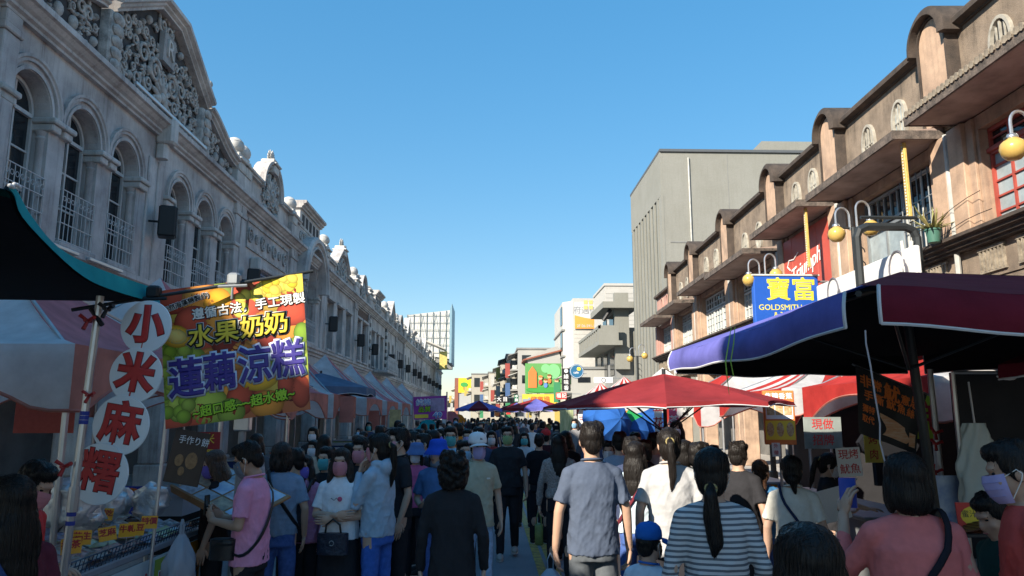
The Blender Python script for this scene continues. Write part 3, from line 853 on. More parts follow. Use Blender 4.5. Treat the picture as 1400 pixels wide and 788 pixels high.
    for i, wk in enumerate(windows):
        x = -hw + W*(i+1)/(nW+1) + (.1 if i == 0 else -.1)
        zc = ZE + .95
        rx, rz = (.22, .40)
        ring = [(x+rx*math.cos(a), zc+rz*math.sin(a)) for a in [2*math.pi*k/24 for k in range(24)]]
        f_ = MB(); f_.strip(ring, [(-.03,-.02),(.05,-.02),(.05,-.08),(-.03,-.08)], close=True)
        f_.box(x-.015, x+.015, -.01, .03, zc-rz+.02, zc+rz-.02); f_.box(x-rx+.02, x+rx-.02, -.012, .025, zc-.015, zc+.015)
        for k in (-1, 1):
            f_.box(x+k*rx*.5-.01, x+k*rx*.5+.01, -.011, .02, zc-rz*.8, zc+rz*.8)
        wob = f_.build('oval_window', mat('oval_frame', (.42,.40,.34), rough=.7, var=.4, scale=6, dark=(.2,.18,.15)) if not rose else m_pk2, h)
        pn = MB(); pn.add([(a, -.008, b) for a, b in ring], [tuple(range(24))]); pn.build('pane', m_frost if (i % 2 == 0) else m_gl, wob)
    if arch:
        x = hw
        a = MB(); a.prism([(x-.42, ZE+.2), (x+.42, ZE+.2)] + arc_pts(x, top+.04, .42, 0, 180, 14), -.3, .20); a.build('arched_pier', m_pk if not rose else m_pk2, h)
        a = MB(); a.strip([(x-.42, ZE+.2)] + arc_pts(x, top+.04, .42, 180, 0, 18) + [(x+.42, ZE+.2)], [(-.55,.02),(.235,.02),(.235,.06),(-.55,.06)])
        a.strip([(x-.49, top-.05)] + arc_pts(x, top+.04, .49, 180, 0, 18) + [(x+.49, top-.05)], [(-.85,0),(.38,0),(.38,.06),(.33,.15),(-.85,.15)]); a.build('arched_hood', m_cap, h, auto=35)
    if post:
        p = MB(); p.cbox(-hw+.35, -hw+.47, eave-.30, eave-.24, 5.55, ZE-.02, .01); po = p.build('decorated_post', m_gold, h)
        for k in range(24):
            d_ = MB(); d_.ell((-hw+.41, eave-.235, 5.62+k*.061), (.02,.012,.02), 6, 4); d_.build('bulb', m_wwin, po)
    # vents under the ledge
    for i in range(int(W/1.1)):
        x = -hw+.5+i*1.0
        v = MB()
        for k in range(7): v.box(x+k*.1, x+k*.1+.04, -.02, .05, 4.32, 4.68)
        v.box(x-.03, x+.67, -.025, .045, 4.29, 4.318); v.box(x-.03, x+.67, -.025, .055, 4.682, 4.73)
        v.build('vent_grille', m_tile, h)
    dp = MB(); dp.tube([(-hw+.03, .10, 3.8), (-hw+.03, .10, ZE)], .05, 8); dp.build('drain_pipe', m_pipe, h)
    return h
right_house(-12, 8.4, 'tan plastered house opposite the teal canopy, beyond the red-framed one', tiles=False, bay='grid')
R1 = right_house(8.4, 13.05, 'tan plastered house with red framed glazing and tile-edged eave', tiles=True, bay='red', eave=1.0)
R2 = right_house(13.05, 17.8, 'tan plastered house with grilled window and gold strip on its eave', bay='grille', post=True, eave=.96, zsh=-.04)
R3 = right_house(17.8, 22.05, 'tan plastered house carrying the red script sign panel', bay='panel', post=True)
R4 = right_house(22.05, 27.2, 'tan plastered house with white gridded windows and a green-stained eave', bay='grid', zsh=-.30, eave=1.08)
R5 = right_house(27.2, 32.5, 'tan plastered house with white gridded windows beside the green-stained eave house', bay='grid', eave=.92, zsh=-.05)
R6 = right_house(32.5, 37.0, 'tan plastered house next to the rose painted one', bay='grid', zsh=-.28, eave=.95)
R7 = right_house(37.0, 41.6, 'rose painted house at the end of the plastered row', rose=True, bay='grid', arch=False, top=8.3, zsh=-.35)
# red panel with script lettering
m_red = mat('red_panel', (.50,.085,.055), rough=.5, var=.15, scale=2)
sg = thing('script_sign', 'red facade sign panel with white script lettering', 'sign', (rwall(20)-.06, 20.0, 5.0), RROT)
for i in range(4):
    MB().cbox(-1.72+i*.87, -1.72+i*.87+.862, -.04, .05, .05, 1.95, .01).build('panel', m_red, sg)
text('Triumph', .62, plain('sign_white', (.8,.8,.78)), sg, (0, .062, .92), (R(90), R(-9), R(180)), bold=.005, depth=.01, shear=.35)
fl = MB(); fl.tube([(1.05+.0, .065, 1.02), (1.25, .065, 1.15), (1.1, .065, 1.32), (.75, .065, 1.28), (.4, .065, 1.42)], .018, 6); fl.build('flourish', MATS['sign_white'], sg)
# projecting goldsmith sign
m_bsign = mat('blue_sign', (.02,.10,.46), rough=.35, var=.1)
gs = thing('shop_sign', 'blue projecting shop sign with yellow characters above the blue canopy', 'sign', (0,0,0))
a = at(1028, 378, 18.6); b = at(1116, 380, 18.6)
gs.location = ((a.x+b.x)/2, 18.6, 4.65); hwid = (b.x-a.x)/2
MB().cbox(-hwid, hwid, -.10, .10, -.75, .72, .02).build('panel', m_bsign, gs)
MB().cbox(-hwid-.04, hwid+.04, -.12, .12, .725, .77, .01).build('trim', m_wwin, gs)
myel = plain('sign_yellow', (.75,.66,.05))
text('寶富', .62, myel, gs, (.12, -.103, .34), (R(90),0,0), bold=.018, sx=1.05)
text('GOLDSMITH', .20, myel, gs, (-.18, -.103, -.09), (R(90),0,0), bold=.004)
text('& 3C', .17, myel, gs, (-.18, -.103, -.27), (R(90),0,0), bold=.004)
text('銀樓', .30, myel, gs, (.55, -.103, -.42), (R(90),0,0), bold=.01)
MB().tube([(hwid, 0, .6), (hwid+.5, 0, .6)], .03, 6).build('bracket', m_grmetal, gs)
# white slanted board and frame, red sign
wb = thing('white_signboard', 'long white signboard with grey lily drawings over the arcade', 'sign', (6.75, 13.1, 4.1), RROT)
MB().cbox(-1.9, 1.9, -.05, .05, -.45, .40, .02).build('panel', mat('board_white', (.66,.66,.64), rough=.5, var=.12), wb)
mgr = plain('sign_grey', (.12,.12,.14))
for sx in (-1.35, 1.1):
    q = MB(); q.tube([(sx+.25*math.cos(R(t)), .056, .12+.3*math.sin(R(t))) for t in range(180, -40, -20)], .018, 6); q.ell((sx-.25, .058, .0), (.09, .008, .18), 10, 6); q.build('drawn_motif', mgr, wb)
uf = thing('sign_frame', 'dark bent steel frame with two white tube lamps above the maroon canopy', 'frame', (0,0,0))
c0 = at(1170, 310, 11.6); c1 = at(1252, 312, 11.6)
pts = [(c0.x, 11.6, 3.0), (c0.x, 11.6, c0.z-.18), (c0.x+.05, 11.6, c0.z-.06), (c0.x+.18, 11.6, c0.z), (c1.x-.18, 11.6, c0.z), (c1.x-.05, 11.6, c0.z-.06), (c1.x, 11.6, c0.z-.18), (c1.x, 11.6, 3.0)]
MB().tube(pts, .07, 8).build('frame_tube', m_dmetal, uf)
for dx, ti in ((-.28, .0), (-.12, .12)):
    MB().tube([(c1.x+dx, 11.55, c0.z-.25), (c1.x+dx-ti, 11.5, c0.z-1.1)], .028, 8).build('lamp_tube', m_wwin, uf)
MB().tube([(c0.x+.1, 11.62, c0.z+.16), (c1.x+.05, 11.62, c0.z+.16)], .03, 6).build('cross_bar', m_dmetal, uf)
# twin globe street lamps
def street_lamp(x, y, zt, lab, rz=0.):
    h = thing('street_lamp', lab, 'street lamp', (x, y, 0), rz, 'twin globe street lamps')
    MB().tube([(0,0,.12),(0,0,.5),(0,0,.52),(0,0,zt)], [.11,.10,.07,.055], 10).build('pole', m_dmetal, h)
    sc_ = MB()
    for k in range(3):
        sc_.tube([(.09+.12*math.cos(a), 0, zt-.5-k*.28+.12*math.sin(a)) for a in [i*.55 for i in range(10)]], .012, 5)
    sc_.build('scrollwork', m_dmetal, h)
    MB().tube([(-.5,0,zt-.02),(.5,0,zt-.02)], .022, 6).build('cross_arm', m_dmetal, h)
    for sx, dz in ((-1, -.02), (1, .14)):
        pth = [(sx*.08, 0, zt-.05), (sx*.08, 0, zt+.22+dz)] + [(sx*(.23+.15*math.cos(R(t))), 0, zt+.24+dz+.17*math.sin(R(t))) for t in range(170 , -1, -17)] + [(sx*.38, 0, zt+.06+dz)]
        MB().tube(pth, .022, 8).build('gooseneck', m_chrome, h)
        gb = MB(); gb.lathe([(.0,-.31),(.085,-.30),(.145,-.235),(.168,-.155),(.152,-.08),(.10,-.03),(.06,0),(0,0)], 18, (sx*.38, 0, zt+.02+dz)); gl_ = gb.build('globe', m_globe, h, smooth=True)
        MB().lathe([(.0,.05),(.06,.04),(.075,0),(.07,-.03)], 14, (sx*.38, 0, zt+.03+dz)).build('cap', m_chrome, gl_, smooth=True)
for px, y, lab in ((1413, 9.4, 'twin globe street lamp before the red framed glazing'), (1166, 14.2, 'twin globe street lamp beside the dark bent frame'), (1042, 18.7, 'twin globe street lamp above the blue shop sign'),
                   (868, 36.5, 'twin globe street lamp at the end of the plastered row')):
    pz = at(px, 300 if px == 1166 else (158 if px > 1400 else 368), y)
    z = {9.4: 5.55, 14.2: 5.55, 18.7: 5.45}.get(y, 4.75)
    street_lamp(pz.x, y, z, lab, R(8))
# aloe pot on the ledge
al = thing('potted_aloe', 'spiky aloe in a green pot on the plaster ledge', 'plant', (8.12, 13.05, 4.98))
MB().lathe([(.10,0),(.13,.22),(.145,.22),(.145,.25),(.11,.25),(.1,.2),(0,.2)], 14).build('pot', mat('green_pot', (.06,.16,.12), rough=.5), al, auto=40)
m_aloe = mat('aloe_leaf', (.17,.19,.06), rough=.6, var=.5, scale=9, dark=(.3,.24,.10))
for k in range(26):
    a = k*2.4; tl_ = rnd.uniform(.35,.75); el = rnd.uniform(.2,1.2)
    p = [(math.cos(a)*tl_*s*math.cos(el*(.6+.5*s)), math.sin(a)*tl_*s*math.cos(el*(.6+.5*s)), .22+tl_*math.sin(el)*s - .12*s*s) for s in (0,.35,.7,1)]
    MB().tube(p, [.03,.028,.018,.003], 5, flat=.35).build('leaf', m_aloe, al)
# cables on the wall
cb = MB()
for k in range(2):
    y0_, z0_ = 11.9+k*.25, 5.3+.35*k
    cb.tube([(rwall(12)-.16, y0_+.35*j, z0_+.05*math.sin(j*.8+k)-.03*j) for j in range(6)], .007, 4)
tag(cb.build('cable', m_blk), 'loose dark cables strung across the pink pilasters', 'cable')

# ================================================================ far buildings on the right and at the end of the street
def prism_house(name, label, cat='building', group=None): return thing(name, label, cat, (0,0,0), 0, group)
m_conc = mat('grey_concrete', (.235,.237,.215), rough=.85, var=.3, scale=.5, streak=.55, bump=.08, bscale=12, fine=.06, dark=(.19,.19,.165))
m_conc2 = mat('grey_render', (.24,.245,.24), rough=.85, var=.25, scale=.8, streak=.3, bump=.05)
# big grey block with fins
gb = prism_house('grey_block', 'tall grey concrete block with vertical fins rising behind the plastered row')
gx0, gy0, gy1 = 11.3, 47.2, 57.5; gz = at(912, 208, gy0).z
MB().box(gx0+.17, 34, gy0, gy1, 0, gz-.02).build('wall', m_conc, gb)
MB().box(gx0, gx0+.169, gy0, gy1, gz-3.0, gz).build('fascia', m_conc, gb)
MB().box(gx0-.02, 34.1, gy0-.12, gy1+.1, gz, gz+.18).build('roof_coping', mat('coping_zinc', (.09,.10,.11), rough=.6), gb)
MB().box(gx0, gx0+.169, gy0-.02, gy0+.7, 0, gz-3.01).build('corner_pier', m_conc, gb)
for i in range(9):
    y = gy0+1.0+i*1.08
    MB().box(gx0-.02, gx0+.14, y, y+.30, 3, gz-3.01).build('fin', m_conc, gb)
    MB().box(gx0+.10, gx0+.16, y+.305, y+1.075, 3, gz-3.02).build('window_strip', mat('slot_shade', (.10,.11,.10), rough=.3, var=.3), gb)  # dark strips stand in for the shade in the slots between fins
MB().box(gx0+.51, 33, gy0-.03, gy0-.004, gz-6.2, gz-6.12).build('joint', m_conc2, gb)
for k in range(1, 5): MB().box(gx0+.2+k*4.3, gx0+.23+k*4.3, gy0-.015, gy0-.004, 4, gz-.03).build('joint', m_conc2, gb)
for k in (1, 3): MB().box(gx0+.18, 33, gy0-.012, gy0-.003, gz-6.2-k*2.1, gz-6.17-k*2.1).build('joint', m_conc2, gb)
for k in range(3):
    MB().lathe([(.6,0),(.62,1.2),(.5,1.35),(0,1.45)], 14, (29.5+k*1.6, gy0+4, gz+.2)).build('water_tank', mat('steel_tank', (.5,.5,.5), rough=.35, metal=.7), gb, auto=40)
MB().tube([(13.2, gy0-.06, 2), (13.2, gy0-.06, gz-.4)], .06, 6).build('rain_pipe', m_pipe, gb)
MB().box(19, 27, gy0+2, gy0+8, gz+.19, gz+1.6).build('roof_room', m_conc, gb)
rf = MB(); rf.box(17.5, 21.8, 33, 45, 13.3, 13.42)
for i in range(18): rf.box(17.5, 21.8, 33.1+i*.66, 33.25+i*.66, 13.42, 13.48)
rs = thing('roof_canopy', 'pale steel roof canopy behind the plastered parapets', 'roof', (0,0,0))
rf.build('sheet', mat('pale_steel', (.6,.62,.58), rough=.5), rs)
for x, y in ((17.8,33.3),(21.4,33.3),(17.8,44.6),(21.4,44.6)): MB().box(x-.08,x+.08,y-.08,y+.08,8,13.29).build('post', m_grmetal, rs)
MB().box(18.5, 21.3, 35, 44, 0, 9.5).build('base_block', m_conc2, rs)
# white tiled tower with the banner
m_wt = mat('white_tile', (.46,.45,.42), rough=.5, var=.12, scale=.6, fine=.05)
def tiled_front(parent, x0, x1, y, z0, z1, sx=.9, sz=.45):
    """rows of cladding panels on a wall that faces the camera"""
    nz = int((z1-z0)/sz)
    for j in range(nz):
        MB().box(x0, x1, y-.03, y-.004, z0+j*sz+.03, z0+(j+1)*sz-.0).build('tile_course', m_wt, parent)
tw = prism_house('white_tower', 'white tiled tower block with an orange and white property banner')
A = at(783, 408, 84); B = at(826, 408, 84); 
MB().box(A.x, B.x+2, 84, 96, 0, A.z).build('wall', mat('grout_grey', (.45,.44,.41), rough=.8), tw)
tiled_front(tw, A.x+.1, B.x+2, 84, 10, A.z-.1)
MB().prism([(A.x, 84), (A.x, 96), (A.x-1.05, 96), (A.x-1.05, 85.2)][::-1], 0, A.z-.3, axis='z').build('bay', m_wt, tw)
for k in range(3):
    MB().box(A.x-1.12, A.x-.95, 85.6, 87.6, 6.2+k*3.0, 8.3+k*3.0).build('window', m_gl, tw)
    MB().box(A.x-1.2, A.x+.02, 84.9, 96, 5.4+k*3.0, 5.6+k*3.0).build('string_course', m_conc2, tw)
bn = thing('property_banner', 'white and orange property banner hung on the white tower', 'banner', (0,0,0))
p0_, p1_ = at(785, 412, 83.9), at(824, 450, 83.9)
MB().box(p0_.x, p1_.x, 83.80, 83.88, p1_.z, p0_.z-.1).build('sheet', plain('banner_white', (.50,.51,.51)), bn)
o_ = MB(); n_ = 12
top_ = [(p0_.x+.02+(p1_.x-p0_.x-.04)*i/n_, at(785, 431+5*math.sin(i/n_*2.2), 83.8).z) for i in range(n_+1)]
o_.prism([(p0_.x+.02, p1_.z+.02), (p1_.x-.02, p1_.z+.02)] + top_[::-1], 83.76, 83.79); o_.build('orange_field', plain('banner_orange', (.75,.30,.06)), bn)
text('府邁御水', .95, plain('banner_grey', (.25,.26,.28)), bn, ((p0_.x+p1_.x)/2+.1, 83.78, at(800,425,83.8).z), (R(90),0,0), bold=.0)
text('2F 06-591-1000', .42, MATS['banner_white'], bn, ((p0_.x+p1_.x)/2, 83.74, at(800,446,83.8).z), (R(90),0,0), bold=.008)
for dx, dz in ((-.3,.3),(.3,.3),(-.3,-.3),(.3,-.3)):
    MB().cbox((p0_.x+p1_.x)/2+dx-.22, (p0_.x+p1_.x)/2+dx+.22, 83.77, 83.79, at(800,417,83.8).z+dz-.22, at(800,417,83.8).z+dz+.22, .005).build('emblem', plain('banner_gold', (.60,.46,.16)), bn)
t2 = prism_house('white_tiled_block', 'white tiled block behind the balcony house')
A = at(827, 391, 74); B = at(880, 391, 74)
MB().box(A.x, B.x+6, 74, 82, 0, A.z).build('wall', MATS['grout_grey'], t2); tiled_front(t2, A.x+.05, B.x+3, 74, 9, A.z-.05)
MB().box(A.x-.1, B.x+6.1, 73.9, 82.1, A.z+.002, A.z+.25).build('parapet', m_wt, t2)
# balcony house
bh = prism_house('balcony_house', 'grey concrete house with a long balcony and flat projecting canopy')
x0 = at(842, 470, 60).x; zt = at(845, 402, 60).z
MB().box(x0, 16, 60, 72, 0, at(845,448,60).z).build('wall', m_conc2, bh)
MB().box(x0-.15, x0+1.0, 59.4, 59.99, 5.5, zt).build('stair_tower', m_conc, bh)
zc_ = at(840, 420, 60).z
MB().box(x0-1.2, x0+1.7, 58.6, 66, zc_-.25, zc_+.25).build('canopy', m_conc, bh)
zb_ = at(835, 468, 60).z
MB().box(x0-1.6, x0+.3, 58.6, 72, zb_-.35, zb_).build('balcony_slab', m_conc, bh)
MB().box(x0-1.6, x0-1.42, 58.6, 72, zb_+.95, zb_+1.2).build('balcony_rail', m_conc, bh)
MB().box(x0-1.6, x0+.0, 58.6, 58.8, zb_, zb_+1.2).build('balcony_end', m_conc, bh)
for i in range(12): MB().box(x0-1.58, x0-1.44, 59.2+i*1.1, 59.5+i*1.1, zb_+.002, zb_+.949).build('balcony_post', m_conc, bh)
for i in range(3): window_unit(bh, 0, .01, 0, .01, 0, False) if 0 else MB().box(x0-.05, x0+.02, 60.8+i*3.6, 62.8+i*3.6, zb_-2.6, zb_-.6).build('window', m_gl, bh)
for i in range(3): MB().box(x0-.05, x0+.02, 60.8+i*3.6, 62.8+i*3.6, zb_+.2, zb_+2.4).build('window', m_gl, bh)
MB().box(x0+1.4, x0+1.9, 58.9, 60, 0, at(850,452,59).z).build('duct_wall', m_conc, bh)
MB().tube([(x0+1.5,58.7,zc_+.3),(x0+2.4,58.7,zb_+1.6)], .12, 6).build('strut', m_conc2, bh)
lamp_ = MB(); lamp_.tube([(x0-.5,59.2,zt-1.4),(x0-1.1,59.2,zt-2.3)], .16, 8); lamp_.build('floodlight', m_blk, bh)

FSG = [plain('far_sign_red', (.30,.06,.05)), plain('far_sign_white', (.42,.42,.40)), plain('far_sign_yellow', (.42,.32,.08)), plain('far_sign_green', (.04,.22,.10)), plain('far_sign_blue', (.06,.12,.26))]
def far_house(label, pxl, pxr, pyt, y, dep, m, floors=3, rough_top=None, name='town_house', awn=True, wins=True, side=1):
    """house whose street side (facing -X) and end (facing the camera) show; stands on the ground at depth y"""
    h = prism_house(name, label, group='houses at the far end of the street')
    a = at(pxl, pyt, y); b = at(pxr, pyt, y)
    x0, x1, zt = a.x, max(b.x, a.x+3), a.z
    MB().box(x0, x1+5, y, y+dep, 0, zt).build('wall', m, h)
    MB().box(x0-.15, x1+5.1, y-.12, y+dep+.1, zt+.002, zt+.22).build('parapet', m_conc2, h)
    fh = zt/floors
    for f in range(1, floors):
        for k in range(max(1, int(dep/3))):
            wv = MB(); wv.box(x0-.05, x0+.02, y+.7+k*3, y+2.3+k*3, f*fh+.7, f*fh+fh-.6); wo = wv.build('window', m_gl, h)
            MB().box(x0-.12, x0-.051, y+.6+k*3, y+2.4+k*3, f*fh+fh-.55, f*fh+fh-.42).build('window_head', m_conc2, wo)
        if awn:
            aw = MB(); aw.prism([(x0-1.15, f*fh+fh-.75), (x0-.01, f*fh+fh-.35), (x0-.01, f*fh+fh-.28), (x0-1.2, f*fh+fh-.68)], y+.4, y+dep-.4); aw.build('awning', m_conc2 if f % 2 else mat('awning_pale', (.55,.55,.5), rough=.7), h)
            MB().box(x0-.9, x0-.0, y+.1, y+dep-.1, f*fh-.1, f*fh+.05).build('balcony', m, h)
        if awn:
            MB().cbox(x0-.62, x0-.055, y+1.2, y+1.95, f*fh+.12, f*fh+.62, .03).build('air_conditioner', mat('ac_white', (.55,.55,.53), rough=.5, var=.3), h)
            cs_ = FSG[(int(y)+f) % len(FSG)]
            MB().cbox(x0-1.5, x0-.9, y+.15+f*.7, y+.27+f*.7, f*fh-.9, f*fh+.9, .02).build('hanging_sign', cs_, h)
            MB().tube([(x0-.92, y-.1, f*fh+1.0), (x0-.6, y+dep*.5, f*fh+.8), (x0-.92, y+dep, f*fh+1.1)], .02, 4).build('wire', m_blk, h)
        n = int((x1-x0)/1.9)
        for k in range(n):
            MB().box(x0+.5+k*1.9, x0+1.6+k*1.9, y-.05, y+.02, f*fh+.8, f*fh+fh-.7).build('window', m_gl, h)
    return h
m_be = mat('beige_render', (.36,.335,.275), rough=.8, var=.2, scale=.4, streak=.3, dark=(.33,.31,.26))
m_cr = mat('cream_render', (.41,.385,.32), rough=.8, var=.2, scale=.4, streak=.3, dark=(.36,.34,.29))
m_gw = mat('grey_white_render', (.36,.36,.335), rough=.8, var=.2, scale=.4, streak=.35, dark=(.31,.31,.30))
m_ys = mat('ochre_render', (.46,.38,.2), rough=.8, var=.2, scale=.4)
far_house('beige flat-roofed house with a blue window at the street end', 645, 668, 512, 150, 10, m_be, 3)
far_house('cream house with ragged awnings beside the blue-windowed one', 668, 690, 510, 132, 12, m_cr, 4)
far_house('cream narrow house with stacked balconies', 684, 704, 498, 118, 12, m_cr, 4)
far_house('beige four-storey house with stepped awnings behind the arrow sign', 693, 712, 486, 104, 12, m_be, 4)
far_house('grey-white house behind the painted billboard', 708, 745, 478, 92, 10, m_gw, 4)
far_house('cream house with a pitched tin roof beside the painted billboard', 738, 770, 500, 86, 5, m_cr, 3)
far_house('low grey-white shop under the round blue sign', 782, 800, 505, 66, 6, m_gw, 3)
far_house('tan low house left of the yellow tree sign at the street end', 622, 640, 530, 190, 14, m_ys, 3)
far_house('pale low house closing the view behind the crowd', 600, 650, 545, 230, 14, m_gw, 2, awn=False)
gh = thing('tin_gable', 'pale tin gable roof above the painted billboard', 'roof', (0,0,0))
a = at(745, 498, 88); b = at(768, 498, 88); c = at(756, 476, 88)
MB().prism([(a.x-2, a.z), (b.x, b.z), (b.x-.5, at(765,474,88).z), (b.x-1.2, at(762,476,88).z), (a.x-2.2, at(735,490,88).z)], 87.5, 91.5).build('gable_wall', m_gw, gh)
MB().prism([(a.x-2.6, at(730,494,88).z), (b.x+.2, at(768,480,88).z), (b.x+.2, at(768,478,88).z), (a.x-2.6, at(730,492,88).z)], 87.2, 92).build('roof_sheet', mat('rust_tin', (.30,.10,.06), rough=.7, var=.3), gh)
# painted billboard (green field, trees, orange board)
bb = thing('painted_billboard', 'green painted billboard with trees and children above a yellow arrow sign', 'billboard', (0,0,0))
a = at(718, 497, 75); b = at(768, 538, 75); yb = 75
MB().box(a.x, b.x, yb, yb+.25, b.z, a.z).build('panel', plain('billboard_green', (.11,.32,.09)), bb)
def disc(parent, px, py, rx, rz, y, m, name, n=20):
    c = at(px, py, y); s = y/1020
    MB().prism([(c.x+rx*s*math.cos(2*math.pi*k/n), c.z+rz*s*math.sin(2*math.pi*k/n)) for k in range(n)], y, y+.03).build(name, m, parent)
mg1 = plain('print_green', (.05,.30,.06)); mg2 = plain('print_mint', (.20,.55,.22)); mor = plain('print_orange', (.70,.20,.05)); msk = plain('print_skin', (.72,.45,.25)); mbl = plain('print_blue', (.12,.25,.6)); mrd = plain('print_red', (.6,.06,.05)); mye = plain('print_yellow', (.8,.6,.06)); mbr = plain('print_brown', (.22,.09,.03))
disc(bb, 757, 508, 9, 10, 74.96, mg2, 'printed_tree'); disc(bb, 746, 504, 6, 6, 74.95, mg2, 'printed_tree'); disc(bb, 743, 533, 24, 4, 74.94, mg1, 'printed_grass')
c = at(728, 516, 74.93)
MB().prism([(c.x-.42, c.z-1.05), (c.x+.42, c.z-1.05), (c.x+.42, c.z+.5), (c.x, c.z+1.1), (c.x-.42, c.z+.5)], 74.90, 74.93).build('printed_board', mor, bb)
for px, py, sh, hat in ((739, 517, mrd, mor), (746, 521, mbl, mbr), (761, 521, mye, mbr), (751, 515, mor, mbr)):
    disc(bb, px, py+6, 2.6, 3.4, 74.89, sh, 'printed_child'); disc(bb, px, py, 2.6, 2.5, 74.86, msk, 'printed_child'); disc(bb, px, py-2.0, 2.8, 1.4, 74.83, hat, 'printed_child')
for x in (a.x+.3, b.x-.3): MB().box(x-.06, x+.06, yb+.26, yb+.4, 0, a.z-.2).build('post', m_grmetal, bb)
ar = thing('arrow_sign', 'yellow sign with a grey arrow under the painted billboard', 'sign', (0,0,0))
a = at(714, 539, 72); b = at(762, 556, 72)
MB().box(a.x, b.x, 72, 72.15, b.z, a.z).build('panel', plain('arrow_yellow', (.72,.50,.06)), ar)
c = at(721, 547.5, 71.9); 
MB().prism([(c.x-.45,c.z-.12),(c.x+.1,c.z-.12),(c.x+.1,c.z-.3),(c.x+.5,c.z),(c.x+.1,c.z+.3),(c.x+.1,c.z+.12),(c.x-.45,c.z+.12)], 71.95, 71.99).build('arrow', plain('arrow_grey', (.25,.30,.38)), ar)
text('停車場', .62, mor, ar, (at(738,547,71.9).x, 71.93, c.z+.05), (R(90),0,0), bold=.01)
for x in (a.x+.2, b.x-.2): MB().box(x-.05, x+.05, 72.16, 72.3, 0, a.z-.1).build('post', m_grmetal, ar)
# vertical black sign, round blue sign and other projecting signs
def proj_sign(px0, py0, px1, py1, y, m, label, txt=None, tm=None, cat='sign', vertical=True, size=.8):
    a = at(px0, py0, y); b = at(px1, py1, y)
    h = thing('projecting_sign', label, cat, ((a.x+b.x)/2, y, (a.z+b.z)/2))
    w_, hh = (b.x-a.x)/2, (a.z-b.z)/2
    MB().cbox(-w_, w_, -.08, .08, -hh, hh, .03).build('panel', m, h)
    MB().box(w_, w_+1.2, -.03, .03, hh*.5, hh*.5+.06).build('bracket', m_grmetal, h)
    if txt:
        n = len(txt)
        for i, ch in enumerate(txt):
            if vertical: text(ch, min(2*w_*.8, 2*hh/n*.9), tm, h, (0, -.083, hh-(i+.5)*2*hh/n), (R(90),0,0), bold=.012)
            else: text(ch, min(2*hh*.75, 2*w_/n*.95), tm, h, (-w_+(i+.5)*2*w_/n, -.083, 0), (R(90),0,0), bold=.012)
    return h
wht = plain('letter_white', (.8,.8,.8)); blk = plain('sign_black', (.015,.015,.017)); mgn = plain('sign_green', (.02,.14,.07))
proj_sign(768, 504, 780, 535, 55, blk, 'black vertical sign with white characters beside the round blue sign', '●緣味香', wht)
rs_ = thing('round_sign', 'round blue sign with a gold swirl beside the black vertical sign', 'sign', tuple(at(788.5, 508, 50)))
MB().lathe([(0,-.06),(.46,-.06),(.48,-.03),(.48,.03),(.46,.06),(0,.06)], 28).build('disc', plain('sign_teal_blue', (.02,.13,.26)), rs_, rot=(R(90),0,0))
MB().tube([(.43*math.cos(k*.2618),-.066,.43*math.sin(k*.2618)) for k in range(25)], .012, 5).build('ring', wht, rs_)
MB().ell((.14,-.07,.16), (.14,.012,.13), 14, 8).build('swirl', mye, rs_)
text('cafe', .22, wht, rs_, (-.05,-.066,-.08), (R(90),0,0), bold=.01)
MB().box(.48, 1.6, -.03, .03, .2, .25).build('bracket', m_grmetal, rs_)
proj_sign(678, 542, 695, 551, 90, blk, 'black framed shop sign with white characters over the far crowd', '大目', wht, vertical=False)
proj_sign(703, 540, 709, 550, 85, mgn, 'small green vertical sign beside the yellow arrow sign', '中藥', wht)
proj_sign(692, 558, 698, 567, 80, plain('sign_red', (.62,.04,.03)), 'small red hanging sign over the far crowd', None)
proj_sign(684, 559, 689, 568, 82, mgn, 'little green sign next to the small red hanging sign', None)
proj_sign(676, 560, 682, 569, 84, mor, 'little orange sign next to the little green one', None)
proj_sign(760, 537, 775, 546, 62, plain('sign_red2', (.55,.04,.03)), 'red sign with white characters under the black vertical sign', '福記', wht, vertical=False)
fs = proj_sign(812, 516, 838, 524, 48, wht, 'white rounded sign with a drawn circle below the balcony house', None)
MB().tube([(.13*math.cos(k*.5236),-.085,.13*math.sin(k*.5236)) for k in range(13)], .02, 5).build('drawn_circle', blk, fs)
ty = thing('tree_sign', 'yellow sign with a green tree at the end of the street', 'sign', (0,0,0))
a = at(627, 517, 175); b = at(644, 537, 175)
MB().box(a.x, b.x, 175, 175.3, b.z, a.z).build('panel', plain('tree_sign_yellow', (.80,.55,.02)), ty)
disc(ty, 634.5, 526, 5, 3.2, 174.9, mg1, 'tree_crown'); disc(ty, 634.5, 531, 1, 3, 174.95, mbr, 'tree_stem')
MB().box(a.x-.9, a.x-.01, 175.1, 177, 0, a.z).build('side_wall', mat('brick_side', (.24,.09,.06), rough=.8), ty); MB().box(a.x, b.x, 175.31, 177, 0, b.z-.2).build('base', m_gw, ty)
# billboard back with truss on the left row
tb = thing('roof_billboard', 'white roof billboard seen from its truss side above the left row', 'billboard', (0,0,0))
a = at(557, 431, 104); b = at(620, 482, 104); c = at(619, 424, 104); d = at(622, 418, 98)
MB().prism([(a.x, b.z), (b.x, b.z-1), (c.x, c.z), (a.x, a.z)], 104, 104.15).build('sheet', mat('billboard_white', (.52,.52,.49), rough=.6, var=.06), tb)
tr = m_grmetal
for i in range(8):
    x = a.x+(c.x-a.x)*i/7; zt_ = a.z+(c.z-a.z)*i/7
    MB().box(x-.025, x+.025, 103.85, 103.95, b.z-.8, zt_).build('truss_post', tr, tb)
    if i < 7:
        x2 = a.x+(c.x-a.x)*(i+1)/7
        MB().tube([(x, 103.6, b.z), (x2, 103.6, zt_)] if i % 2 else [(x, 103.6, zt_), (x2, 103.6, b.z)], .03, 5).build('truss_brace', tr, tb)
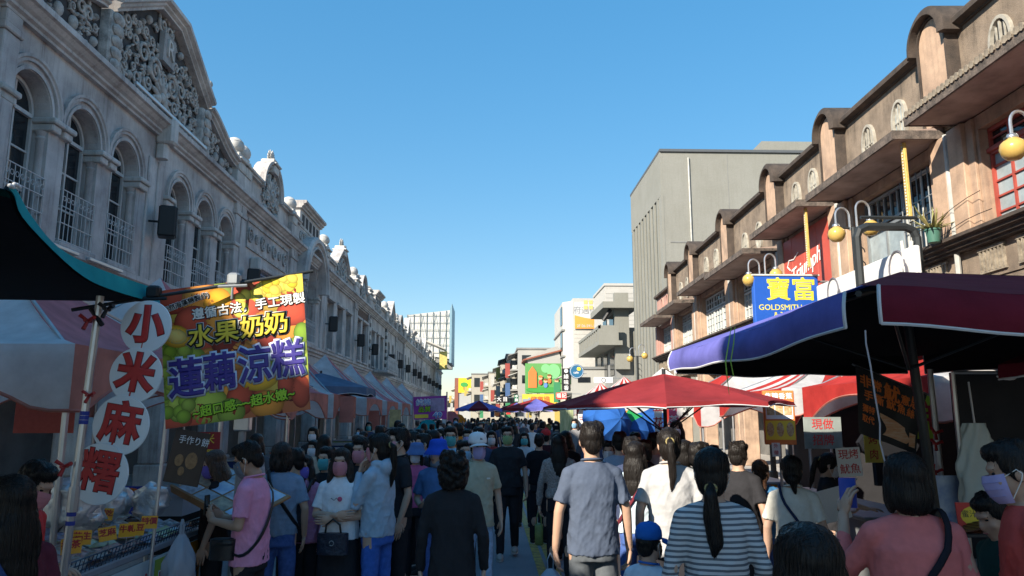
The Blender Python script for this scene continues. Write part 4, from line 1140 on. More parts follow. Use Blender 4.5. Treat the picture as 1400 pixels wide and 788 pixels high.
for k in range(6):
    z = b.z + (a.z-b.z)*k/5
    MB().box(a.x, c.x, 103.75, 103.82, z-.025, z+.025).build('truss_rail', tr, tb)
MB().prism([(c.x+.02, b.z-2), (c.x+.3, b.z-2), (c.x+.3, d.z), (c.x+.02, d.z-.8)], 96, 104.2).build('side_panel', mat('billboard_side', (.20,.33,.40), rough=.5), tb)
MB().box(a.x+1, c.x, 104.3, 106, 8.2, b.z).build('support_wall', m_conc2, tb)
sr = MB(); p = at(556, 452, 100); q = at(614, 482, 100)
sr.prism([(p.x+1.5, 11.9), (q.x-.4, 10.3), (q.x-.4, 10.45), (p.x+1.5, 12.1)], 97, 101); sr.build('lean_to_roof', mat('pale_tin', (.42,.40,.36), rough=.7), tb)
MB().box(q.x-1.2, q.x-.2, 99, 99.3, 7.9, 10.2).build('yellow_board', mat('faded_yellow', (.6,.5,.16), rough=.7, var=.4), tb)
# ================================================================ market stalls
m_post = mat('steel_post', (.50,.51,.52), rough=.35, metal=.75, var=.2, scale=6)
m_tred = cloth('tent_red', (.52,.045,.04), trans=.25, bump=.28, bscale=5, var=.28, scale=2.2)
m_twhite = cloth('tent_white', (.84,.84,.84), trans=.42, bump=.28, bscale=5, var=.28, scale=2.2)
m_tsal = cloth('tent_salmon', (.68,.30,.24), trans=.42, bump=.28, bscale=5, var=.28, scale=2.2)
m_tpink = cloth('tent_pink', (.66,.26,.28), trans=.42, bump=.28, bscale=5, var=.28, scale=2.2)
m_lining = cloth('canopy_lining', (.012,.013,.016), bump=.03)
m_teal = cloth('canopy_teal', (.02,.34,.38), bump=.28, bscale=5, var=.28, scale=2.2)
m_nav = cloth('canopy_navy', (.03,.05,.16), bump=.05)
m_tblue = cloth('canopy_blue', (.16,.16,.50), bump=.28, bscale=5, var=.28, scale=2.2, trans=.08)
m_maroon = cloth('canopy_maroon', (.15,.014,.028), bump=.28, bscale=5, var=.28, scale=2.2)
m_umred = cloth('umbrella_red', (.31,.035,.04), bump=.28, bscale=5, var=.28, scale=2.2, trans=.15)
m_umblue = cloth('umbrella_blue', (.03,.13,.44), bump=.28, bscale=5, var=.28, scale=2.2, trans=.2)
m_slate = cloth('canopy_slate', (.11,.16,.24), bump=.28, bscale=5, var=.28, scale=2.2)
m_piping = plain('white_piping', (.62,.62,.62))
def tent(x, y, wx, wy, ez, pz, label, mats, group=None, val=.5, arch=True, rz=0., stripes=False, posts=True, vmats=None):
    """pop-up tent; mats = (toward camera, street sides +x, far, -x)"""
    h = thing('market_tent', label, 'tent', (x, y, 0), rz, group)
    hx, hy = wx/2, wy/2
    C4 = [(-hx,-hy),(hx,-hy),(hx,hy),(-hx,hy)]
    for k in range(4):
        a, b = C4[k], C4[(k+1) % 4]
        def fn(u, v):
            ex = a[0]+(b[0]-a[0])*u; ey = a[1]+(b[1]-a[1])*u
            s = 1-v
            sag = .06*math.sin(math.pi*u)*math.sin(math.pi*s)
            return (ex*s, ey*s, ez+(pz-ez)*(v**1.45) - sag)
        m_ = mats[k]
        if stripes:
            pm = MB(); nst = 6
            for q in range(nst):
                pm.grid(lambda u, v: fn((q+u)/nst, v), 2, 8, mi=q % 2)
            pm.build('roof_panel', [m_twhite, m_tred], h, smooth=True)
        else:
            MB().grid(fn, 8, 8).build('roof_panel', m_, h, smooth=True)
        vm = MB(); n = 24
        def bot(u):
            d = abs(u-.5)*2
            if not arch: return val
            return val - (val-.14)*max(0, (1-(d/.86)**2.4)) if d < .86 else val
        for i in range(n):
            u0, u1 = i/n, (i+1)/n
            P = lambda u, dz, o=0: (a[0]+(b[0]-a[0])*u*1.0, a[1]+(b[1]-a[1])*u, ez-dz)
            vm.add([P(u0,0),P(u1,0),P(u1,bot(u1)),P(u0,bot(u0))], [(0,1,2,3)])
        vm.build('valance', (vmats or mats)[k], h)
        if arch:
            t = MB(); t.tube([(a[0]+(b[0]-a[0])*i/n*1.0+ (0), a[1]+(b[1]-a[1])*i/n, ez-bot(i/n)) for i in range(n+1)], .012, 4); t.build('hem', m_tsal, h)
    if posts:
        for cx, cy in C4:
            sx, sy = (1 if cx > 0 else -1), (1 if cy > 0 else -1)
            MB().tube([(cx-sx*.04, cy-sy*.04, 0 if y > 0 else 0), (cx-sx*.04, cy-sy*.04, ez-.01)], .022, 8).build('post', m_post, h)
        fr = MB()
        for k in range(4):
            a, b = C4[k], C4[(k+1) % 4]
            fr.tube([(a[0]*.98, a[1]*.98, ez-.05), (b[0]*.98, b[1]*.98, ez-.05)], .014, 5)
            fr.tube([(a[0]*.98, a[1]*.98, ez-.06), (0, 0, pz-.12)], .014, 5)
        fr.build('frame', m_post, h)
    return h
G_T = 'peaked market tents along the left side'
rw = (m_twhite, m_tpink, m_twhite, m_tpink)
rv = (m_twhite, m_tsal, m_twhite, m_tsal)
tent(-4.28, 6.55, 3.05, 3.0, 2.34, 3.35, 'red and white tent over the goods table beside the round character signs', rw, G_T, val=.44, vmats=rv)
tent(-4.55, 10.3, 3.0, 3.0, 2.35, 3.75, 'red and white tent whose peak shows behind the fruit banner', rw, G_T, vmats=rv)
tent(-4.9, 14.6, 3.0, 3.0, 2.3, 3.5, 'red and white tent hidden mostly by the fruit banner', rw, G_T, vmats=rv)
tent(-5.13, 19.3, 3.0, 3.0, 2.36, 3.7, 'red and white tent with an arched salmon valance next to the slate parasol', rw, G_T, val=.56, vmats=rv)
for yy_, lab in ((23.6, 'behind the slate parasol'), (28.0, 'second beyond the slate parasol'), (32.6, 'third beyond the slate parasol'), (38.0, 'before the purple hanging banner'), (44.6, 'behind the purple hanging banner')):
    tent(-5.13, yy_, 3.2, 3.2, 2.36, 3.75, 'red and white peaked tent ' + lab, rw, G_T, val=.5, vmats=rv)
def parasol(x, y, rad, ez, pz, label, cols, n=8, val=.16, rz=0., square=None, group=None, tilt=(0,0), lining=None, polem=None, ground=True):
    """umbrella with n panels; square=(hx,hy) makes a four-sided market canopy with the panels split"""
    h = thing('market_parasol', label, 'umbrella', (x, y, 0), rz, group)
    if square:
        hx, hy = square; cs = [(-hx,-hy),(hx,-hy),(hx,hy),(-hx,hy)]; n = 4
    else:
        cs = [(rad*math.cos(2*math.pi*(k+.5)/n), rad*math.sin(2*math.pi*(k+.5)/n)) for k in range(n)]
    tz = lambda px, py: tilt[0]*px + tilt[1]*py
    for k in range(n):
        a, b = cs[k], cs[(k+1) % n]
        def fn(u, v):
            ex = a[0]+(b[0]-a[0])*u; ey = a[1]+(b[1]-a[1])*u; s = 1-v
            pin = 1 - .05*math.sin(math.pi*u)*s
            px, py = ex*s*pin, ey*s*pin
            return (px, py, ez+(pz-ez)*(1-s**1.12) + tz(px,py) - .05*math.sin(math.pi*u)*math.sin(math.pi*s)+.02*math.sin(math.pi*u)*s)
        m_ = cols[k % len(cols)]
        pn = MB().grid(fn, 8, 6).build('canopy_panel', m_, h, smooth=True)
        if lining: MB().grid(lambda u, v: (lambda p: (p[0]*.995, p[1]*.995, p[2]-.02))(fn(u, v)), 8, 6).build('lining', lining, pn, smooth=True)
        if val:
            wv = lambda u: val*(.9+.14*math.sin(u*9+k))
            def vf(u, v):
                p = fn(u, 0); o = 1 + .012*v + .008*math.sin(u*14+k*2)*v
                return (p[0]*o, p[1]*o, p[2]-wv(u)*v)
            MB().grid(vf, 10, 2).build('valance', m_, h, smooth=True)
            MB().tube([vf(i/12, 1) for i in range(13)], .007, 4).build('piping', m_piping, h)
    rb = MB()
    for a in cs: rb.tube([(a[0]*.97, a[1]*.97, ez-.02+tz(a[0],a[1])), (0,0,pz-.05)], .012, 5); rb.tube([(a[0]*.5, a[1]*.5, ez+(pz-ez)*.45+tz(a[0],a[1])*.5), (0,0,ez-.35)], .009, 5)
    rb.build('ribs', polem or m_dmetal, h)
    MB().tube([(0,0,.02),(0,0,pz+.06)], .026, 8).build('pole', polem or m_dmetal, h)
    MB().lathe([(.26,0),(.26,.04),(.08,.1),(.05,.3),(.05,.3)], 16).build('base', m_dmetal, h, auto=40)
    return h
parasol(-4.35, 19.6, 1.5, 2.55, 2.95, 'slate blue parasol pitched between the peaked tents', [m_slate], n=6, val=.2, lining=m_lining)
# --- far parasols over the crowd
parasol(at(655,560,46).x, 46, 1.5, 2.25, 2.75, 'blue and maroon parasol over the far crowd by the left tents', [m_tblue, m_maroon, m_tblue, m_umred], n=8)
parasol(at(733,560,38).x, 38, 1.8, 2.2, 2.7, 'red and blue striped parasol over the far crowd before the arrow sign', [m_umred, m_tblue, m_umred, cloth('umbrella_lilac', (.25,.25,.55), trans=.2)], n=8)
parasol(at(706,560,50).x, 50, 1.5, 2.2, 2.7, 'maroon and blue parasol behind the striped one', [m_maroon, m_tblue], n=8)
# --- right side: red umbrella, the big blue and maroon canopy, second maroon one
parasol(at(908,530,9.3).x, 9.3, 1.52, 2.0, 2.38, 'wide red umbrella with white piping under the blue canopy', [m_umred], n=8, val=.05, tilt=(.02, .0), rz=R(10))
bc = thing('market_canopy', 'big canopy with a blue street side and a maroon front, held on a dark post', 'canopy', (0,0,0))
cn = [(1.74, 3.42), (4.6, 3.42), (4.2, 7.25), (1.76, 7.25)]
pk_ = (3.05, 5.35, 2.92)
EZ = 2.475
for k, (m_, vm_) in enumerate(((m_maroon, m_maroon), (m_maroon, m_maroon), (m_tblue, m_tblue), (m_tblue, m_tblue))):
    a, b = cn[k], cn[(k+1) % 4]
    def fn(u, v):
        ex = a[0]+(b[0]-a[0])*u; ey = a[1]+(b[1]-a[1])*u
        return (ex+(pk_[0]-ex)*v, ey+(pk_[1]-ey)*v, EZ+(pk_[2]-EZ)*v - .04*math.sin(math.pi*u)*(1-v) + .01*math.sin(u*17)*(1-v))
    pn = MB().grid(fn, 12, 6).build('canopy_panel', m_, bc, smooth=True)
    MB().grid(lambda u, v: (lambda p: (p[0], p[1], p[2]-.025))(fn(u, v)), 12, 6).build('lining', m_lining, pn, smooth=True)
    cxm, cym = 3.05, 5.35
    def vf(u, v):
        p = fn(.035+.93*u, 0); fl = .03*v + .014*math.sin(u*11+k)*v
        dx, dy = p[0]-cxm, p[1]-cym; L = math.hypot(dx, dy)
        cur = .035*math.sin(math.pi*v)
        return (p[0]+dx/L*(fl+cur), p[1]+dy/L*(fl+cur), p[2]-(.185+.012*math.sin(u*7+k))*v)
    MB().grid(vf, 24, 5).build('valance', vm_, bc, smooth=True)
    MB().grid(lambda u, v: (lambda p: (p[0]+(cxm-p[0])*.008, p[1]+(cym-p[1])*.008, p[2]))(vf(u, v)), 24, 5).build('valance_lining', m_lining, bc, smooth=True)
    MB().tube([vf(0, 1-i/6) for i in range(7)] , .009, 5).build('piping', m_piping, bc)
    MB().tube([vf(i/24, 1) for i in range(25)], .008, 5).build('piping', m_piping, bc)
    MB().tube([vf(1, 1-i/6) for i in range(7)], .009, 5).build('piping', m_piping, bc)
    MB().tube([(a[0], a[1], EZ-.04), (pk_[0], pk_[1], pk_[2]-.08)], .016, 6).build('rib', m_dmetal, bc)
    MB().tube([((a[0]+pk_[0])/2, (a[1]+pk_[1])/2, (EZ+pk_[2])/2-.06), (pk_[0], pk_[1], 2.2)], .012, 6).build('strut', m_dmetal, bc)
MB().tube([(pk_[0]+.18, pk_[1]+.02, .02), (pk_[0], pk_[1], pk_[2]-.03)], .034, 10).build('post', m_dmetal, bc)
MB().lathe([(.3,0),(.3,.05),(.1,.12),(.06,.35),(.06,.35)], 16, (pk_[0]+.18, pk_[1]+.02, 0)).build('base', m_dmetal, bc, auto=40)
rp = thing('green_ribbon', 'lime green ribbon dangling from the blue canopy edge', 'ribbon', (0,0,0))
for q, (xa, dd) in enumerate(((996, 0), (1001, 2))):
    pts = [at(xa+4, 447, 5.0), at(xa+dd, 470, 4.98), at(xa-4+dd, 495, 4.97), at(xa-2+dd*2, 515, 4.97), at(xa+1, 540-q*25, 4.97)]
    MB().tube(pts, [.006,.012,.012,.010,.004], 6, flat=.25).build('strand', plain('lime', (.40,.62,.08)), rp)
cord = thing('loose_cord', 'thin white cord hanging from the canopy corner by the notch', 'cord', (0,0,0))
MB().tube([at(1183, 452, 3.42), at(1184, 470, 3.40), at(1190, 500, 3.38), at(1196, 540, 3.38), at(1203, 580, 3.39), at(1203, 605, 3.4), at(1212, 640, 3.4)], .004, 5).build('strand', mat('cord_white', (.42,.38,.38), rough=.8), cord)
parasol(7.0, 7.2, 2.4, 2.85, 3.7, 'maroon canopy rising behind the blue and maroon one', [m_maroon], square=(2.35, 2.0), val=.12, lining=m_lining)
parasol(4.95, 4.9, 1.4, 2.22, 2.75, 'dark lined parasol pitched under the maroon canopy', [m_maroon, m_lining], n=6, val=.1, lining=m_lining, rz=R(20))
# --- right side red and white tents
G_R = 'red and white tents along the right side'
rr4 = (m_twhite, m_tred, m_twhite, m_tred)
tent(5.86, 8.8, 3.04, 3.0, 2.25, 3.2, 'red arched tent of the squid stall, behind the black hanging banner', rr4, G_R, val=.45)
tent(5.75, 12.3, 3.0, 3.0, 2.25, 3.0, 'striped red and white tent behind the menu light box', rr4, G_R, val=.4, stripes=True)
tent(5.6, 16.0, 3.0, 3.0, 2.2, 3.1, 'red arched tent beside the leaning blue umbrellas', rr4, G_R, val=.55)
tent(4.9, 21.0, 3.0, 3.0, 2.2, 3.2, 'white peaked tent behind the grey shirted man', (m_twhite,)*4, G_R, val=.3, arch=False)
tent(4.7, 26.0, 3.0, 3.0, 2.25, 3.2, 'red striped tent beyond the white peaked one', rr4, G_R, val=.4, stripes=True)
tent(4.6, 31.0, 3.0, 3.0, 2.25, 3.2, 'red striped tent further along the right kerb', rr4, G_R, val=.4, stripes=True)
# leaning blue umbrellas used as screens
def small_umbrella(x, y, z, tilt, rz, label, cols, r=.62):
    h = thing('folded_out_umbrella', label, 'umbrella', (x, y, z), 0, 'blue umbrellas set up as sun screens', rot=(tilt, 0, rz))
    n = 8
    for k in range(n):
        a0, a1 = 2*math.pi*k/n, 2*math.pi*(k+1)/n
        def fn(u, v):
            a = a0+(a1-a0)*u; rr = r*v*(1-.06*math.sin(math.pi*u))
            return (rr*math.cos(a), rr*math.sin(a), .28*(1-v*v)-.03*math.sin(math.pi*u)*v)
        MB().grid(fn, 4, 5).build('panel', cols[k % len(cols)], h, smooth=True)
    MB().tube([(0,0,.34),(0,0,-.7)], .008, 6).build('shaft', m_dmetal, h)
    rb = MB()
    for k in range(n):
        a = 2*math.pi*k/n; rb.tube([(r*math.cos(a)*t, r*math.sin(a)*t, .275*(1-t*t)-.006) for t in (0,.35,.7,1)], .004, 4)
    rb.build('ribs', m_dmetal, h)
uy = 12.6
for px, py, ti, rz_, lab, cols in ((838, 578, 75, 20, 'blue umbrella leaning nearest the rainbow one', [m_umblue]), (858, 590, 80, -25, 'rainbow panelled umbrella between the blue ones', [m_umblue, cloth('umbrella_green', (.03,.35,.1), trans=.2), cloth('umbrella_orange', (.7,.25,.03), trans=.2), m_umblue]),
                                   (886, 584, 65, -40, 'blue umbrella propped before the red arched tent', [m_umblue]), (822, 574, 60, 15, 'blue umbrella beside the white peaked tent', [m_umblue])):
    p = at(px, py, uy); small_umbrella(p.x, uy, p.z, R(ti), R(rz_), lab, cols, .37); uy += .35

# ---------------------------------------------------------------- near left: teal canopy
tc_ = thing('teal_canopy', 'teal canopy with black lining over the goods stall', 'canopy', (0,0,0))
def onX(px, py, X):
    d = _f + _r*(px-700)/1020 + _u*(394-py)/1020
    t = X/d[0]; return Vector((X, d[1]*t, CAMH+d[2]*t))
topc = [onX(x, y, -1.9) for x, y in ((14,254),(24,262),(45,298),(85,342),(150,373),(236,402))]
botc = [onX(x, y, -1.88) for x, y in ((12,258),(20,268),(36,304),(108,374),(160,399),(218,415))]
def lerp_path(P, t):
    t *= len(P)-1; i = min(int(t), len(P)-2); return P[i].lerp(P[i+1], t-i)
def rb_path(P, t):    # smooth (Catmull-Rom)
    t *= len(P)-1; i = min(int(t), len(P)-2); f = t-i
    p0, p1, p2, p3 = P[max(i-1,0)], P[i], P[i+1], P[min(i+2,len(P)-1)]
    return .5*((2*p1)+(p2-p0)*f+(2*p0-5*p1+4*p2-p3)*f*f+(3*p1-p0-3*p2+p3)*f**3)
MB().grid(lambda u, v: tuple(rb_path(topc, u).lerp(rb_path(botc, u), v)), 24, 3).build('valance', m_teal, tc_, smooth=True)
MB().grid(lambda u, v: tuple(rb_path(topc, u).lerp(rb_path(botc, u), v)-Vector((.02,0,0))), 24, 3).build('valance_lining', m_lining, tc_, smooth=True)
def sheet(u, v):
    p = rb_path(topc, u)
    far = rb_path(topc, 1)
    return (p.x-3.6*v, p.y-.05*v, p.z+(.55*(1-(2*v-1)**2) if 0 else .10*math.sin(math.pi*v))*(1-.9*u)-.02)
near = rb_path(topc, 0)
MB().grid(sheet, 20, 10).build('canopy_sheet', m_teal, tc_, smooth=True)
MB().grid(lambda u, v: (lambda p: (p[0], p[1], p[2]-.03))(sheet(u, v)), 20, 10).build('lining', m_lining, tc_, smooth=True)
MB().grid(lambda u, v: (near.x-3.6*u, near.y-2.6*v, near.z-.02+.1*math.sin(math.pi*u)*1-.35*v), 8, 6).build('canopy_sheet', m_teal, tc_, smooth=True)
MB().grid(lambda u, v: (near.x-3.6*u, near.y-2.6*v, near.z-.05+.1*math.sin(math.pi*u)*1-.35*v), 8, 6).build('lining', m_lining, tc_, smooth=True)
kn = MB()
for k in range(5): kn.ell(onX(14+k*3, 254+2*math.sin(k*2), -1.88), (.010,.010,.009), 8, 6)
kn.build('tie_knot', m_piping, tc_, smooth=True)
for X_, Y_ in ((-5.4, 4.2), (-5.4, 1.0), (-2.0, .6)): MB().tube([(X_, Y_, 0), (X_, Y_, 2.5)], .022, 8).build('post', m_post, tc_)
# leaning steel post with clamp knobs
lp = thing('leaning_post', 'leaning steel post carrying the cross bar of signs', 'post', (0,0,0))
p1_, p2_ = at(137, 405, 3.85), at(98, 700, 3.85)
dirp = (p2_-p1_).normalized(); base_ = p1_ + dirp*(p1_.z/-dirp.z)
MB().tube([base_, p1_], .019, 10).build('tube', m_chrome, lp)
MB().tube([p2_+Vector((.002,0,.0)), p2_-dirp*.12], .026, 10).build('sleeve', m_chrome, lp)
m_redp = mat('red_plastic', (.38,.03,.03), rough=.4); 
def knob(parent, c, m, s=1.):
    k = MB(); 
    for a in (20, 140, 260): k.tube([c, c+Vector((math.cos(R(a))*.045*s, -.02, math.sin(R(a))*.045*s))], [.008*s,.011*s], 6)
    k.tube([c+Vector((0,.03,0)), c+Vector((0,-.03,0))], .009*s, 6); k.build('clamp_knob', m, parent)
knob(lp, at(146, 423, 3.82), m_blk, 1.); knob(lp, at(120, 439, 3.82), m_redp, 1.); knob(lp, at(122, 541, 3.82), m_redp, .8); knob(lp, at(88, 638, 3.84), m_redp, 1.)
MB().tube([at(124,422,3.84), at(140,445,3.84)], .012, 6).build('clamp_bar', m_blk, lp)
m_tape = plain('blue_tape', (.03,.05,.3))
for py in (566, 572, 578, 690, 700, 712): 
    c = p1_ + dirp*((py-405)/295*(p2_-p1_).length); MB().tube([c, c+dirp*.02], .0215, 10).build('tape_wrap', m_tape, lp)
cbar = thing('cross_bar', 'thin dark cross bar holding the fruit banner and the round signs', 'bar', (0,0,0))
b0, b1 = at(98, 424, 4.0), at(428, 371, 4.26)
MB().tube([b0, b1], .010, 8).build('rod', m_dmetal, cbar)
for px in (204, 314):
    c = b0.lerp(b1, (px-98)/330); q = MB(); q.cbox(c.x-.035, c.x+.035, c.y-.03, c.y+.03, c.z-.01, c.z+.06, .012); q.tube([c+Vector((0,-.02,-.01)), c+Vector((0,-.02,-.09))], .007, 6); q.tube([c+Vector((-.08,-.02,-.02)), c+Vector((.08,-.02,-.012))], .009, 6); q.build('spring_clamp', m_blk if px < 250 else m_grmetal, cbar)
# round signs
m_disc = plain('sign_board_white', (.72,.78,.82), rough=.4); m_dred = plain('character_red', (.50,.035,.035), rough=.5); m_outl = plain('character_outline', (.10,.01,.012))
prevc = None
for ch, px, py, rr, word in (('小', 200, 447, 36, 'topmost'), ('米', 186, 513, 37, 'second'), ('麻', 165.5, 581.5, 39.5, 'third'), ('糬', 136, 648, 40, 'lowest')):
    dpt = 4.05
    c = at(px, py, dpt); r_ = rr*dpt/1020
    h = thing('round_sign', f'round white sign with one red character, the {word} of its chain', 'sign', c, group='round character signs on a chain', rot=(0, R(9 if word != 'topmost' else 2), R(-6)))
    MB().lathe([(0,-.006),(r_*.98,-.006),(r_,0),(r_*.98,.006),(0,.006)], 40).build('board', m_disc, h, rot=(R(90),0,0))
    bo_ = {'小': .05, '米': .046, '麻': .032, '糬': .022}[ch]
    text(ch, r_*1.42, m_outl, h, (0, -.0075, .0), (R(90),0,0), bold=bo_+.013, depth=.001)
    text(ch, r_*1.42, m_dred, h, (0, -.0095, .0), (R(90),0,0), bold=bo_, depth=.001)
    if prevc is not None:
        m_ = MB(); d_ = (c-prevc).normalized(); m_.tube([Vector((0,0,0))-d_*(r_+.025), Vector((0,0,0))-d_*(r_-.02)], .005, 5); o_ = m_.build('link', m_redp, h); o_.rotation_euler = (0, -R(9), 0)
    prevc = c
# ---------------------------------------------------------------- fruit banner
def quad_map(c00, c10, c11, c01, ripple=.012, ph=0.):
    def f(s, t, off=0.):
        p = c00*(1-s)*(1-t)+c10*s*(1-t)+c11*s*t+c01*(1-s)*t
        p = p + Vector((0, ripple*(math.sin(5*s+3*t+ph)+.5*math.sin(11*s-4*t))*(.3+.7*(1-t)) - off, 0))
        return p
    return f
def warp(o, fm, W=1., Hh=1., off=0.):
    """text mesh in banner units (x 0..W, z 0..H on the sheet) -> onto the hanging sheet"""
    M_ = o.matrix_basis.copy(); me = o.data
    for v in me.vertices:
        p = M_ @ v.co
        v.co = fm(p.x/W, p.z/Hh, off - p.y)
    o.matrix_basis = Matrix.Identity(4)
    return o
fb = thing('fruit_banner', 'printed fruit banner with purple and yellow characters clipped to a cross bar', 'banner', (0,0,0))
yB = 4.22
fm = quad_map(at(226.5,587,yB), at(425.5,560,yB), at(413,374,yB), at(218,398,yB), .010)
MB().grid(lambda s, t: tuple(fm(s, t)), 30, 28).build('sheet', plain('banner_base', (.45,.12,.04), rough=.45), fb, smooth=True)
MB().grid(lambda s, t: tuple(fm(s, t, -.004)), 20, 20).build('back', plain('banner_back', (.6,.6,.6)), fb, smooth=True)
def vcol_mat(name):
    m = bpy.data.materials.new(name); m.use_nodes = True
    a = m.node_tree.nodes.new('ShaderNodeAttribute'); a.attribute_name = 'Col'
    b = m.node_tree.nodes['Principled BSDF']; b.inputs['Roughness'].default_value = .42; b.inputs['Specular IOR Level'].default_value = .25
    m.node_tree.links.new(a.outputs['Color'], b.inputs['Base Color']); return m
m_print = vcol_mat('fruit_print_ink')
class Print:
    def __init__(s): s.mb = MB(); s.c = []; s.k = 0
    def fruit(s, x, z, rx, rz, col, fm, a=0., n=18):
        s.k += 1; off = .0006 + s.k*.00001
        rings = [(0,1.35),(.3,1.25),(.62,1.0),(.86,.70),(1.,.40)]
        hx, hz = -.3, .35
        vs = []; cs = []
        for f, l in rings:
            for i in range(1 if f == 0 else n):
                t = 2*math.pi*i/n; u = f*math.cos(t); v = f*math.sin(t)
                uu, vv = u+(1-f)*hx, v+(1-f)*hz
                X = x + (uu*math.cos(a)*rx - vv*math.sin(a)*rz); Z = z + (uu*math.sin(a)*rx + vv*math.cos(a)*rz)
                X = min(max(X, 0), 1); Z = min(max(Z, 0), 1)
                vs.append(tuple(fm(X, Z, off))); cs.append(tuple(min(1, c*l) for c in col))
        fs = [(0, 1+i, 1+(i+1) % n) for i in range(n)]
        for r_ in range(3):
            o = 1+r_*n
            fs += [(o+i, o+n+i, o+n+(i+1) % n, o+(i+1) % n) for i in range(n)]
        s.mb.add(vs, fs); s.c += cs
    def build(s, name, parent):
        o = s.mb.build(name, m_print, parent)
        at_ = o.data.color_attributes.new('Col', 'FLOAT_COLOR', 'POINT')
        at_.data.foreach_set('color', [x for c in s.c for x in (*c, 1)])
        return o
P_ = Print(); q = random.Random(4)
OR, RD, YL, GR, GG, DR = (.70,.26,.04), (.48,.07,.035), (.74,.56,.08), (.26,.34,.05), (.38,.46,.07), (.22,.03,.02)
for k in range(70):      # ground cover of red and orange fruit
    x, z = q.random(), q.random(); P_.fruit(x, z, q.uniform(.08,.13), q.uniform(.08,.13), q.choice([OR, RD, (.62,.24,.05), DR, (.45,.30,.05), GR]), fm)
for x, z, rx, rz, c in ((.10,.93,.15,.12,RD),(.28,.90,.13,.14,OR),(.40,.86,.10,.11,(.8,.35,.02)),(.82,.90,.14,.12,RD),(.95,.93,.11,.14,YL),(.05,.66,.12,.10,OR),(.22,.74,.13,.12,RD),(.42,.70,.12,.11,OR),(.60,.80,.12,.12,RD),(.72,.66,.10,.10,OR),(.92,.72,.12,.10,RD),
                        (.30,.12,.14,.14,GG),(.22,.05,.10,.10,RD),(.52,.14,.10,.12,RD),(.70,.08,.12,.10,OR),(.84,.20,.06,.09,RD),(.94,.14,.07,.12,RD),(.66,.28,.14,.10,(.8,.42,.03)),(.45,.06,.10,.10,GR),(.93,.46,.08,.08,GR),(.97,.56,.06,.08,(.18,.30,.03)),(.06,.05,.12,.09,RD)):
    P_.fruit(x, z, rx, rz, c, fm)
for k in range(44):      # green grapes at the left, yellow grapes on top
    P_.fruit(q.uniform(.0,.17), q.uniform(.05,.60), .05, .05, q.choice([GR, GG, (.22,.33,.03)]), fm)
for k in range(30):
    t = q.random(); P_.fruit(.52+.38*t+q.uniform(-.05,.05), .97-.16*(1-t)+q.uniform(-.07,.05), .036, .045, q.choice([YL, (.75,.62,.08), (.7,.5,.03)]), fm, .6)
P_.fruit(.10, .65, .11, .08, (.85,.45,.04), fm, -.4); P_.fruit(.10, .65, .08, .055, (.85,.6,.18), fm, -.4)
P_.build('fruit_print', fb)
m_pur = plain('ink_purple', (.045,.03,.24), rough=.4); m_lil = plain('ink_lilac', (.72,.77,.92), rough=.4); m_wh = plain('ink_white', (.80,.78,.72), rough=.4); m_bk = plain('ink_black', (.012,.01,.01), rough=.4); m_iy = plain('ink_yellow', (.80,.60,.05), rough=.4); m_ig = plain('ink_green', (.36,.62,.03), rough=.4); m_dg = plain('ink_dark_green', (.01,.04,.005), rough=.4)
def btext(parent, fm, s, x, z, size, layers, sx=1., space=1., rot=0., shear=0., asp=1.):
    for i, (m_, bold) in enumerate(layers):
        o = text(s, size, m_, parent, (x, 0, z), (R(90), rot, 0), bold=bold, depth=.0, space=space, sx=sx, shear=shear)
        o.scale.x *= asp
        warp(o, fm, 1, 1, .0045+.0012*i)
for ch, x, sz in (('蓮',.155,.29),('藕',.39,.28),('涼',.635,.28),('糕',.865,.28)):
    btext(fb, fm, ch, x, .345 + (x-.5)*.06, sz, [(m_lil, .075), (m_pur, .028)], sx=.84)
for ch, x, sz in (('水',.27,.165),('果',.455,.165),('奶',.635,.165),('奶',.80,.165)):
    btext(fb, fm, ch, x, .63 + (x-.5)*.04, sz, [(m_wh, .115), (m_bk, .085), (m_iy, .026)], sx=1.05)
btext(fb, fm, '遵循古法，手工現製', .615, .800, .086, [(m_bk, .07), (m_wh, .03)], space=1.05, rot=R(-2))
btext(fb, fm, '(天然海藻糖製作)', .175, .885, .046, [(m_wh, .09), (m_bk, .02)], rot=R(-14))
btext(fb, fm, '~超口感~~超水嫩~', .54, .105, .085, [(m_dg, .085), (m_ig, .035)], rot=R(-4), space=1.02)
# ---------------------------------------------------------------- goods table
m_wood = mat('board_wood', (.42,.20,.08), rough=.6, var=.3, scale=5, stretch=(1,8,1))
gt = thing('goods_table', 'long goods table with a patterned skirt and orange price cards', 'table', (0,0,0))
TX, TY0, TY1, TZ = -2.44, 3.9, 6.7, .93
MB().cbox(TX-1.5, TX, TY0, TY1, TZ-.05, TZ, .01).build('table_top', mat('table_laminate', (.3,.32,.36), rough=.5), gt)
for x in (TX-1.4, TX-.1):
    for y in (TY0+.1, TY1-.1): MB().tube([(x,y,0),(x,y,TZ-.05)], .02, 8).build('leg', m_post, gt)
m_sk1 = plain('skirt_green', (.42,.52,.08)); m_sk2 = plain('skirt_white', (.62,.66,.66)); m_sk3 = plain('skirt_cyan', (.08,.38,.45)); m_sko = plain('skirt_orange', (.62,.26,.02))
sk = MB().box(TX+.012, TX+.02, TY0, TY1-.02, .15, TZ-.08).build('skirt', m_sk2, gt)
MB().box(TX+.021, TX+.024, TY0, 5.72, .15, .55).build('green_field', m_sk1, sk)
for k in range(9):
    MB().prism([(4.0+k*.2+.1+.09*math.cos(R(a)), .56+.16*math.sin(R(a))) for a in range(0, 181, 20)], TX+.021, TX+.025, axis='x').build('wave', m_sk3, sk)
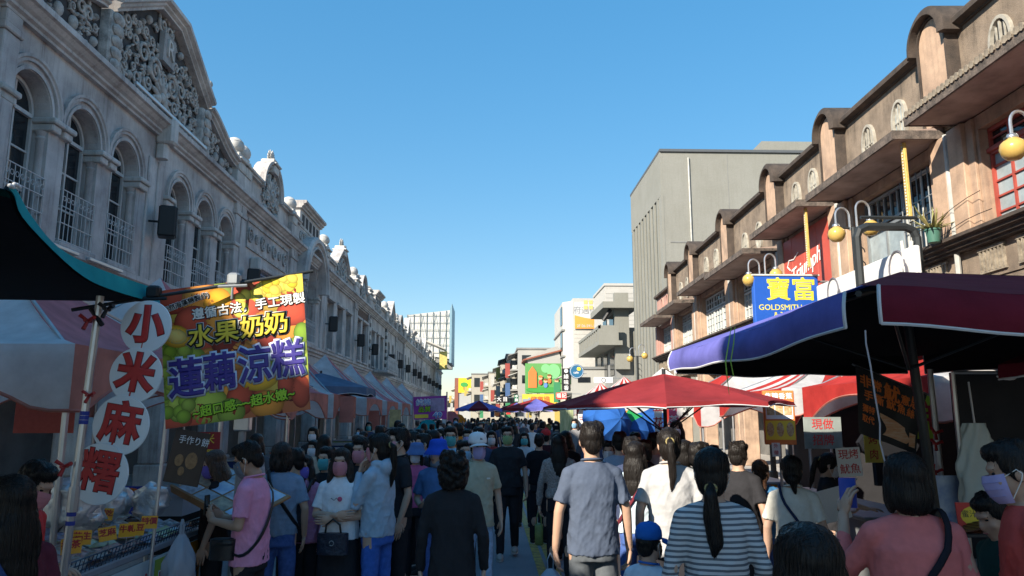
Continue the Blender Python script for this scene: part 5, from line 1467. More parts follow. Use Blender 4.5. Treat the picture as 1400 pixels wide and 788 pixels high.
for k in range(14):
    MB().prism([(4.0+k*.125+.012*math.cos(a), .72+.035*(k % 2)+.012*math.sin(a)) for a in [i*1.05 for i in range(6)]], TX+.021, TX+.024, axis='x').build('dot', m_dred, sk)
MB().box(TX+.021, TX+.025, 5.76, 6.12, .12, TZ-.1).build('green_poster', m_sk1, sk); MB().box(TX+.021, TX+.026, 6.2, 6.62, .12, TZ-.08).build('orange_poster', m_sko, sk)
for ch, y, z, s_, m_ in (('批', 5.92, .58, .28, m_dred), ('發', 5.92, .3, .28, m_dred)):
    text(ch, s_, m_wh, sk, (TX+.027, y, z), (R(90),0,R(90)), bold=.05, depth=.0); text(ch, s_, m_, sk, (TX+.029, y, z), (R(90),0,R(90)), bold=.015, depth=.0)
for ch, y, z in (('牛',6.33,.66),('軋',6.33,.44),('糖',6.33,.22),('核',6.52,.58),('桃',6.52,.36)):
    text(ch, .17, m_bk if y > 6.4 else m_dred, sk, (TX+.028, y, z), (R(90),0,R(90)), bold=.012, depth=.0)
wr = MB()
for k in range(56): 
    y = TY0+.02+k*.0485
    wr.tube([(TX-.01, y, TZ), (TX+.01, y, TZ+.09)], .003, 4)
for z in (.02, .055, .09): wr.tube([(TX-.01+.02*z/.09, TY0, TZ+z), (TX-.01+.02*z/.13, TY1, TZ+z)], .0045, 4)
wr.build('wire_rack', plain('wire_blue_black', (.02,.025,.06), rough=.4), gt)
# packets: sealed snack bags in rows
pk = MB(); pk.grid(lambda u, v: (-.055+.11*u, -.075+.15*v, .004+.018*math.sin(math.pi*u)*math.sin(math.pi*v)), 4, 4); pk.grid(lambda u, v: (.055-.11*u, -.075+.15*v, .003), 1, 1)
pmats = [mat('packet_'+n_, c, rough=.22, var=.5, scale=22, dark=d) for n_, c, d in (('silver',(.72,.74,.77),(.08,.07,.08)),('cream',(.70,.64,.52),(.20,.07,.05)),('brown',(.32,.18,.12),(.5,.48,.45)),('pink',(.66,.40,.34),(.25,.10,.08)),('green',(.38,.45,.20),(.55,.5,.4)),('purple',(.30,.25,.36),(.45,.44,.46)))]
pk0 = None; q = random.Random(3); cnt = 0
for r_ in range(9):
    for c_ in range(17):
        y = TY0+.1+c_*.153+q.uniform(-.02,.02); x = TX-.09-r_*.105+q.uniform(-.015,.015)
        z = TZ+.03+r_*.018+q.uniform(0,.02)+ (.07 if r_ > 4 else 0)
        m_ = pmats[(c_//3+r_//3*2+q.choice((0,0,0,1))) % 6]
        if pk0 is None: pk0 = pk.build('snack_packet', m_, smooth=True); o = pk0
        else:
            o = pk0.copy(); COL.objects.link(o)
        o.location = (x, y, z); o.rotation_euler = (q.uniform(-.35,.35), q.uniform(-.1,.45), q.uniform(-.5,.5)); s_ = q.uniform(.85,1.2); o.scale = (s_, s_, 1.2)
        o.material_slots[0].link = 'OBJECT'; o.material_slots[0].material = m_
        nm = m_.name.split('_')[1]
        tag(o, f'small glossy {nm} snack packet lying among the rows on the goods table', 'packet', f'{nm} snack packets on the goods table')
m_tagc = plain('price_orange', (.88,.42,.03), rough=.5)
for i, (px, py, dp) in enumerate(((100,742,4.7),(112,736,4.85),(147,731,5.1),(174,726,5.2),(186,724,5.25),(204,715,5.5),(127,711,5.6),(144,704,5.8),(97,748,4.6))):
    c = at(px, py, dp)
    words = ('beside the steel post', 'over the silver packets', 'between the packet rows', 'in the middle of the packets', 'next to the middle card', 'toward the slanted board', 'behind the packet rows', 'among the foil bags', 'closest to the maroon shirted woman')
    h = thing('price_card', 'orange price card with red writing ' + words[i], 'card', c, group='orange price cards', rot=(R(-20), R(q.uniform(-14,8)), R(q.uniform(5,35))))
    h.scale = (.8,.8,.8)
    MB().cbox(-.065, .065, -.002, .002, -.05, .06, .002).build('card', m_tagc, h)
    text(('麻糬','花生','芝麻','牛軋','紅豆','特價','綠茶','試吃','抹茶')[i], .062, m_dred, h, (0, -.0035, .012), (R(90),0,0), bold=.03, depth=.0)
    MB().tube([(0,0,-.05),(0,0,-.13)], .003, 4).build('pin', m_grmetal, h)
# foil bags, crates and bins behind
m_foil = mat('foil', (.72,.72,.73), rough=.38, metal=.55, var=.2, bump=.5, bscale=14)
for i, (px, py, dp, s_) in enumerate(((96,690,5.2,.16),(112,700,5.3,.15),(140,694,6.0,.15),(205,700,6.3,.14),(160,690,6.4,.13))):
    c = at(px, py, dp); b_ = MB(); qq = random.Random(i)
    b_.ell((0,0,0), (s_,s_*.7,s_*1.05), 16, 12)
    b_.v = [(x+.45*s_*noise.noise(Vector((x*22+i,y*22,z*22))), y+.45*s_*noise.noise(Vector((x*14,y*14+9,z*14))), z+.3*s_*noise.noise(Vector((x*14,y*14,z*14+5)))) for x,y,z in b_.v]
    o = b_.build('foil_bag', m_foil, smooth=True, loc=(c.x, c.y, max(c.z, TZ+.12+s_)))
    tag(o, 'crumpled silver foil bag ' + ('leaning on the steel post', 'next to the post-side foil bag', 'before the blue crate', 'beside the clear bin', 'behind the price cards')[i], 'bag', 'foil bags on the goods table')
def crate(px, py, dp, sx, sy, sz, m, lab, name='plastic_crate'):
    c = at(px, py, dp); h = thing(name, lab, 'crate', (c.x, c.y, c.z))
    b_ = MB(); t = .012
    b_.box(-sx,sx,-sy,-sy+t,0,sz); b_.box(-sx,sx,sy-t,sy,0,sz); b_.box(-sx,-sx+t,-sy+t,sy-t,0,sz); b_.box(sx-t,sx,-sy+t,sy-t,0,sz); b_.box(-sx+t,sx-t,-sy+t,sy-t,0,t); b_.build('walls', m, h)
    r_ = MB(); r_.box(-sx-.015,sx+.015,-sy-.015,-sy-.001,sz-.03,sz+.004); r_.box(-sx-.015,sx+.015,sy+.001,sy+.015,sz-.03,sz+.004); r_.box(-sx-.015,-sx-.001,-sy,sy,sz-.03,sz+.004); r_.box(sx+.001,sx+.015,-sy,sy,sz-.03,sz+.004); r_.build('rim', m, h)
    return h
st_ = thing('back_table', 'low shelf behind the goods table carrying crates and bins', 'table', (-4.2, 7.3, 0))
MB().cbox(-1.3, 1.3, -.4, .4, .80, .84, .01).build('top', m_wood, st_)
for x in (-1.2,1.2):
    for y in (-.35,.35): MB().tube([(x,y,0),(x,y,.8)], .02, 8).build('leg', m_post, st_)
mcb = plain('crate_blue', (.02,.05,.36), rough=.4)
crate(140, 703, 7.2, .38, .25, .22, mcb, 'blue plastic crate behind the foil bags')
crate(217, 702, 7.3, .30, .22, .20, mat('bin_clear', (.35,.36,.40), rough=.2), 'clear grey storage bin beside the orange cloth')
oc = MB(); oc.grid(lambda u, v: (-.28+.56*u, -.15+.3*v, .05*math.sin(u*9)*math.cos(v*6)+.06*math.sin(math.pi*u)), 16, 8)
o = oc.build('orange_cloth', cloth('cloth_orange', (.55,.14,.02)), smooth=True, loc=at(178, 684, 7.25)); tag(o, 'crumpled orange cloth on the shelf behind the goods', 'cloth')
# slanted leaflet board
lb = thing('leaflet_board', 'slanted wooden board covered with leaflets and postcards', 'board', (0,0,0))
_A, _B, _D = at(238, 668, 6.45), at(328, 716, 5.95), at(288, 640, 6.75)
_x = (_B-_A).normalized(); _y = (_D-_A); _y = (_y-_x*_y.dot(_x)).normalized(); _z = _x.cross(_y)
_cen = (_A+_B)/2 + _y*.24
_ls = (_B-_A).length/.6
lb.matrix_world = Matrix.Translation(_cen) @ Matrix((_x, _y, _z)).transposed().to_4x4() @ Matrix.Diagonal((_ls, 1, 1, 1))
MB().cbox(-.30, .30, -.24, .24, -.02, 0, .005).build('board', m_wood, lb)
MB().cbox(-.315, .315, -.262, -.241, -.03, .035, .005).build('lip', m_wood, lb)
lm = [mat('leaflet_'+n_, c, rough=.4, var=.6, scale=s_, dark=d) for n_, c, d, s_ in (('pale',(.62,.66,.72),(.25,.2,.2),14),('grey',(.25,.27,.3),(.6,.62,.66),10),('tan',(.55,.40,.25),(.15,.1,.08),12),('blue',(.25,.38,.58),(.7,.72,.75),8))]
k = 0
for i in range(4):
    for j in range(3):
        k += 1
        MB().cbox(-.29+i*.145, -.16+i*.145, -.23+j*.155, -.09+j*.155, .002+.001*(k%3), .0035+.001*(k%3), .0005).build('leaflet', lm[(i+2*j) % 4], lb)
MB().cbox(-.10,.06,.24,.27,.0,.26,.003).build('upright_card', lm[0], lb)
for px, dp in ((238, 5.3), (318, 5.7)):
    c = at(px, 690, dp); 
for _sx in (-.25, .25):
    _p = Matrix((_x,_y,_z)) @ Vector((0,0,-1.0)); MB().tube([(_sx,.0,-.02),(_sx+_p.x*1.0,_p.y*1.0,_p.z*1.0-.02)], .014, 6).build('stand_leg', m_dmetal, lb)
lp2 = thing('stall_post', 'grey steel stall post behind the leaflet board', 'post', (0,0,0)); c = at(320, 690, 5.9)
MB().tube([(c.x, 5.9, 0), (c.x+.04, 5.9, 2.3)], .028, 10).build('tube', m_grmetal, lp2); MB().cbox(c.x-.03,c.x+.09,5.86,5.94,1.75,1.95,.01).build('clamp', m_chrome, lp2)
lp3 = thing('thin_pole', 'thin steel pole between the goods table and the leaflet board', 'post', (0,0,0)); c = at(218, 650, 5.6)
MB().tube([(c.x-.04, 5.6, 0), (c.x+.03, 5.6, 2.2)], .013, 8).build('tube', m_chrome, lp3)
po = thing('dark_poster', 'dark poster showing two round cakes behind the goods', 'poster', at(256, 624, 6.2), rot=(R(-6), R(8), R(-14)))
MB().cbox(-.16,.16,-.004,.004,-.22,.2,.003).build('sheet', mat('poster_dark', (.06,.04,.035), rough=.35, var=.4, scale=6), po)
for dx, dz, r_ in ((-.06,-.04,.04),(.05,-.03,.055),(-.02,-.12,.03)): MB().ell((dx,-.006,dz), (r_,.003,r_*1.2), 16, 8).build('printed_cake', mat('cake_print', (.40,.22,.10), rough=.5, var=.5, scale=30), po)
text('手作り餅', .07, wht, po, (.03,-.006,.12), (R(90),0,0), bold=.005, depth=0)
# pink and purple hanging banner
pb = thing('purple_banner', 'purple banner with price lettering hung before the peaked tents', 'banner', (0,0,0))
fm2 = quad_map(at(566,574,20.5), at(611,573,20.5), at(610,541,20.5), at(565,543,20.5), .02)
MB().grid(lambda s, t: tuple(fm2(s,t)), 10, 8).build('sheet', plain('banner_purple', (.32,.05,.30)), pb, smooth=True)
btext(pb, fm2, '純棉', .30, .72, .30, [(m_wh,.06),(mbl,.0)], sx=.75); btext(pb, fm2, '品質', .33, .42, .26, [(m_dg,.06),(m_ig,.01)], sx=.75); btext(pb, fm2, '49', .72, .16, .34, [(m_wh,.08),(mbl,.02)], sx=.8)
MB().grid(lambda s, t: tuple(fm2(.52+.42*s, .34+.56*t, .006)), 4, 4).build('photo_print', mat('print_lilac', (.42,.32,.48), rough=.5, var=.5, scale=5), pb)
MB().grid(lambda s, t: tuple(fm2(.02+.42*s, .06+.16*t, .006)), 4, 2).build('yellow_strip', mye, pb)
for px in (565, 611):
    c = at(px, 541, 20.55); MB().tube([(c.x, 20.56, 0), (c.x, 20.56, c.z+.1)], .02, 8).build('pole', m_post, pb)
# ---------------------------------------------------------------- right stall furniture
sb_ = thing('squid_banner', 'black hanging banner with orange characters and a squid photo', 'banner', (0,0,0))
fm3 = quad_map(at(1176,592,6.6), at(1250,621,6.3), at(1268,540,6.25), at(1169,500,6.6), .03, 1.)
MB().grid(lambda s, t: tuple(fm3(s,t)), 20, 20).build('sheet', plain('banner_black', (.012,.012,.013), rough=.5), sb_, smooth=True)
m_oi = plain('ink_orange', (.85,.20,.03), rough=.5)
for ch, x, z, s_ in (('非',.13,.80,.19),('常',.31,.80,.17),('魷',.53,.78,.27),('意',.73,.76,.16),('思',.89,.78,.20),('手',.17,.60,.16),('撕',.34,.60,.16),('魷',.52,.60,.16),('魚',.68,.60,.16),('絲',.84,.60,.15)):
    btext(sb_, fm3, ch, x, z, s_, [(m_oi, .035)], sx=.9)
btext(sb_, fm3, '獨特', .18, .40, .12, [(m_oi, .03)], sx=.85); btext(sb_, fm3, '取代', .18, .25, .12, [(m_oi, .03)], sx=.85)
m_sq = mat('squid_print', (.62,.26,.10), rough=.5, var=.6, scale=9, dark=(.72,.55,.38), stretch=(1,1,6))
MB().grid(lambda s, t: tuple(fm3(.40+.42*s+.05*math.sin(t*5), .10+.32*t*(1-.25*s), .008)), 8, 6).build('squid_photo', m_sq, sb_)
MB().grid(lambda s, t: tuple(fm3(.86+.1*s, .08+.22*t, .008)), 3, 3).build('squid_photo', m_sq, sb_)
MB().tube([at(1165,498,6.62), at(1272,541,6.26)], .01, 6).build('rod', m_post, sb_)
sp = thing('stall_post', 'steel post with red clamps beside the squid banner', 'post', (0,0,0)); c = at(1275, 545, 6.15); c2 = at(1283, 700, 6.15)
MB().tube([(c2.x+.06, 6.15, 0), (c.x-.0, 6.15, 2.25)], .024, 10).build('tube', m_chrome, sp)
for py in (592, 607, 645): knob(sp, at(1279, py, 6.1), m_redp, 1.2)
MB().tube([at(1276,635,6.1), at(1274,660,6.08), at(1280,690,6.08)], [.03,.022,.006], 6, flat=.4).build('red_ribbon', m_redp, sp)
# counters and stall backs on the right
def counter(x0, x1, y0, y1, z, m, lab, skirt=None):
    h = thing('stall_counter', lab, 'counter', (0,0,0))
    MB().cbox(x0, x1, y0, y1, z-.04, z, .01).build('top', m_grmetal, h)
    MB().box(x0+.03, x1-.03, y0+.03, y1-.03, .03, z-.042).build('front', skirt or m, h)
    return h
m_purp = cloth('cloth_purple', (.10,.015,.24), bump=.2, bscale=7)
counter(3.05, 5.4, 4.5, 5.1, .93, m_purp, 'counter with a purple cloth under the red and yellow card', m_purp)
counter(3.55, 4.3, 7.2, 10.2, .92, m_grmetal, 'steel counter of the squid stall')
counter(3.7, 4.4, 11.0, 14.0, .92, m_grmetal, 'steel counter beneath the menu light box', m_sko)
counter(-5.9, -3.6, 10.0, 11.4, .85, m_dmetal, 'dark counter under the tent behind the fruit banner', m_lining)
counter(-6.3, -3.9, 17.9, 20.4, .85, m_dmetal, 'dark counter under the arched salmon tent', m_nav)
for k, y in enumerate((22.4, 26.8, 31.4, 36.8)):
    counter(-6.4, -4.0, y, y+2.4, .85, m_dmetal, 'market counter under a peaked tent ' + ('behind the slate parasol','second beyond the slate parasol','third beyond the slate parasol','before the purple banner')[k], (m_tsal, m_nav, m_sk1, m_tpink)[k])
# menu light box
mb_ = thing('menu_board', 'orange and yellow menu light box with food photos', 'sign', at(1065, 571, 9.6), rot=(0,0,R(-12)))
MB().cbox(-.19,.19,-.05,.05,-.34,.34,.01).build('box', mor, mb_)
MB().box(-.165,.165,-.054,-.051,-.02,.20).build('menu_field', wht, mb_); MB().box(-.18,.18,-.054,-.051,-.28,-.04).build('menu_field', mye, mb_)
text('焦糖香蕉', .085, wht, mb_, (0,-.0545,.265), (R(90),0,0), bold=.02, depth=0)
m_food = mat('food_print', (.40,.20,.08), rough=.5, var=.7, scale=40, dark=(.6,.5,.3))
for i in range(3):
    MB().box(-.155+i*.107,-.06+i*.107,-.058,-.055,.03,.18).build('food_photo', m_food, mb_); MB().ell((-.12+i*.12,-.056,-.15), (.045,.004,.09), 14, 8).build('food_photo', m_food, mb_)
MB().tube([(0,.06,-.34),(0,.06,-at(1065,571,9.6).z)], .02, 8).build('stand', m_post, mb_)
pbag = thing('plastic_bag', 'translucent white plastic bag hanging in the dark stall', 'bag', at(1338, 632, 4.7))
b_ = MB(); 
def bagf(u, v):
    a = 2*math.pi*u; w_ = .06+.07*min(1, v*2.2); cr = .012*math.sin(a*7+v*9)+.01*math.sin(a*3-v*14)
    return ((w_+cr)*math.cos(a)*1.02 + .05*v*0, (.03+.03*v+cr*.5)*math.sin(a), .24-.50*v)
b_.grid(bagf, 36, 14); b_.build('film', mat('bag_film', (.62,.66,.60), rough=.35, var=.15, trans=.35), pbag, smooth=True)
MB().tube([(0,0,.22),(0,.02,.5)], .006, 5).build('hook', m_post, pbag)
cd = thing('sale_card', 'red card with a yellow cloud and black writing on the purple counter', 'sign', at(1335, 706, 4.62), rot=(R(-8),0,R(-6)))
MB().cbox(-.115,.115,-.004,.004,-.09,.08,.003).build('card', mrd, cd); MB().ell((0,-.005,.0), (.095,.003,.06), 20, 8).build('cloud', mye, cd); text('蜜汁魷魚', .045, m_bk, cd, (0,-.010,.01), (R(90),0,0), depth=0)
md = thing('meat_tray', 'tray of dried meat slices before the red card', 'food', at(1322, 727, 4.55))
MB().cbox(-.16,.16,-.1,.1,-.02,.0,.005).build('tray', m_dmetal, md)
for k in range(7): MB().cbox(-.14+k*.04,-.06+k*.04,-.08,.05,.004+k*.004,.01+k*.004,.003).build('slice', mat('dried_meat', (.12,.05,.03), rough=.4, var=.5, scale=20), md, rot=(0,R(-8),R(k*7-20)))
# hanging notices and sheets
def notice(px, py, dp, w_, h_, m, lab, txt=None, tm=None, rz=0, tilt=0):
    h = thing('notice_board', lab, 'sign', at(px, py, dp), rot=(0, R(tilt), R(rz)))
    MB().cbox(-w_/2, w_/2, -.004, .004, -h_/2, h_/2, .003).build('sheet', m, h)
    if txt:
        n = len(txt)
        for i, l in enumerate(txt): text(l, h_/n*.72, tm, h, (0, -.0055, h_/2-(i+.5)*h_/n), (R(90),0,0), bold=.01, depth=0)
    return h
m_paper = mat('paper_white', (.70,.69,.66), rough=.6, var=.1)
notice(1161, 632, 6.4, .20, .24, m_paper, 'white clipboard with red writing hung in the squid stall', ['現烤','魷魚'], m_dred, -6, -4)
notice(1160, 655, 6.45, .15, .02, m_grmetal, 'thin grey bar under the white clipboard')
notice(1061, 615, 9.0, .10, .16, m_paper, 'small white slip under the menu light box', ['外','帶'], m_dred)
notice(937, 563, 11.0, .26, .14, m_paper, 'white handwritten sign beneath the red umbrella', ['大腸', '香腸'], m_bk, 10, 6)
notice(921, 566, 11.2, .14, .42, plain('sheet_pink', (.68,.10,.18)), 'pink vertical sheet beneath the red umbrella', ['冰','茶'], m_wh)
notice(900, 568, 11.3, .12, .5, m_paper, 'white vertical pennant beside the pink sheet', ['豆','花'], m_dred)
notice(1194, 612, 7.6, .20, .30, plain('sheet_yellow', (.72,.55,.10)), 'yellow price sheet behind the squid banner', ['烤','肉'], m_dred, 8)
notice(1190, 580, 7.7, .22, .16, plain('sheet_orange', (.70,.28,.05)), 'orange food sheet behind the squid banner', None)
notice(1262, 570, 7.2, .20, .42, plain('sheet_lime', (.50,.60,.04)), 'lime yellow sheet beside the red clamped post', ['鮮'], m_dred)
notice(1300, 700, 5.9, .22, .55, mat('board_blue_print', (.55,.62,.70), rough=.5, var=.5, scale=6, dark=(.06,.15,.45)), 'blue and white printed board beside the red ribbon', None, None, -10)
notice(1140, 690, 6.2, .24, .26, m_paper, 'white apron cloth hung over the squid counter', None, None, 0, -14)
notice(1125, 592, 8.2, .42, .34, mat('glass_print', (.30,.34,.32), rough=.25, var=.4), 'grey glazed panel with red lettering in the squid stall', ['現做','招牌'], m_dred)
notice(775, 590, 22, .4, 1.7, mat('bamboo_print', (.50,.52,.30), rough=.5, var=.6, scale=4, stretch=(6,1,.6), dark=(.12,.2,.08)), 'tall banner with bamboo print by the white peaked tent')
notice(797, 590, 20, .25, .9, m_paper, 'white standing pennant with red writing near the white peaked tent', ['古','早','味'], m_dred)
notice(806, 590, 20, .22, .9, plain('sheet_rose', (.66,.14,.18)), 'rose standing pennant near the white peaked tent', ['冰'], m_wh)
notice(278, 612, 7.6, .32, .3, plain('sheet_red', (.34,.03,.03)), 'dark red sheet with pale writing hung behind the dark poster', ['小米','麻糬'], mye)
notice(62, 562, 6.0, .46, .34, cloth('salmon_sheet', (.42,.10,.08)), 'salmon cloth sheet hung under the red and white tent')
notice(540, 580, 24, .35, .9, mat('menu_strip', (.6,.45,.2), rough=.5, var=.6, scale=6), 'printed menu strip hung under a peaked tent')
for k, (px, py, dp) in enumerate(((474,560,18.2),(523,572,26.5),(511,575,24.3))):
    notice(px, py, dp, .34, .62, m_tsal, 'salmon notice hung under the ' + ('arched salmon valance','second tent beyond the slate parasol','tent behind the slate parasol')[k])
# clothing and goods hanging beneath the tents give the stalls depth
for k, (px, py, dp, m_, lab) in enumerate(((585,590,24,m_teal,'teal garment hanging by the purple banner'),(598,592,26,m_umred,'red garment hanging by the purple banner'),(606,588,27,m_twhite,'white garment hanging by the purple banner'),(616,575,30,m_tpink,'pink garment hanging past the purple banner'),(626,578,33,cloth('garment_orange',(.6,.2,.02)),'orange garment hanging past the purple banner'),(1215,615,8.6,m_lining,'black garment hanging in the squid stall'))):
    c = at(px, py, dp); h = thing('hanging_garment', lab, 'clothing', c)
    MB().prism([(-.18,-.4),(.18,-.4),(.19,.1),(.30,-.02),(.36,.08),(.18,.32),(.07,.36),(-.07,.36),(-.18,.32),(-.36,.08),(-.30,-.02),(-.19,.1)], -.04, .04).build('garment', m_, h)
    MB().tube([(0,0,.36),(0,0,.46),(.04,0,.5)], .006, 5).build('hanger', m_post, h)

# dark sheets added to put shade at the backs of the right stalls
m_darksheet = cloth('tarpaulin_black', (.03,.03,.033), bump=.25, bscale=5)
def dark_sheet(a, b, z0, z1, lab):
    h = thing('added_backdrop', lab, 'dark sheet', (0,0,0))
    a, b = Vector(a), Vector(b); d = (b-a); n = Vector((-d.y, d.x)).normalized()
    MB().grid(lambda u, v: (a.x+d.x*u+n.x*.05*math.sin(u*13+v*2), a.y+d.y*u+n.y*.05*math.sin(u*13+v*2), z0+(z1-z0)*v), 24, 4).build('sheet', m_darksheet, h, smooth=True)
    MB().tube([(a.x, a.y, z1), (b.x, b.y, z1)], .015, 6).build('rail', m_post, h)
    for p in (a, b): MB().tube([(p.x, p.y, .0), (p.x, p.y, z1)], .018, 6).build('pole', m_post, h)
dark_sheet((3.62, 5.75), (7.2, 5.75), .02, 2.2, 'dark sheet added for shade behind the hanging plastic bag')
dark_sheet((7.35, 7.3), (7.35, 10.3), .02, 2.2, 'dark sheet added for shade at the back of the squid stall')
dark_sheet((4.75, 10.42), (7.3, 10.42), .02, 2.2, 'dark sheet added for shade dividing the squid stall from the striped tent')
dark_sheet((7.2, 10.9), (7.2, 18.0), .02, 2.1, 'long dark sheet added for shade behind the striped tent')
# ================================================================ people
def skinmat(n, c): 
    m = mat('skin_' + n, c, rough=.55, var=.12, scale=9, dark=tuple(x*.75 for x in c), spec=.35)
    return m
SK = [skinmat('a', (.55,.35,.25)), skinmat('b', (.47,.29,.20)), skinmat('c', (.60,.41,.31))]
m_hair = mat('hair_black', (.014,.012,.011), rough=.42, var=.3, scale=30, spec=.22, bump=.25, bscale=30, stretch=(3,3,.35))
m_hairb = mat('hair_brown', (.10,.045,.022), rough=.45, var=.4, scale=30, spec=.5, bump=.5, bscale=30, stretch=(3,3,.35), dark=(.03,.015,.01))
m_hairg = mat('hair_dark_brown', (.035,.022,.016), rough=.45, var=.4, scale=30, spec=.5, bump=.5, bscale=30, stretch=(3,3,.35), dark=(.012,.01,.01))
m_eye = plain('eye_dark', (.01,.008,.007), rough=.2); m_lip = plain('lip', (.32,.11,.09), rough=.5)
m_strand = mat('hair_strand', (.035,.027,.023), rough=.35, var=.5, scale=40, spec=.3)
PEND = []; STR = []
def fuse(mb, name, m, parent, voxel, smooth, extra=None, fold=0., seed=0, hairk=0., hc=None, zmin=None):
    o = mb.build(name, m, parent)
    r = o.modifiers.new('r', 'REMESH'); r.mode = 'VOXEL'; r.voxel_size = voxel; r.use_smooth_shade = True
    s = o.modifiers.new('s', 'SMOOTH'); s.factor = .5; s.iterations = smooth
    PEND.append((o, extra, fold, seed, hairk, hc, zmin, m))
    return o
def flush():
    bpy.context.view_layer.update()
    dg = bpy.context.evaluated_depsgraph_get()
    for o, extra, fold, seed, hairk, hc, zmin, m in PEND:
        me = bpy.data.meshes.new_from_object(o.evaluated_get(dg))
        n = len(me.vertices)
        co = np.empty(n*3); me.vertices.foreach_get('co', co); co = co.reshape(-1,3)
        if fold or hairk:
            no = np.empty(n*3); me.vertices.foreach_get('normal', no); no = no.reshape(-1,3)
            q = np.random.RandomState(seed)
            d = np.zeros(n)
            if fold:
                for k in range(7):
                    w_ = q.normal(size=3)*np.array([20, 20, 11]); ph_ = co @ w_*.5 + q.uniform(0,6.28) + 1.3*np.sin(co @ (q.normal(size=3)*8)); d += ((1-np.abs(np.sin(ph_)))**2-.3)*fold*(.35+.65*q.rand())
                for k in range(5):
                    w_ = q.normal(size=3)*np.array([34, 34, 22]); ph_ = co @ w_ + q.uniform(0,6.28) + 1.6*np.sin(co @ (q.normal(size=3)*14)); d += ((1-np.abs(np.sin(ph_)))**3-.2)*fold*.32
                low = np.clip((1.45-co[:,2])/.3, .15, 1); d *= low*.55
            if hairk:
                rel = co - np.array(hc); az = np.arctan2(rel[:,0], rel[:,1])
                d += hairk*(np.sin(az*17+4*np.sin(rel[:,2]*15+az*3)+q.uniform(0,6))+.9*np.sin(az*47+5*np.sin(rel[:,2]*22))+1.2*np.sin(rel[:,2]*11+az*4))
                d += hairk*.8*np.sin(rel[:,0]*120+rel[:,2]*20)*np.clip(rel[:,2]/.1,0,1)
            co = co + no*d[:,None]
        if zmin is not None: co[:,2] = np.maximum(co[:,2], zmin)
        if extra is not None and extra.v:
            fs = [tuple(p.vertices) for p in me.polygons]
            vs = co.tolist() + [tuple(v) for v in extra.v]; fs += [tuple(i+n for i in f) for f in extra.f]
            m2 = bpy.data.meshes.new(o.name); m2.from_pydata(vs, [], fs); bpy.data.meshes.remove(me); me = m2
        else:
            me.vertices.foreach_set('co', co.ravel())
        me.polygons.foreach_set('use_smooth', [True]*len(me.polygons))
        me.materials.clear(); me.materials.append(m); me.update()
        old = o.data; o.modifiers.clear(); o.data = me; bpy.data.meshes.remove(old)
    PEND.clear()
    from mathutils import kdtree
    for ho, kind, hm, seed, HM in STR:      # fine strands laid over the hair mass
        me = ho.data; nv = len(me.vertices); q = random.Random(seed)
        kd = kdtree.KDTree(nv)
        for v in me.vertices: kd.insert(v.co, v.index)
        kd.balance()
        mb = MB(); hc = HM @ Vector((0,-.03,.10))
        for k in range(650 if kind != 'under' else 90):
            v = me.vertices[q.randrange(nv)]; p = v.co.copy(); n = v.normal.copy()
            L = q.choice((3,4,5,6)) if kind not in ('short','under','curly') else q.choice((2,3))
            pts = [p + n*.0006]; wob = Vector((q.uniform(-1,1), q.uniform(-1,1), q.uniform(-1,1)))
            lift = q.uniform(0, .0018) if q.random() < .9 else q.uniform(.002,.004)
            for j in range(L):
                rad = (p-hc); down = Vector((0,0,-1)) if kind not in ('short',) else (rad.normalized()+Vector((0,0,-.5)))
                if p.z > hc.z-.035: down = Vector((rad.x, rad.y, -.02))
                t = down - n*down.dot(n) + wob*(.12 if kind != 'curly' else 1.1)
                if t.length < 1e-5: break
                p2 = p + t.normalized()*.017
                co, idx, _ = kd.find(p2); n = me.vertices[idx].normal.copy()
                p = p2 + n*(co-p2).dot(n); p = p.lerp(co, .25)
                pts.append(p + n*(.0008+lift*(j+1)/L))
            if len(pts) > 2: mb.tube(pts, [.0008]+[.0010]*(len(pts)-2)+[.0003], 3, cap=False)
        tag(mb.build('hair_strands', m_strand if hm is m_hair else hm, ho, smooth=True), kind='stuff')
    STR.clear()
def loft(mb, rings, n=18):
    vs = []; fs = []
    for z, rx, ry, cx, cy in rings:
        for k in range(n):
            a = 2*math.pi*k/n; c, s = math.cos(a), math.sin(a)
            e = 2/2.5
            vs.append((cx+rx*math.copysign(abs(c)**e, c), cy+ry*math.copysign(abs(s)**e, s), z))
    for i in range(len(rings)-1):
        for k in range(n):
            l = (k+1) % n; fs.append((i*n+k, i*n+l, (i+1)*n+l, (i+1)*n+k))
    fs.append(tuple(range(n-1,-1,-1))); fs.append(tuple(range((len(rings)-1)*n, len(rings)*n)))
    mb.add(vs, fs)
def limb(mb, pts, rs):
    P = []; Q = []
    for i in range(len(pts)-1):
        a, b = Vector(pts[i]), Vector(pts[i+1])
        for t in (0, .33, .66): P.append(a.lerp(b, t)); Q.append(rs[i]+(rs[i+1]-rs[i])*t)
    P.append(Vector(pts[-1])); Q.append(rs[-1])
    mb.tube(P, Q, 12)
    for p, r in zip(pts, rs): mb.ell(p, (r*1.0,)*3, 10, 7)
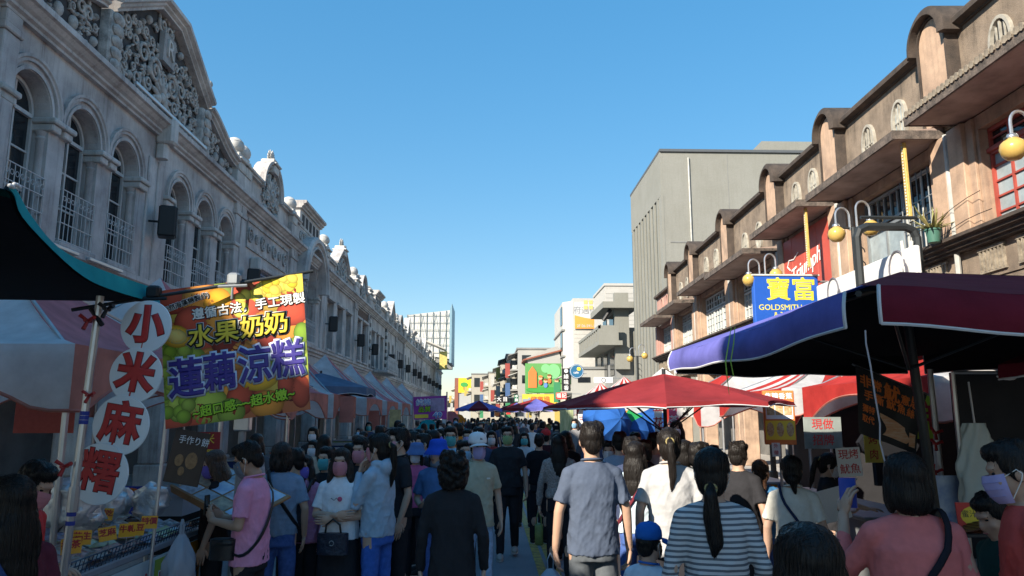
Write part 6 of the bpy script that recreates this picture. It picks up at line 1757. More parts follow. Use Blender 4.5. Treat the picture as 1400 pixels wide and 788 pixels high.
ARMS = {  # elbow, wrist, hand direction, palm normal, curl -- for the side x>0
 'down': ((.222,-.03,1.115), (.232,.05,.875), (-.05,.18,-1), (-1,0,0), .5),
 'hang': ((.226,-.01,1.115), (.246,.03,.865), (0,.08,-1), (-1,0,0), 1.3),
 'bend': ((.222,-.03,1.11), (.13,.20,1.06), (-.55,.75,.25), (-.4,0,1), 1.0),
 'text': ((.215,.0,1.12), (.075,.25,1.14), (-.45,.6,.6), (-.9,-.2,.3), 1.1),
 'phone': ((.245,.13,1.16), (.20,.26,1.40), (-.25,.05,1), (-.8,.3,0), .9),
 'chin': ((.195,.10,1.11), (.075,.15,1.36), (-.35,-.15,1), (-.3,-1,0), 1.1),
 'crossR': ((.212,.03,1.115), (-.02,.205,1.13), (-1,.0,.08), (0,-1,0), .5),
 'crossL': ((.212,.03,1.105), (-.02,.185,1.09), (-1,.02,-.02), (0,-1,0), .5),
 'reach': ((.21,.14,1.20), (.16,.36,1.14), (-.2,1,.0), (0,0,-1), .7),
 'carry': ((.225,-.05,1.115), (.228,.10,.92), (0,.3,-1), (-1,0,0), 1.4),
}
LEGS = {'stand': (((.095,.0,.48),(.10,-.01,.08)), ((.095,.01,.48),(.105,.0,.08))),
        'walk': (((.09,.10,.49),(.095,.16,.085)), ((.09,.0,.47),(.095,-.20,.12))),
        'wide': (((.12,.01,.48),(.14,.02,.08)), ((.12,.0,.48),(.14,-.02,.08)))}
HEADC = Vector((0, .012, 1.575))
def hand(mbR, mbX, W, d, n, curl, side):
    d = Vector(d).normalized(); n = Vector(n); n = (n - d*n.dot(d)).normalized(); s = d.cross(n)
    B = Matrix((s, n, d)).transposed()
    mbR.ell(W + d*.048, (.041,.018,.056), 12, 8, rot=B)
    for off, L, st in ((-.031,.060,.082), (-.0105,.074,.090), (.0105,.080,.091), (.031,.070,.086)):
        o_ = off*1.0; p = W + d*st + s*o_; dirv = d.copy(); P = [p - d*.03]; 
        P.append(p); ang = curl*.35
        for k in range(3):
            ax = s; dirv = (dirv*math.cos(ang) + n*math.sin(ang)).normalized(); p = p + dirv*L*(.42,.33,.25)[k]; P.append(p.copy()); ang = curl*.5
        mbX.tube(P, [.0098,.0095,.0090,.0080,.0058], 6)
    ts = -1 if side > 0 else 1
    p = W + d*.028 + s*ts*.030; t1 = (d*.75 + s*ts*.55 + n*.25).normalized(); t2 = (d*.95 + s*ts*.12 + n*.4).normalized()
    mbX.tube([p - t1*.012, p + t1*.022, p + t1*.042, p + t1*.042 + t2*.03], [.014,.0125,.0105,.007], 6)
HAIRS = {}
def build_hair(kind, mb):
    e = mb.ell
    if kind.startswith('under'):
        e((0,-.040,.02), (.079,.075,.05), 16, 10); e((0,-.060,-.02), (.066,.045,.065)); e((.068,-.01,.0), (.016,.035,.045)); e((-.068,-.01,.0), (.016,.035,.045))
        if kind == 'underlong':
            e((0,-.07,-.10), (.088,.05,.12)); e((.078,-.005,-.08), (.024,.04,.12)); e((-.078,-.005,-.08), (.024,.04,.12))
        return
    if kind == 'short':
        e((0,-.020,.040), (.0805,.097,.090), 18, 12); e((0,.028,.088), (.066,.062,.042)); e((0,-.066,-.02), (.062,.045,.07)); e((.068,-.02,.01), (.016,.045,.05)); e((-.068,-.02,.01), (.016,.045,.05))
        q = random.Random(5)
        for k in range(26):
            a = q.uniform(0, 6.28); rr = q.uniform(.02,.075); e((rr*math.cos(a), -.01+rr*1.1*math.sin(a), .105+.02*q.random()-rr*.35), (.022,.022,.03), 8, 6)
    else:
        e((0,-.020,.040), (.0835,.100,.092), 18, 12); e((0,-.055,-.02), (.078,.06,.10)); e((.066,.005,.03), (.022,.05,.07)); e((-.066,.005,.03), (.022,.05,.07)); e((0,.045,.088), (.062,.045,.036))
        if kind in ('bob', 'curly', 'long'):
            e((0,-.05,-.055), (.092,.066,.09)); e((.076,-.008,-.05), (.026,.05,.085)); e((-.076,-.008,-.05), (.026,.05,.085))
        if kind == 'long':
            e((0,-.085,-.16), (.098,.048,.17)); e((0,-.10,-.28), (.088,.036,.12)); e((.085,-.02,-.13), (.028,.04,.12)); e((-.085,-.02,-.13), (.028,.04,.12))
        if kind == 'waves':
            e((0,-.05,-.055), (.095,.066,.09)); e((.084,.0,-.08), (.034,.048,.10)); e((-.084,.0,-.08), (.034,.048,.10)); e((.095,.01,-.15), (.032,.04,.06)); e((-.095,.01,-.15), (.032,.04,.06)); e((0,-.08,-.12), (.098,.05,.10))
        if kind == 'bangs': e((0,.072,.055), (.055,.020,.026))
        if kind == 'curly':
            q = random.Random(2)
            for k in range(120):
                a = q.uniform(0, 6.28); z = q.uniform(-.13,.13); r = .098*math.sqrt(max(.15, 1-(z/.17)**2))
                x, y = r*math.cos(a), -.022+r*1.08*math.sin(a)
                if y > .045 and z < .05: continue
                e((x, y, z), (.026,.026,.024), 7, 5)
        if kind == 'pony':
            limb(mb, [(0,-.105,.045), (0,-.150,.01), (.005,-.150,-.10), (.01,-.140,-.22), (.0,-.13,-.31)], [.016,.026,.030,.026,.007])
        if kind == 'lowpony':
            limb(mb, [(0,-.10,-.055), (0,-.132,-.10), (0,-.128,-.20), (.01,-.12,-.32), (.0,-.112,-.40)], [.018,.032,.042,.038,.010])
        if kind == 'bun':
            e((0,-.105,-.07), (.045,.042,.045)); limb(mb, [(0,-.11,-.1), (.01,-.12,-.17)], [.03,.014])
def person(label, loc, face, H=1.68, shirt=None, sleeve='short', hem=.90, trousers=None, bottom='trousers', arms=('down','down'), legs='stand', hair='short', hairm=None, skin=0, mask=None, hat=None, yaw=0, pitch=0, lean=0., bulk=1., lod=1, group=None, glasses=False, shoe=None, collar=None, jacket=None, facefeat=True, seed=None, hood=False):
    root = thing('person', label, 'person', loc, R(face), group)
    s = H/1.70; root.scale = (s, s, s)
    seed = seed if seed is not None else int(abs(loc[0]*977+loc[1]*131)) % 9999
    q = random.Random(seed)
    sk = SK[skin]; hairm = hairm or m_hair
    T = lambda p: Vector((p[0], p[1] + lean*max(0, p[2]-.98), p[2] - .25*abs(lean)*max(0, p[2]-1.2)))
    vox = {2: .0085, 1: .0115, 0: .019}[lod]
    hd = T(HEADC) + Vector((0, .10*max(0, math.sin(R(pitch))), -.03*max(0, math.sin(R(pitch)))))
    HM = Matrix.Translation(hd) @ Matrix.Rotation(R(yaw), 4, 'Z') @ Matrix.Rotation(R(-pitch), 4, 'X')
    # ---- body
    b = MB(); x = MB()
    rings = [(.86,.142*bulk,.102*bulk,0,0),(.95,.142*bulk,.102*bulk,0,0),(1.06,.125*bulk,.092*bulk,0,0),(1.2,.132*bulk,.098*bulk,0,0),(1.32,.135*bulk,.094*bulk,0,0),(1.40,.11,.08,0,0),(1.44,.06,.058,0,0)]
    loft(b, [(T((0,0,z)).z, rx, ry, 0, T((0,0,z)).y) for z, rx, ry, _, _ in rings])
    limb(b, [T((0,-.012,1.38)), T((0,-.005,1.46)), hd+Vector((0,-.02,-.06))], [.062,.054,.052])
    b.X = HM
    b.ell((0,-.012,.035), (.0745,.093,.088), 18, 12); b.ell((0,.018,-.03), (.063,.075,.088), 16, 12); b.ell((0,.052,-.092), (.034,.032,.028)); b.ell((0,.094,-.024), (.0135,.020,.026)); b.ell((0,.074,.03), (.05,.02,.014)); b.ell((0,.083,-.064), (.024,.014,.011))
    for sx in (-1, 1): b.ell((sx*.0745,-.012,-.008), (.012,.022,.034)); b.ell((sx*.04,.055,-.03), (.024,.024,.022))
    b.X = None
    armp = []
    for sx, nm in ((1, arms[0]), (-1, arms[1])):
        E, W, d, n, cu = ARMS[nm]
        S = T((sx*.152*max(1, .6+.4*bulk), -.005, 1.352)); E = T((sx*E[0]*max(1,.75+.25*bulk), E[1], E[2])); W = T((sx*W[0], W[1], W[2]))
        d = Vector((sx*d[0], d[1], d[2])); n = Vector((sx*n[0], n[1], n[2]))
        if nm in ('down','hang','carry'): W.x += sx*.02*(bulk-1)*4
        limb(b, [S, S.lerp(E,.5), E, E.lerp(W,.35), W], [.046*bulk,.041*bulk,.035,.034,.025])
        hand(b, x, W, d, n, cu, sx); armp.append((S, E, W, d))
    lg = LEGS[legs]
    for sx, (K, A) in ((1, lg[0]), (-1, lg[1])):
        limb(b, [(sx*.085,0,.90), (sx*K[0],K[1],K[2]), (sx*K[0]*1.0,(K[1]+A[1])/2-.02,(K[2]+A[2])/2+.06), (sx*A[0],A[1],A[2])], [.080*bulk,.056,.052,.036])
        b.ell((sx*A[0], A[1]+.05, A[2]-.045), (.036,.10,.03))
    fuse(b, 'body', sk, root, vox, 4 if lod else 2, extra=x, zmin=.004)
    # ---- shirt
    m1 = shirt; t = MB(); ez = .022
    low = hem
    R_ = [(low,.174*bulk,.130*bulk),(low+.06,.171*bulk,.128*bulk),(1.08,.155*bulk,.117*bulk),(1.2,.156*bulk,.117*bulk),(1.30,.163*bulk,.112*bulk),(1.37,.140*max(1,.7+.3*bulk),.094),(1.412,.100,.080),(1.44,.066,.064)]
    loft(t, [(T((0,0,z)).z, rx, ry, 0, T((0,0,z)).y) for z, rx, ry in R_], 22)
    for S, E, W, d in armp:
        t.ell(S, (.056*bulk**.5,.060,.056), 12, 8); limb(t, [T((S.x*.30, -.004, 1.402)), T((S.x*.70,-.004,1.378)), S], [.046,.050,.054])
        if sleeve == 'short': t.tube([S, S.lerp(E,.25), S.lerp(E,.5), S.lerp(E,.78)], [.055*bulk**.5,.056*bulk**.5,.058*bulk**.5,.062*bulk**.5], 14)
        else:
            f_ = .98 if sleeve == 'long' else .6
            limb(t, [S, S.lerp(E,.5), E, E.lerp(W,f_*.5), E.lerp(W,f_)], [.057*bulk**.5,.052,.046,.043,.037])
    if hood: t.ell(T((0,-.085,1.425)), (.105,.055,.075), 14, 9); t.ell(T((.07,-.02,1.45)), (.04,.06,.035)); t.ell(T((-.07,-.02,1.45)), (.04,.06,.035))
    sh = fuse(t, 'jacket' if jacket else 'shirt', m1, root, vox, 7 if lod else 3, fold=.0135 if lod else .005, seed=seed)
    if collar and lod:
        c = MB(); cz = T((0,-.004,1.447)); c.tube([(cz.x+.070*math.cos(a), cz.y+.068*math.sin(a), cz.z-.012*math.sin(a)) for a in [2*math.pi*k/20 for k in range(21)]], .008, 6)
        c.build('collar', collar, sh, smooth=True)
    if jacket:   # open front: an inner top shows down the middle
        ip = MB(); ip.grid(lambda u, v: tuple(T((-.055+.11*u*(1), .131*bulk+.010-.02*abs(u-.5)-.035*max(0,(v-.72)/.28)**2, low+.02+(1.44-low)*v))), 6, 14)
        ip.build('inner_top', jacket, root, smooth=True)
        zp_ = MB()
        for sx in (-1,1): zp_.tube([tuple(T((sx*.060, .137*bulk-.035*max(0,(v-.72)/.28)**2, low+.02+(1.43-low)*v))) for v in [k/10 for k in range(11)]], .010, 6)
        zp_.build('jacket_edge', m1, root, smooth=True)
    # ---- trousers / skirt
    tr = trousers; p = MB()
    if bottom == 'skirt':
        loft(p, [(.30,.205,.17,0,0),(.6,.19,.155,0,0),(.85,.172*bulk,.13*bulk,0,0),(1.0,.150*bulk,.112*bulk,0,0)], 22)
    else:
        loft(p, [(.80,.150*bulk,.116*bulk,0,-.003),(.88,.157*bulk,.120*bulk,0,-.002),(.97,.150*bulk,.113*bulk,0,0),(1.03,.136*bulk,.098*bulk,0,0)], 22)
        for sx, (K, A) in ((1, lg[0]), (-1, lg[1])):
            if bottom == 'shorts': limb(p, [(sx*.088,0,.86), (sx*(.088+K[0])/2,K[1]/2,.66), (sx*K[0],K[1]*.9,.52)], [.093*bulk,.088,.082])
            else: limb(p, [(sx*.078,0,.85), (sx*(.082+K[0])/2,K[1]/2,.68), (sx*K[0],K[1],K[2]), (sx*(K[0]+A[0])/2,(K[1]+A[1])/2-.005,(K[2]+A[2])/2), (sx*A[0],A[1],A[2]+.015)], [.082*bulk,.079*bulk**.5,.066,.061,.056])
    fuse(p, 'skirt' if bottom == 'skirt' else ('shorts' if bottom == 'shorts' else 'trousers'), tr, root, max(vox, .012), 3, fold=.0045, seed=seed+5)
    # ---- shoes
    shm = shoe or cloth('shoe_dark', (.03,.03,.03), rough=.6)
    for sx, (K, A) in ((1, lg[0]), (-1, lg[1])):
        f_ = MB(); cx, cy, cz = sx*A[0], A[1]+.055, A[2]-.045
        f_.ell((cx, cy, cz), (.047,.128,.05), 14, 10)
        f_.v = [(a, bb, max(c, cz-.034) if c < cz else c - .35*max(0, bb-cy)*.3) for a, bb, c in f_.v]
        so = f_.build('shoe', shm, root, smooth=True)
        if lod: 
            so2 = MB(); so2.prism([(cx+.046*math.cos(a), cy+.128*math.sin(a)) for a in [2*math.pi*k/16 for k in range(16)]], cz-.0345, cz-.018, axis='z'); so2.build('sole', plain('sole_white', (.5,.5,.48)), so)
    # ---- hair
    if hair:
        if hat: hair = 'underlong' if hair in ('long','bob','waves') else 'under'
        h = MB(); h.X = HM; build_hair(hair, h)
        hc = tuple(hd)
        ho = fuse(h, 'hair', hairm, root, .0075 if lod == 2 else (.0095 if lod else .016), 2, hairk=(.0008 if hair not in ('short','curly') else .0006) if lod else 0, hc=hc, seed=seed+9)
        if lod == 2: STR.append((ho, hair, hairm, seed, HM.copy()))
        if hair in ('pony','lowpony'):
            t_ = MB(); t_.X = HM
            c_ = (0,-.122,.03) if hair == 'pony' else (0,-.112,-.068)
            t_.tube([(c_[0]+.027*math.cos(a), c_[1]+.006*math.sin(a), c_[2]+.024*math.sin(a)) for a in [k*.52 for k in range(13)]], .007, 6); t_.X = None
            t_.build('hair_tie', hat and m_blk or plain('hair_tie', (.30,.24,.10)), ho, smooth=True)
    # ---- face
    if facefeat:
        for sx in (-1, 1):
            e = MB(); e.X = HM; e.ell((sx*.030,.0725,.010), (.0145,.008,.0068), 10, 6); e.X = None; e.build('eye', m_eye, root, smooth=True)
            if not hat:
                e = MB(); e.X = HM; e.tube([(sx*.014,.081,.026), (sx*.030,.079,.031), (sx*.046,.068,.027)], [.003,.0038,.002], 5); e.X = None; e.build('eyebrow', hairm, root, smooth=True)
        if not mask:
            e = MB(); e.X = HM; e.ell((0,.0935,-.064), (.020,.006,.006), 10, 6); e.X = None; e.build('mouth', m_lip, root, smooth=True)
    if mask:
        mk = MB(); mk.X = HM
        def mf(u, v):
            a = R(-78+156*u); z = -.112+.118*v
            k_ = math.sqrt(max(.12, 1-((z+.045)/.098)**2))
            bul = .021*math.exp(-((u-.5)/.12)**2)*(.4+.8*v if v < .8 else 1.04)
            return ((.0685*k_)*math.sin(a), .025+(.0795*k_+bul)*math.cos(a), z)
        mk.grid(mf, 18, 10)
        for j in (.28, .52, .76): mk.tube([tuple(Vector(mf(u/12, j))+Vector((0,.0016,0))) for u in range(1,12)], .0016, 4)
        mk.X = None
        mo = mk.build('face_mask', mask, root, smooth=True)
        lp_ = MB(); lp_.X = HM
        for sx in (0, 1):
            p0 = Vector(mf(sx, .9)); p1 = Vector(mf(sx, .15)); ear = Vector(((-1 if sx == 0 else 1)*.085, -.02, -.005))
            lp_.tube([p0, ear+Vector((0,.015,.02)), ear, ear+Vector((0,.012,-.025)), p1], .0022, 4)
        lp_.X = None; lp_.build('ear_loop', m_wh if lod else mask, mo)
    if glasses:
        gl = MB(); gl.X = HM
        for sx in (-1, 1):
            gl.tube([(sx*.032+.022*math.cos(a), .086-.004*abs(math.cos(a)), .010+.017*math.sin(a)) for a in [k*.5236 for k in range(13)]], .0020, 5, cap=False)
            gl.tube([(sx*.054,.083,.014), (sx*.078,.0,.012), (sx*.080,-.02,.0)], .0018, 4)
        gl.tube([(-.010,.089,.014), (.010,.089,.014)], .002, 4); gl.X = None
        gl.build('glasses', m_blk, root)
    if hat:
        kind, hm_, hm2 = hat
        ht = MB(); ht.X = HM
        if kind == 'cap':
            ht.lathe([(.094,.040),(.096,.062),(.094,.092),(.082,.122),(.058,.144),(.025,.153),(0,.154)], 22, (0,-.012,0))
            ht.v = [v for v in ht.v]
            ht.X = None; ho_ = ht.build('cap', hm_, root, smooth=True)
            br = MB(); br.X = HM
            def bf(u, v, dz=0.):
                a = R(-62+124*u); rr = .093 + .068*v*(math.cos(a*1.15)**.6 if abs(a) < 1.3 else 0)
                return (rr*math.sin(a)*1.0, -.012+rr*math.cos(a)*(1.0), .044 - .018*v - .022*(u-.5)**2*4*1 + dz)
            br.grid(lambda u, v: bf(u, v), 16, 5); br.grid(lambda u, v: bf(1-u, v, -.005), 16, 5); br.X = None
            br.build('brim', hm2, ho_, smooth=True)
            bt = MB(); bt.X = HM; bt.ell((0,-.012,.156), (.007,.007,.005), 8, 5); bt.X = None; bt.build('button', hm2, ho_)
        else:
            ht.lathe([(.150,-.012),(.151,-.008),(.118,.036),(.100,.060),(.094,.095),(.086,.130),(.060,.144),(0,.148)], 26, (0,-.008,0)); ht.X = None
            ho_ = ht.build('bucket_hat', hm_, root, smooth=True)
            fr = MB(); fr.X = HM
            qf = random.Random(1)
            for k in range(48 if kind == 'fringe' else 0):
                a = k*2*math.pi/48; fr.tube([(.150*math.cos(a), -.008+.150*math.sin(a), -.010), (.156*math.cos(a+.03), -.008+.156*math.sin(a+.03), -.028-.012*qf.random())], .0022, 3)
            fr.X = None
            if kind == 'fringe': fr.build('fringe', hm2, ho_)
    return root
def put(px, py, d): 
    p = at(px, py, d); return (p.x, p.y, 0), p.z
def hero(label, px, py, d, face, **k):
    loc, z = put(px, py, d); 
    top = {'cap': 1.705+.035, 'bucket': 1.73, 'fringe': 1.73}.get(k['hat'][0] if k.get('hat') else '', 1.712)
    Hs = k.pop('H', None) or z*1.70/top
    k.setdefault('lod', 2 if d < 7.5 else 1)
    o = person(label, loc, face, Hs, **k)
    o['h'] = Hs
    return o
def carried(o, name, label, cat):
    """a separate thing in the frame of the person who carries it"""
    h = thing(name, label, cat, o.location, o.rotation_euler.z); h.scale = o.scale; return h
def strap_bag(o, name, label, sgn, m, z0=1.2, dz=.26, bag=True, w=.017, bx=.0, bulk=1., bag_at=None, lean=0., rx=.182, ry=.135):
    """crossbody strap: a tilted ring round the torso (+ bag at the low end)"""
    h = carried(o, name, label, 'bag')
    pts = []
    for k in range(29):
        a = 2*math.pi*k/28; z = z0 + sgn*dz*math.cos(a)
        sh = 1 if z < 1.3 else max(.62, 1-(z-1.3)*2.6)
        y_ = ry*bulk*math.sin(a)*(1 if z < 1.34 else .92) + lean*max(0, z-.98)
        pts.append((rx*bulk*sh*math.cos(a), y_, z))
    s_ = MB(); s_.tube(pts, w, 6, flat=.28); s_.build('strap', m, h, smooth=True)
    if bag:
        c = bag_at or (-sgn*.19*bulk, .05, z0-dz-.05)
        b = MB(); b.cbox(c[0]-.04, c[0]+.04, c[1]-.09, c[1]+.09, c[2]-.09, c[2]+.05, .025); b.build('pouch', m, h, auto=50)
        f = MB(); f.cbox(c[0]-.045, c[0]+.045, c[1]-.087, c[1]+.087, c[2]-.005, c[2]+.055, .02); f.build('flap', m, h, auto=50)
    return h
def tote(o, label, side, m, w=.15, hgt=.26, name='tote_bag', hand_z=.80, dep=.05, hang=.16, m2=None, x=.25, y=.04):
    h = carried(o, name, label, 'bag'); x = side*x; zt = hand_z-hang
    b = MB(); b.cbox(x-dep, x+dep, y-w, y+w, zt-hgt, zt, .02); b.build('bag_body', m, h, auto=50)
    for dx in (-dep*.6, dep*.6):
        t = MB(); t.tube([(x+dx, y-w*.5, zt-.03), (x+dx*.8, y-w*.42, zt+.08), (x, y, hand_z), (x+dx*.8, y+w*.42, zt+.08), (x+dx, y+w*.5, zt-.03)], .008, 6); t.build('handle', m2 or m, h)
    return h
def poly_bag(o, label, pos, w=.11, hgt=.30, m=None, dp=.05):
    h = carried(o, 'plastic_bag', label, 'bag')
    def f(u, v):
        a = 2*math.pi*u; k = .18+.82*min(1, (v*2.6)**.8) if v < .9 else 1-.25*(v-.9)*10*.5
        cr = 1+.10*math.sin(a*5+v*7)+.06*math.sin(a*11-v*15)
        return (pos[0]+w*k*cr*math.cos(a), pos[1]+dp*k*cr*math.sin(a), pos[2]-hgt*v)
    b = MB(); b.grid(f, 32, 14); e = [f(i/32, 1) for i in range(32)]; b.add(e, [tuple(range(32))]); b.build('film', m, h, smooth=True)
    t = MB()
    for sx in (-1,1): t.tube([(pos[0]+sx*w*.15, pos[1], pos[2]-.01), (pos[0]+sx*.02, pos[1], pos[2]+.06), (pos[0], pos[1], pos[2]+.10)], .009, 6, flat=.4)
    t.build('handle', m, h)
    return h
# ---------------------------------------------------------------- who stands where
C = cloth
def mk(n, c): return mat('mask_'+n, c, rough=.8, var=.06, spec=.2)
MK = {k: mk(k, c) for k, c in dict(pink=(.62,.25,.28), lilac=(.42,.36,.60), violet=(.20,.15,.58), teal=(.10,.40,.42), white=(.66,.66,.68), blue=(.25,.45,.62), black=(.015,.015,.017), grey=(.18,.22,.28), green=(.30,.42,.20)).items()}
def stripes(name, a, b, n):
    m = mat(name, a, rough=.9, var=.05)
    if 'w' in m: return m
    N = m.node_tree.nodes; L = m.node_tree.links; bs = N['Principled BSDF']
    tc = N.new('ShaderNodeTexCoord'); sp_ = N.new('ShaderNodeSeparateXYZ'); L.new(tc.outputs['Object'], sp_.inputs[0])
    mu = N.new('ShaderNodeMath'); mu.operation = 'MULTIPLY'; mu.inputs[1].default_value = n; L.new(sp_.outputs[2], mu.inputs[0])
    fr = N.new('ShaderNodeMath'); fr.operation = 'FRACT'; L.new(mu.outputs[0], fr.inputs[0])
    gt_ = N.new('ShaderNodeMath'); gt_.operation = 'GREATER_THAN'; gt_.inputs[1].default_value = .55; L.new(fr.outputs[0], gt_.inputs[0])
    mx = N.new('ShaderNodeMix'); mx.data_type = 'RGBA'; mx.inputs['A'].default_value = lin(a); mx.inputs['B'].default_value = lin(b); L.new(gt_.outputs[0], mx.inputs['Factor'])
    L.new(mx.outputs['Result'], bs.inputs['Base Color']); return m
m_jeans = C('denim_blue', (0.075,0.138,0.375), fine=.2); m_jeansl = C('denim_light', (0.375,0.525,0.725), fine=.2); m_blackp = C('trouser_black', (.026,.026,.031)); m_greyp = C('trouser_grey', (0.112,0.125,0.138))
m_blackc = C('cloth_black', (.028,.028,.032)); m_navyc = C('cloth_navy', (.05,.065,.12)); m_whitec = C('cloth_white', (.42,.42,.42))
m_blackl = mat('leather_black', (.012,.012,.014), rough=.35, var=.2, spec=.5, bump=.1, bscale=60)
m_film = mat('carrier_film', (.60,.63,.70), rough=.3, var=.12, trans=.4); m_filmb = mat('carrier_film_blue', (.42,.55,.68), rough=.3, var=.2, trans=.4)
# left side
o = hero('woman with long black hair and maroon top at the goods table', 20, 646, 3.2, 62, shirt=C('top_maroon',(0.125,0.027,0.044)), sleeve='long', trousers=m_blackp, hair='long', arms=('bend','bend'), facefeat=False, collar=None)
strap_bag(o, 'crossbody_bag', 'blue bag strap over the maroon top', -1, C('strap_blue',(0.037,0.075,0.200)), bag=False, w=.014)
o = hero('masked shopper in a red top reaching over the goods table', 22, 622, 4.2, -98, shirt=C('top_red',(0.688,0.062,0.062)), sleeve='short', trousers=m_blackp, hair='short', mask=MK['pink'], arms=('reach','bend'), pitch=28, lean=.12)
# man in pink with a carrier bag
oPM = hero('man in a pink t-shirt and glasses looking down at his phone', 350, 600, 5.6, 84, shirt=C('tee_pink',(.80,.34,.52)), trousers=m_blackp, hair='short', mask=MK['grey'], glasses=True, arms=('text','text'), pitch=24, hem=.84, collar=C('tee_pink',(.80,.34,.52)), skin=1)
strap_bag(oPM, 'crossbody_bag', 'black crossbody bag on the pink t-shirt', 1, m_blackl, bag=True, bag_at=(-.15,.13,.98), z0=1.17, dz=.25)
poly_bag(oPM, 'white carrier bag held by the man in pink', (-.16,.43,1.06), .13, .50, m_film, .10)
ph = carried(oPM, 'phone', 'phone held low by the man in pink', 'phone'); MB().cbox(-.036,.036,.335,.345,1.17,1.31,.006).build('slab', m_blk, ph); MB().box(-.032,.032,.333,.3345,1.175,1.305).build('screen', m_gl, ph)
o = hero('person in a slate blue shirt and jeans standing behind the man in pink', 386, 603, 6.7, 18, shirt=C('shirt_slate',(.22,.30,.42)), trousers=m_jeans, hair='bob', hairm=m_hairg, facefeat=False)
strap_bag(o, 'crossbody_bag', 'black strap across the slate blue shirt', -1, m_blackl, bag=False)
o = hero('woman in a violet mask and quilted pink jacket', 418, 621, 7.3, 172, shirt=mat('quilt_pink',(.58,.22,.34),rough=.8,var=.15,scale=10,bump=.5,bscale=16), sleeve='long', jacket=C('inner_maroon',(0.125,0.019,0.031)), trousers=m_blackp, hair='waves', hairm=m_hairg, mask=MK['violet'], hem=.80)
strap_bag(o, 'crossbody_bag', 'black strap over the quilted pink jacket', -1, m_blackl, bag=False, ry=.156)
oWT = hero('woman in a white t-shirt with crossed arms and a pink mask', 468, 611, 6.6, 176, shirt=C('tee_white_print',(.80,.82,.86)), trousers=m_blackp, bottom='skirt', hair='waves', hairm=m_hairg, mask=MK['pink'], arms=('crossR','crossL'), hem=.90, collar=C('tee_white_print',(.80,.82,.86)))
e_ = MB(); e_.ell((-.03,.133,1.26), (.022,.004,.022), 12, 6); e_.build('flower_print', plain('print_rose',(.55,.10,.2)), oWT); e_ = MB(); e_.tube([(.05,.136,1.27),(.02,.137,1.25),(0,.137,1.27),(-.02,.137,1.25)], .003, 4); e_.build('line_print', m_bk, oWT)
h = carried(oWT, 'quilted_handbag', 'dark quilted handbag hanging from crossed arms', 'bag')
b = MB(); b.cbox(-.135,.135,.16,.24,.80,.98,.03); b.build('bag_body', mat('quilt_navy',(.018,.025,.045),rough=.4,bump=.6,bscale=26), h, auto=50)
t = MB(); t.tube([(-.07,.2,.97),(-.06,.21,1.05),(0,.215,1.10),(.06,.21,1.05),(.07,.2,.97)], .009, 6); t.build('handle', m_blackl, h)
t = MB(); t.tube([(.02*math.cos(a),.243,.90+.02*math.sin(a)) for a in [k*.5 for k in range(12)]], .004, 5); t.build('clasp', m_grmetal, h)
o = hero('woman in a grey blue hoodie and blue jeans with a hand at her chin', 520, 591, 6.6, 66, shirt=C('hoodie_grey_blue',(.38,.49,.60)), sleeve='long', trousers=C('denim_bright',(0.056,0.150,0.525),fine=.15), hair='pony', mask=MK['pink'], arms=('chin','chin'), hem=.86, hood=True)
hero('dark clothed person with a pink mask behind the hoodie', 496, 597, 7.3, 150, shirt=m_blackc, sleeve='long', trousers=m_blackp, hair='short', mask=MK['pink'])
oBT = hero('man in a black t-shirt with a pink mask facing the stalls', 547, 584, 7.4, 112, shirt=m_blackc, trousers=m_blackp, hair='short', mask=MK['pink'], arms=('hang','down'), collar=m_blackc)
h = tote(oBT, 'black patterned shopping bag carried by the man in black', 1, mat('bag_black_print',(.015,.015,.018),rough=.3,var=.5,scale=14,dark=(.25,.26,.28)), .15, .28)
hero('woman in a denim bucket hat and pink top', 570, 604, 9.0, 165, shirt=C('top_rose',(0.562,0.125,0.275)), trousers=m_blackp, hair='bob', hat=('bucket', C('hat_denim',(0.100,0.175,0.375)), m_jeans), mask=MK['white'])
o = hero('woman in a bright blue fringed bucket hat and blue t-shirt', 599, 599, 7.6, 172, shirt=C('tee_blue',(.08,.17,.36)), trousers=m_jeans, hair='long', hairm=m_hairg, hat=('fringe', C('hat_bright_blue',(0.025,0.088,0.525)), C('hat_fringe',(0.150,0.312,0.750))), arms=('bend','bend'), yaw=-18)
cm = MB(); cm.lathe([(.075,1.44),(.078,1.47),(.074,1.50),(.070,1.505)], 16, (0,.012,0)); cm.build('neck_mask', MK['grey'], o, smooth=True)
hero('woman with curly black hair in a black long-sleeved top', 620, 617, 5.4, 2, shirt=m_blackc, sleeve='long', trousers=m_blackp, hair='curly', facefeat=False, hem=.74, bulk=1.02)
oBE = hero('man in a white cap, lilac mask and khaki t-shirt', 653, 589, 7.6, 196, shirt=C('tee_khaki',(0.450,0.425,0.312)), trousers=m_jeansl, hair='short', hat=('cap', C('cap_white',(0.750,0.750,0.750)), C('cap_white_brim',(0.750,0.750,0.750))), mask=MK['lilac'], hem=.80, bulk=1.03, yaw=6, collar=C('tee_khaki',(0.450,0.425,0.312)))
lg_ = MB()
for k, (x_, h_) in enumerate(((-.012,.008),(-.003,.014),(.006,.021))): lg_.add([(x_-.004,0,0),(x_+.004,0,0),(x_+.001,0,h_),(x_-.005,0,h_)], [(0,1,2,3)])
lgo = lg_.build('cap_logo', m_bk, oBE); hd_ = HEADC; lgo.matrix_basis = Matrix.Translation(hd_) @ Matrix.Rotation(R(6),4,'Z') @ Matrix.Translation((0,.0855,.078)) @ Matrix.Rotation(R(-20),4,'X')
pl_ = MB(); pl_.cbox(-.10,-.065,.118,.126,1.27,1.285,.002); pl_.build('chest_label', m_wh, oBE)
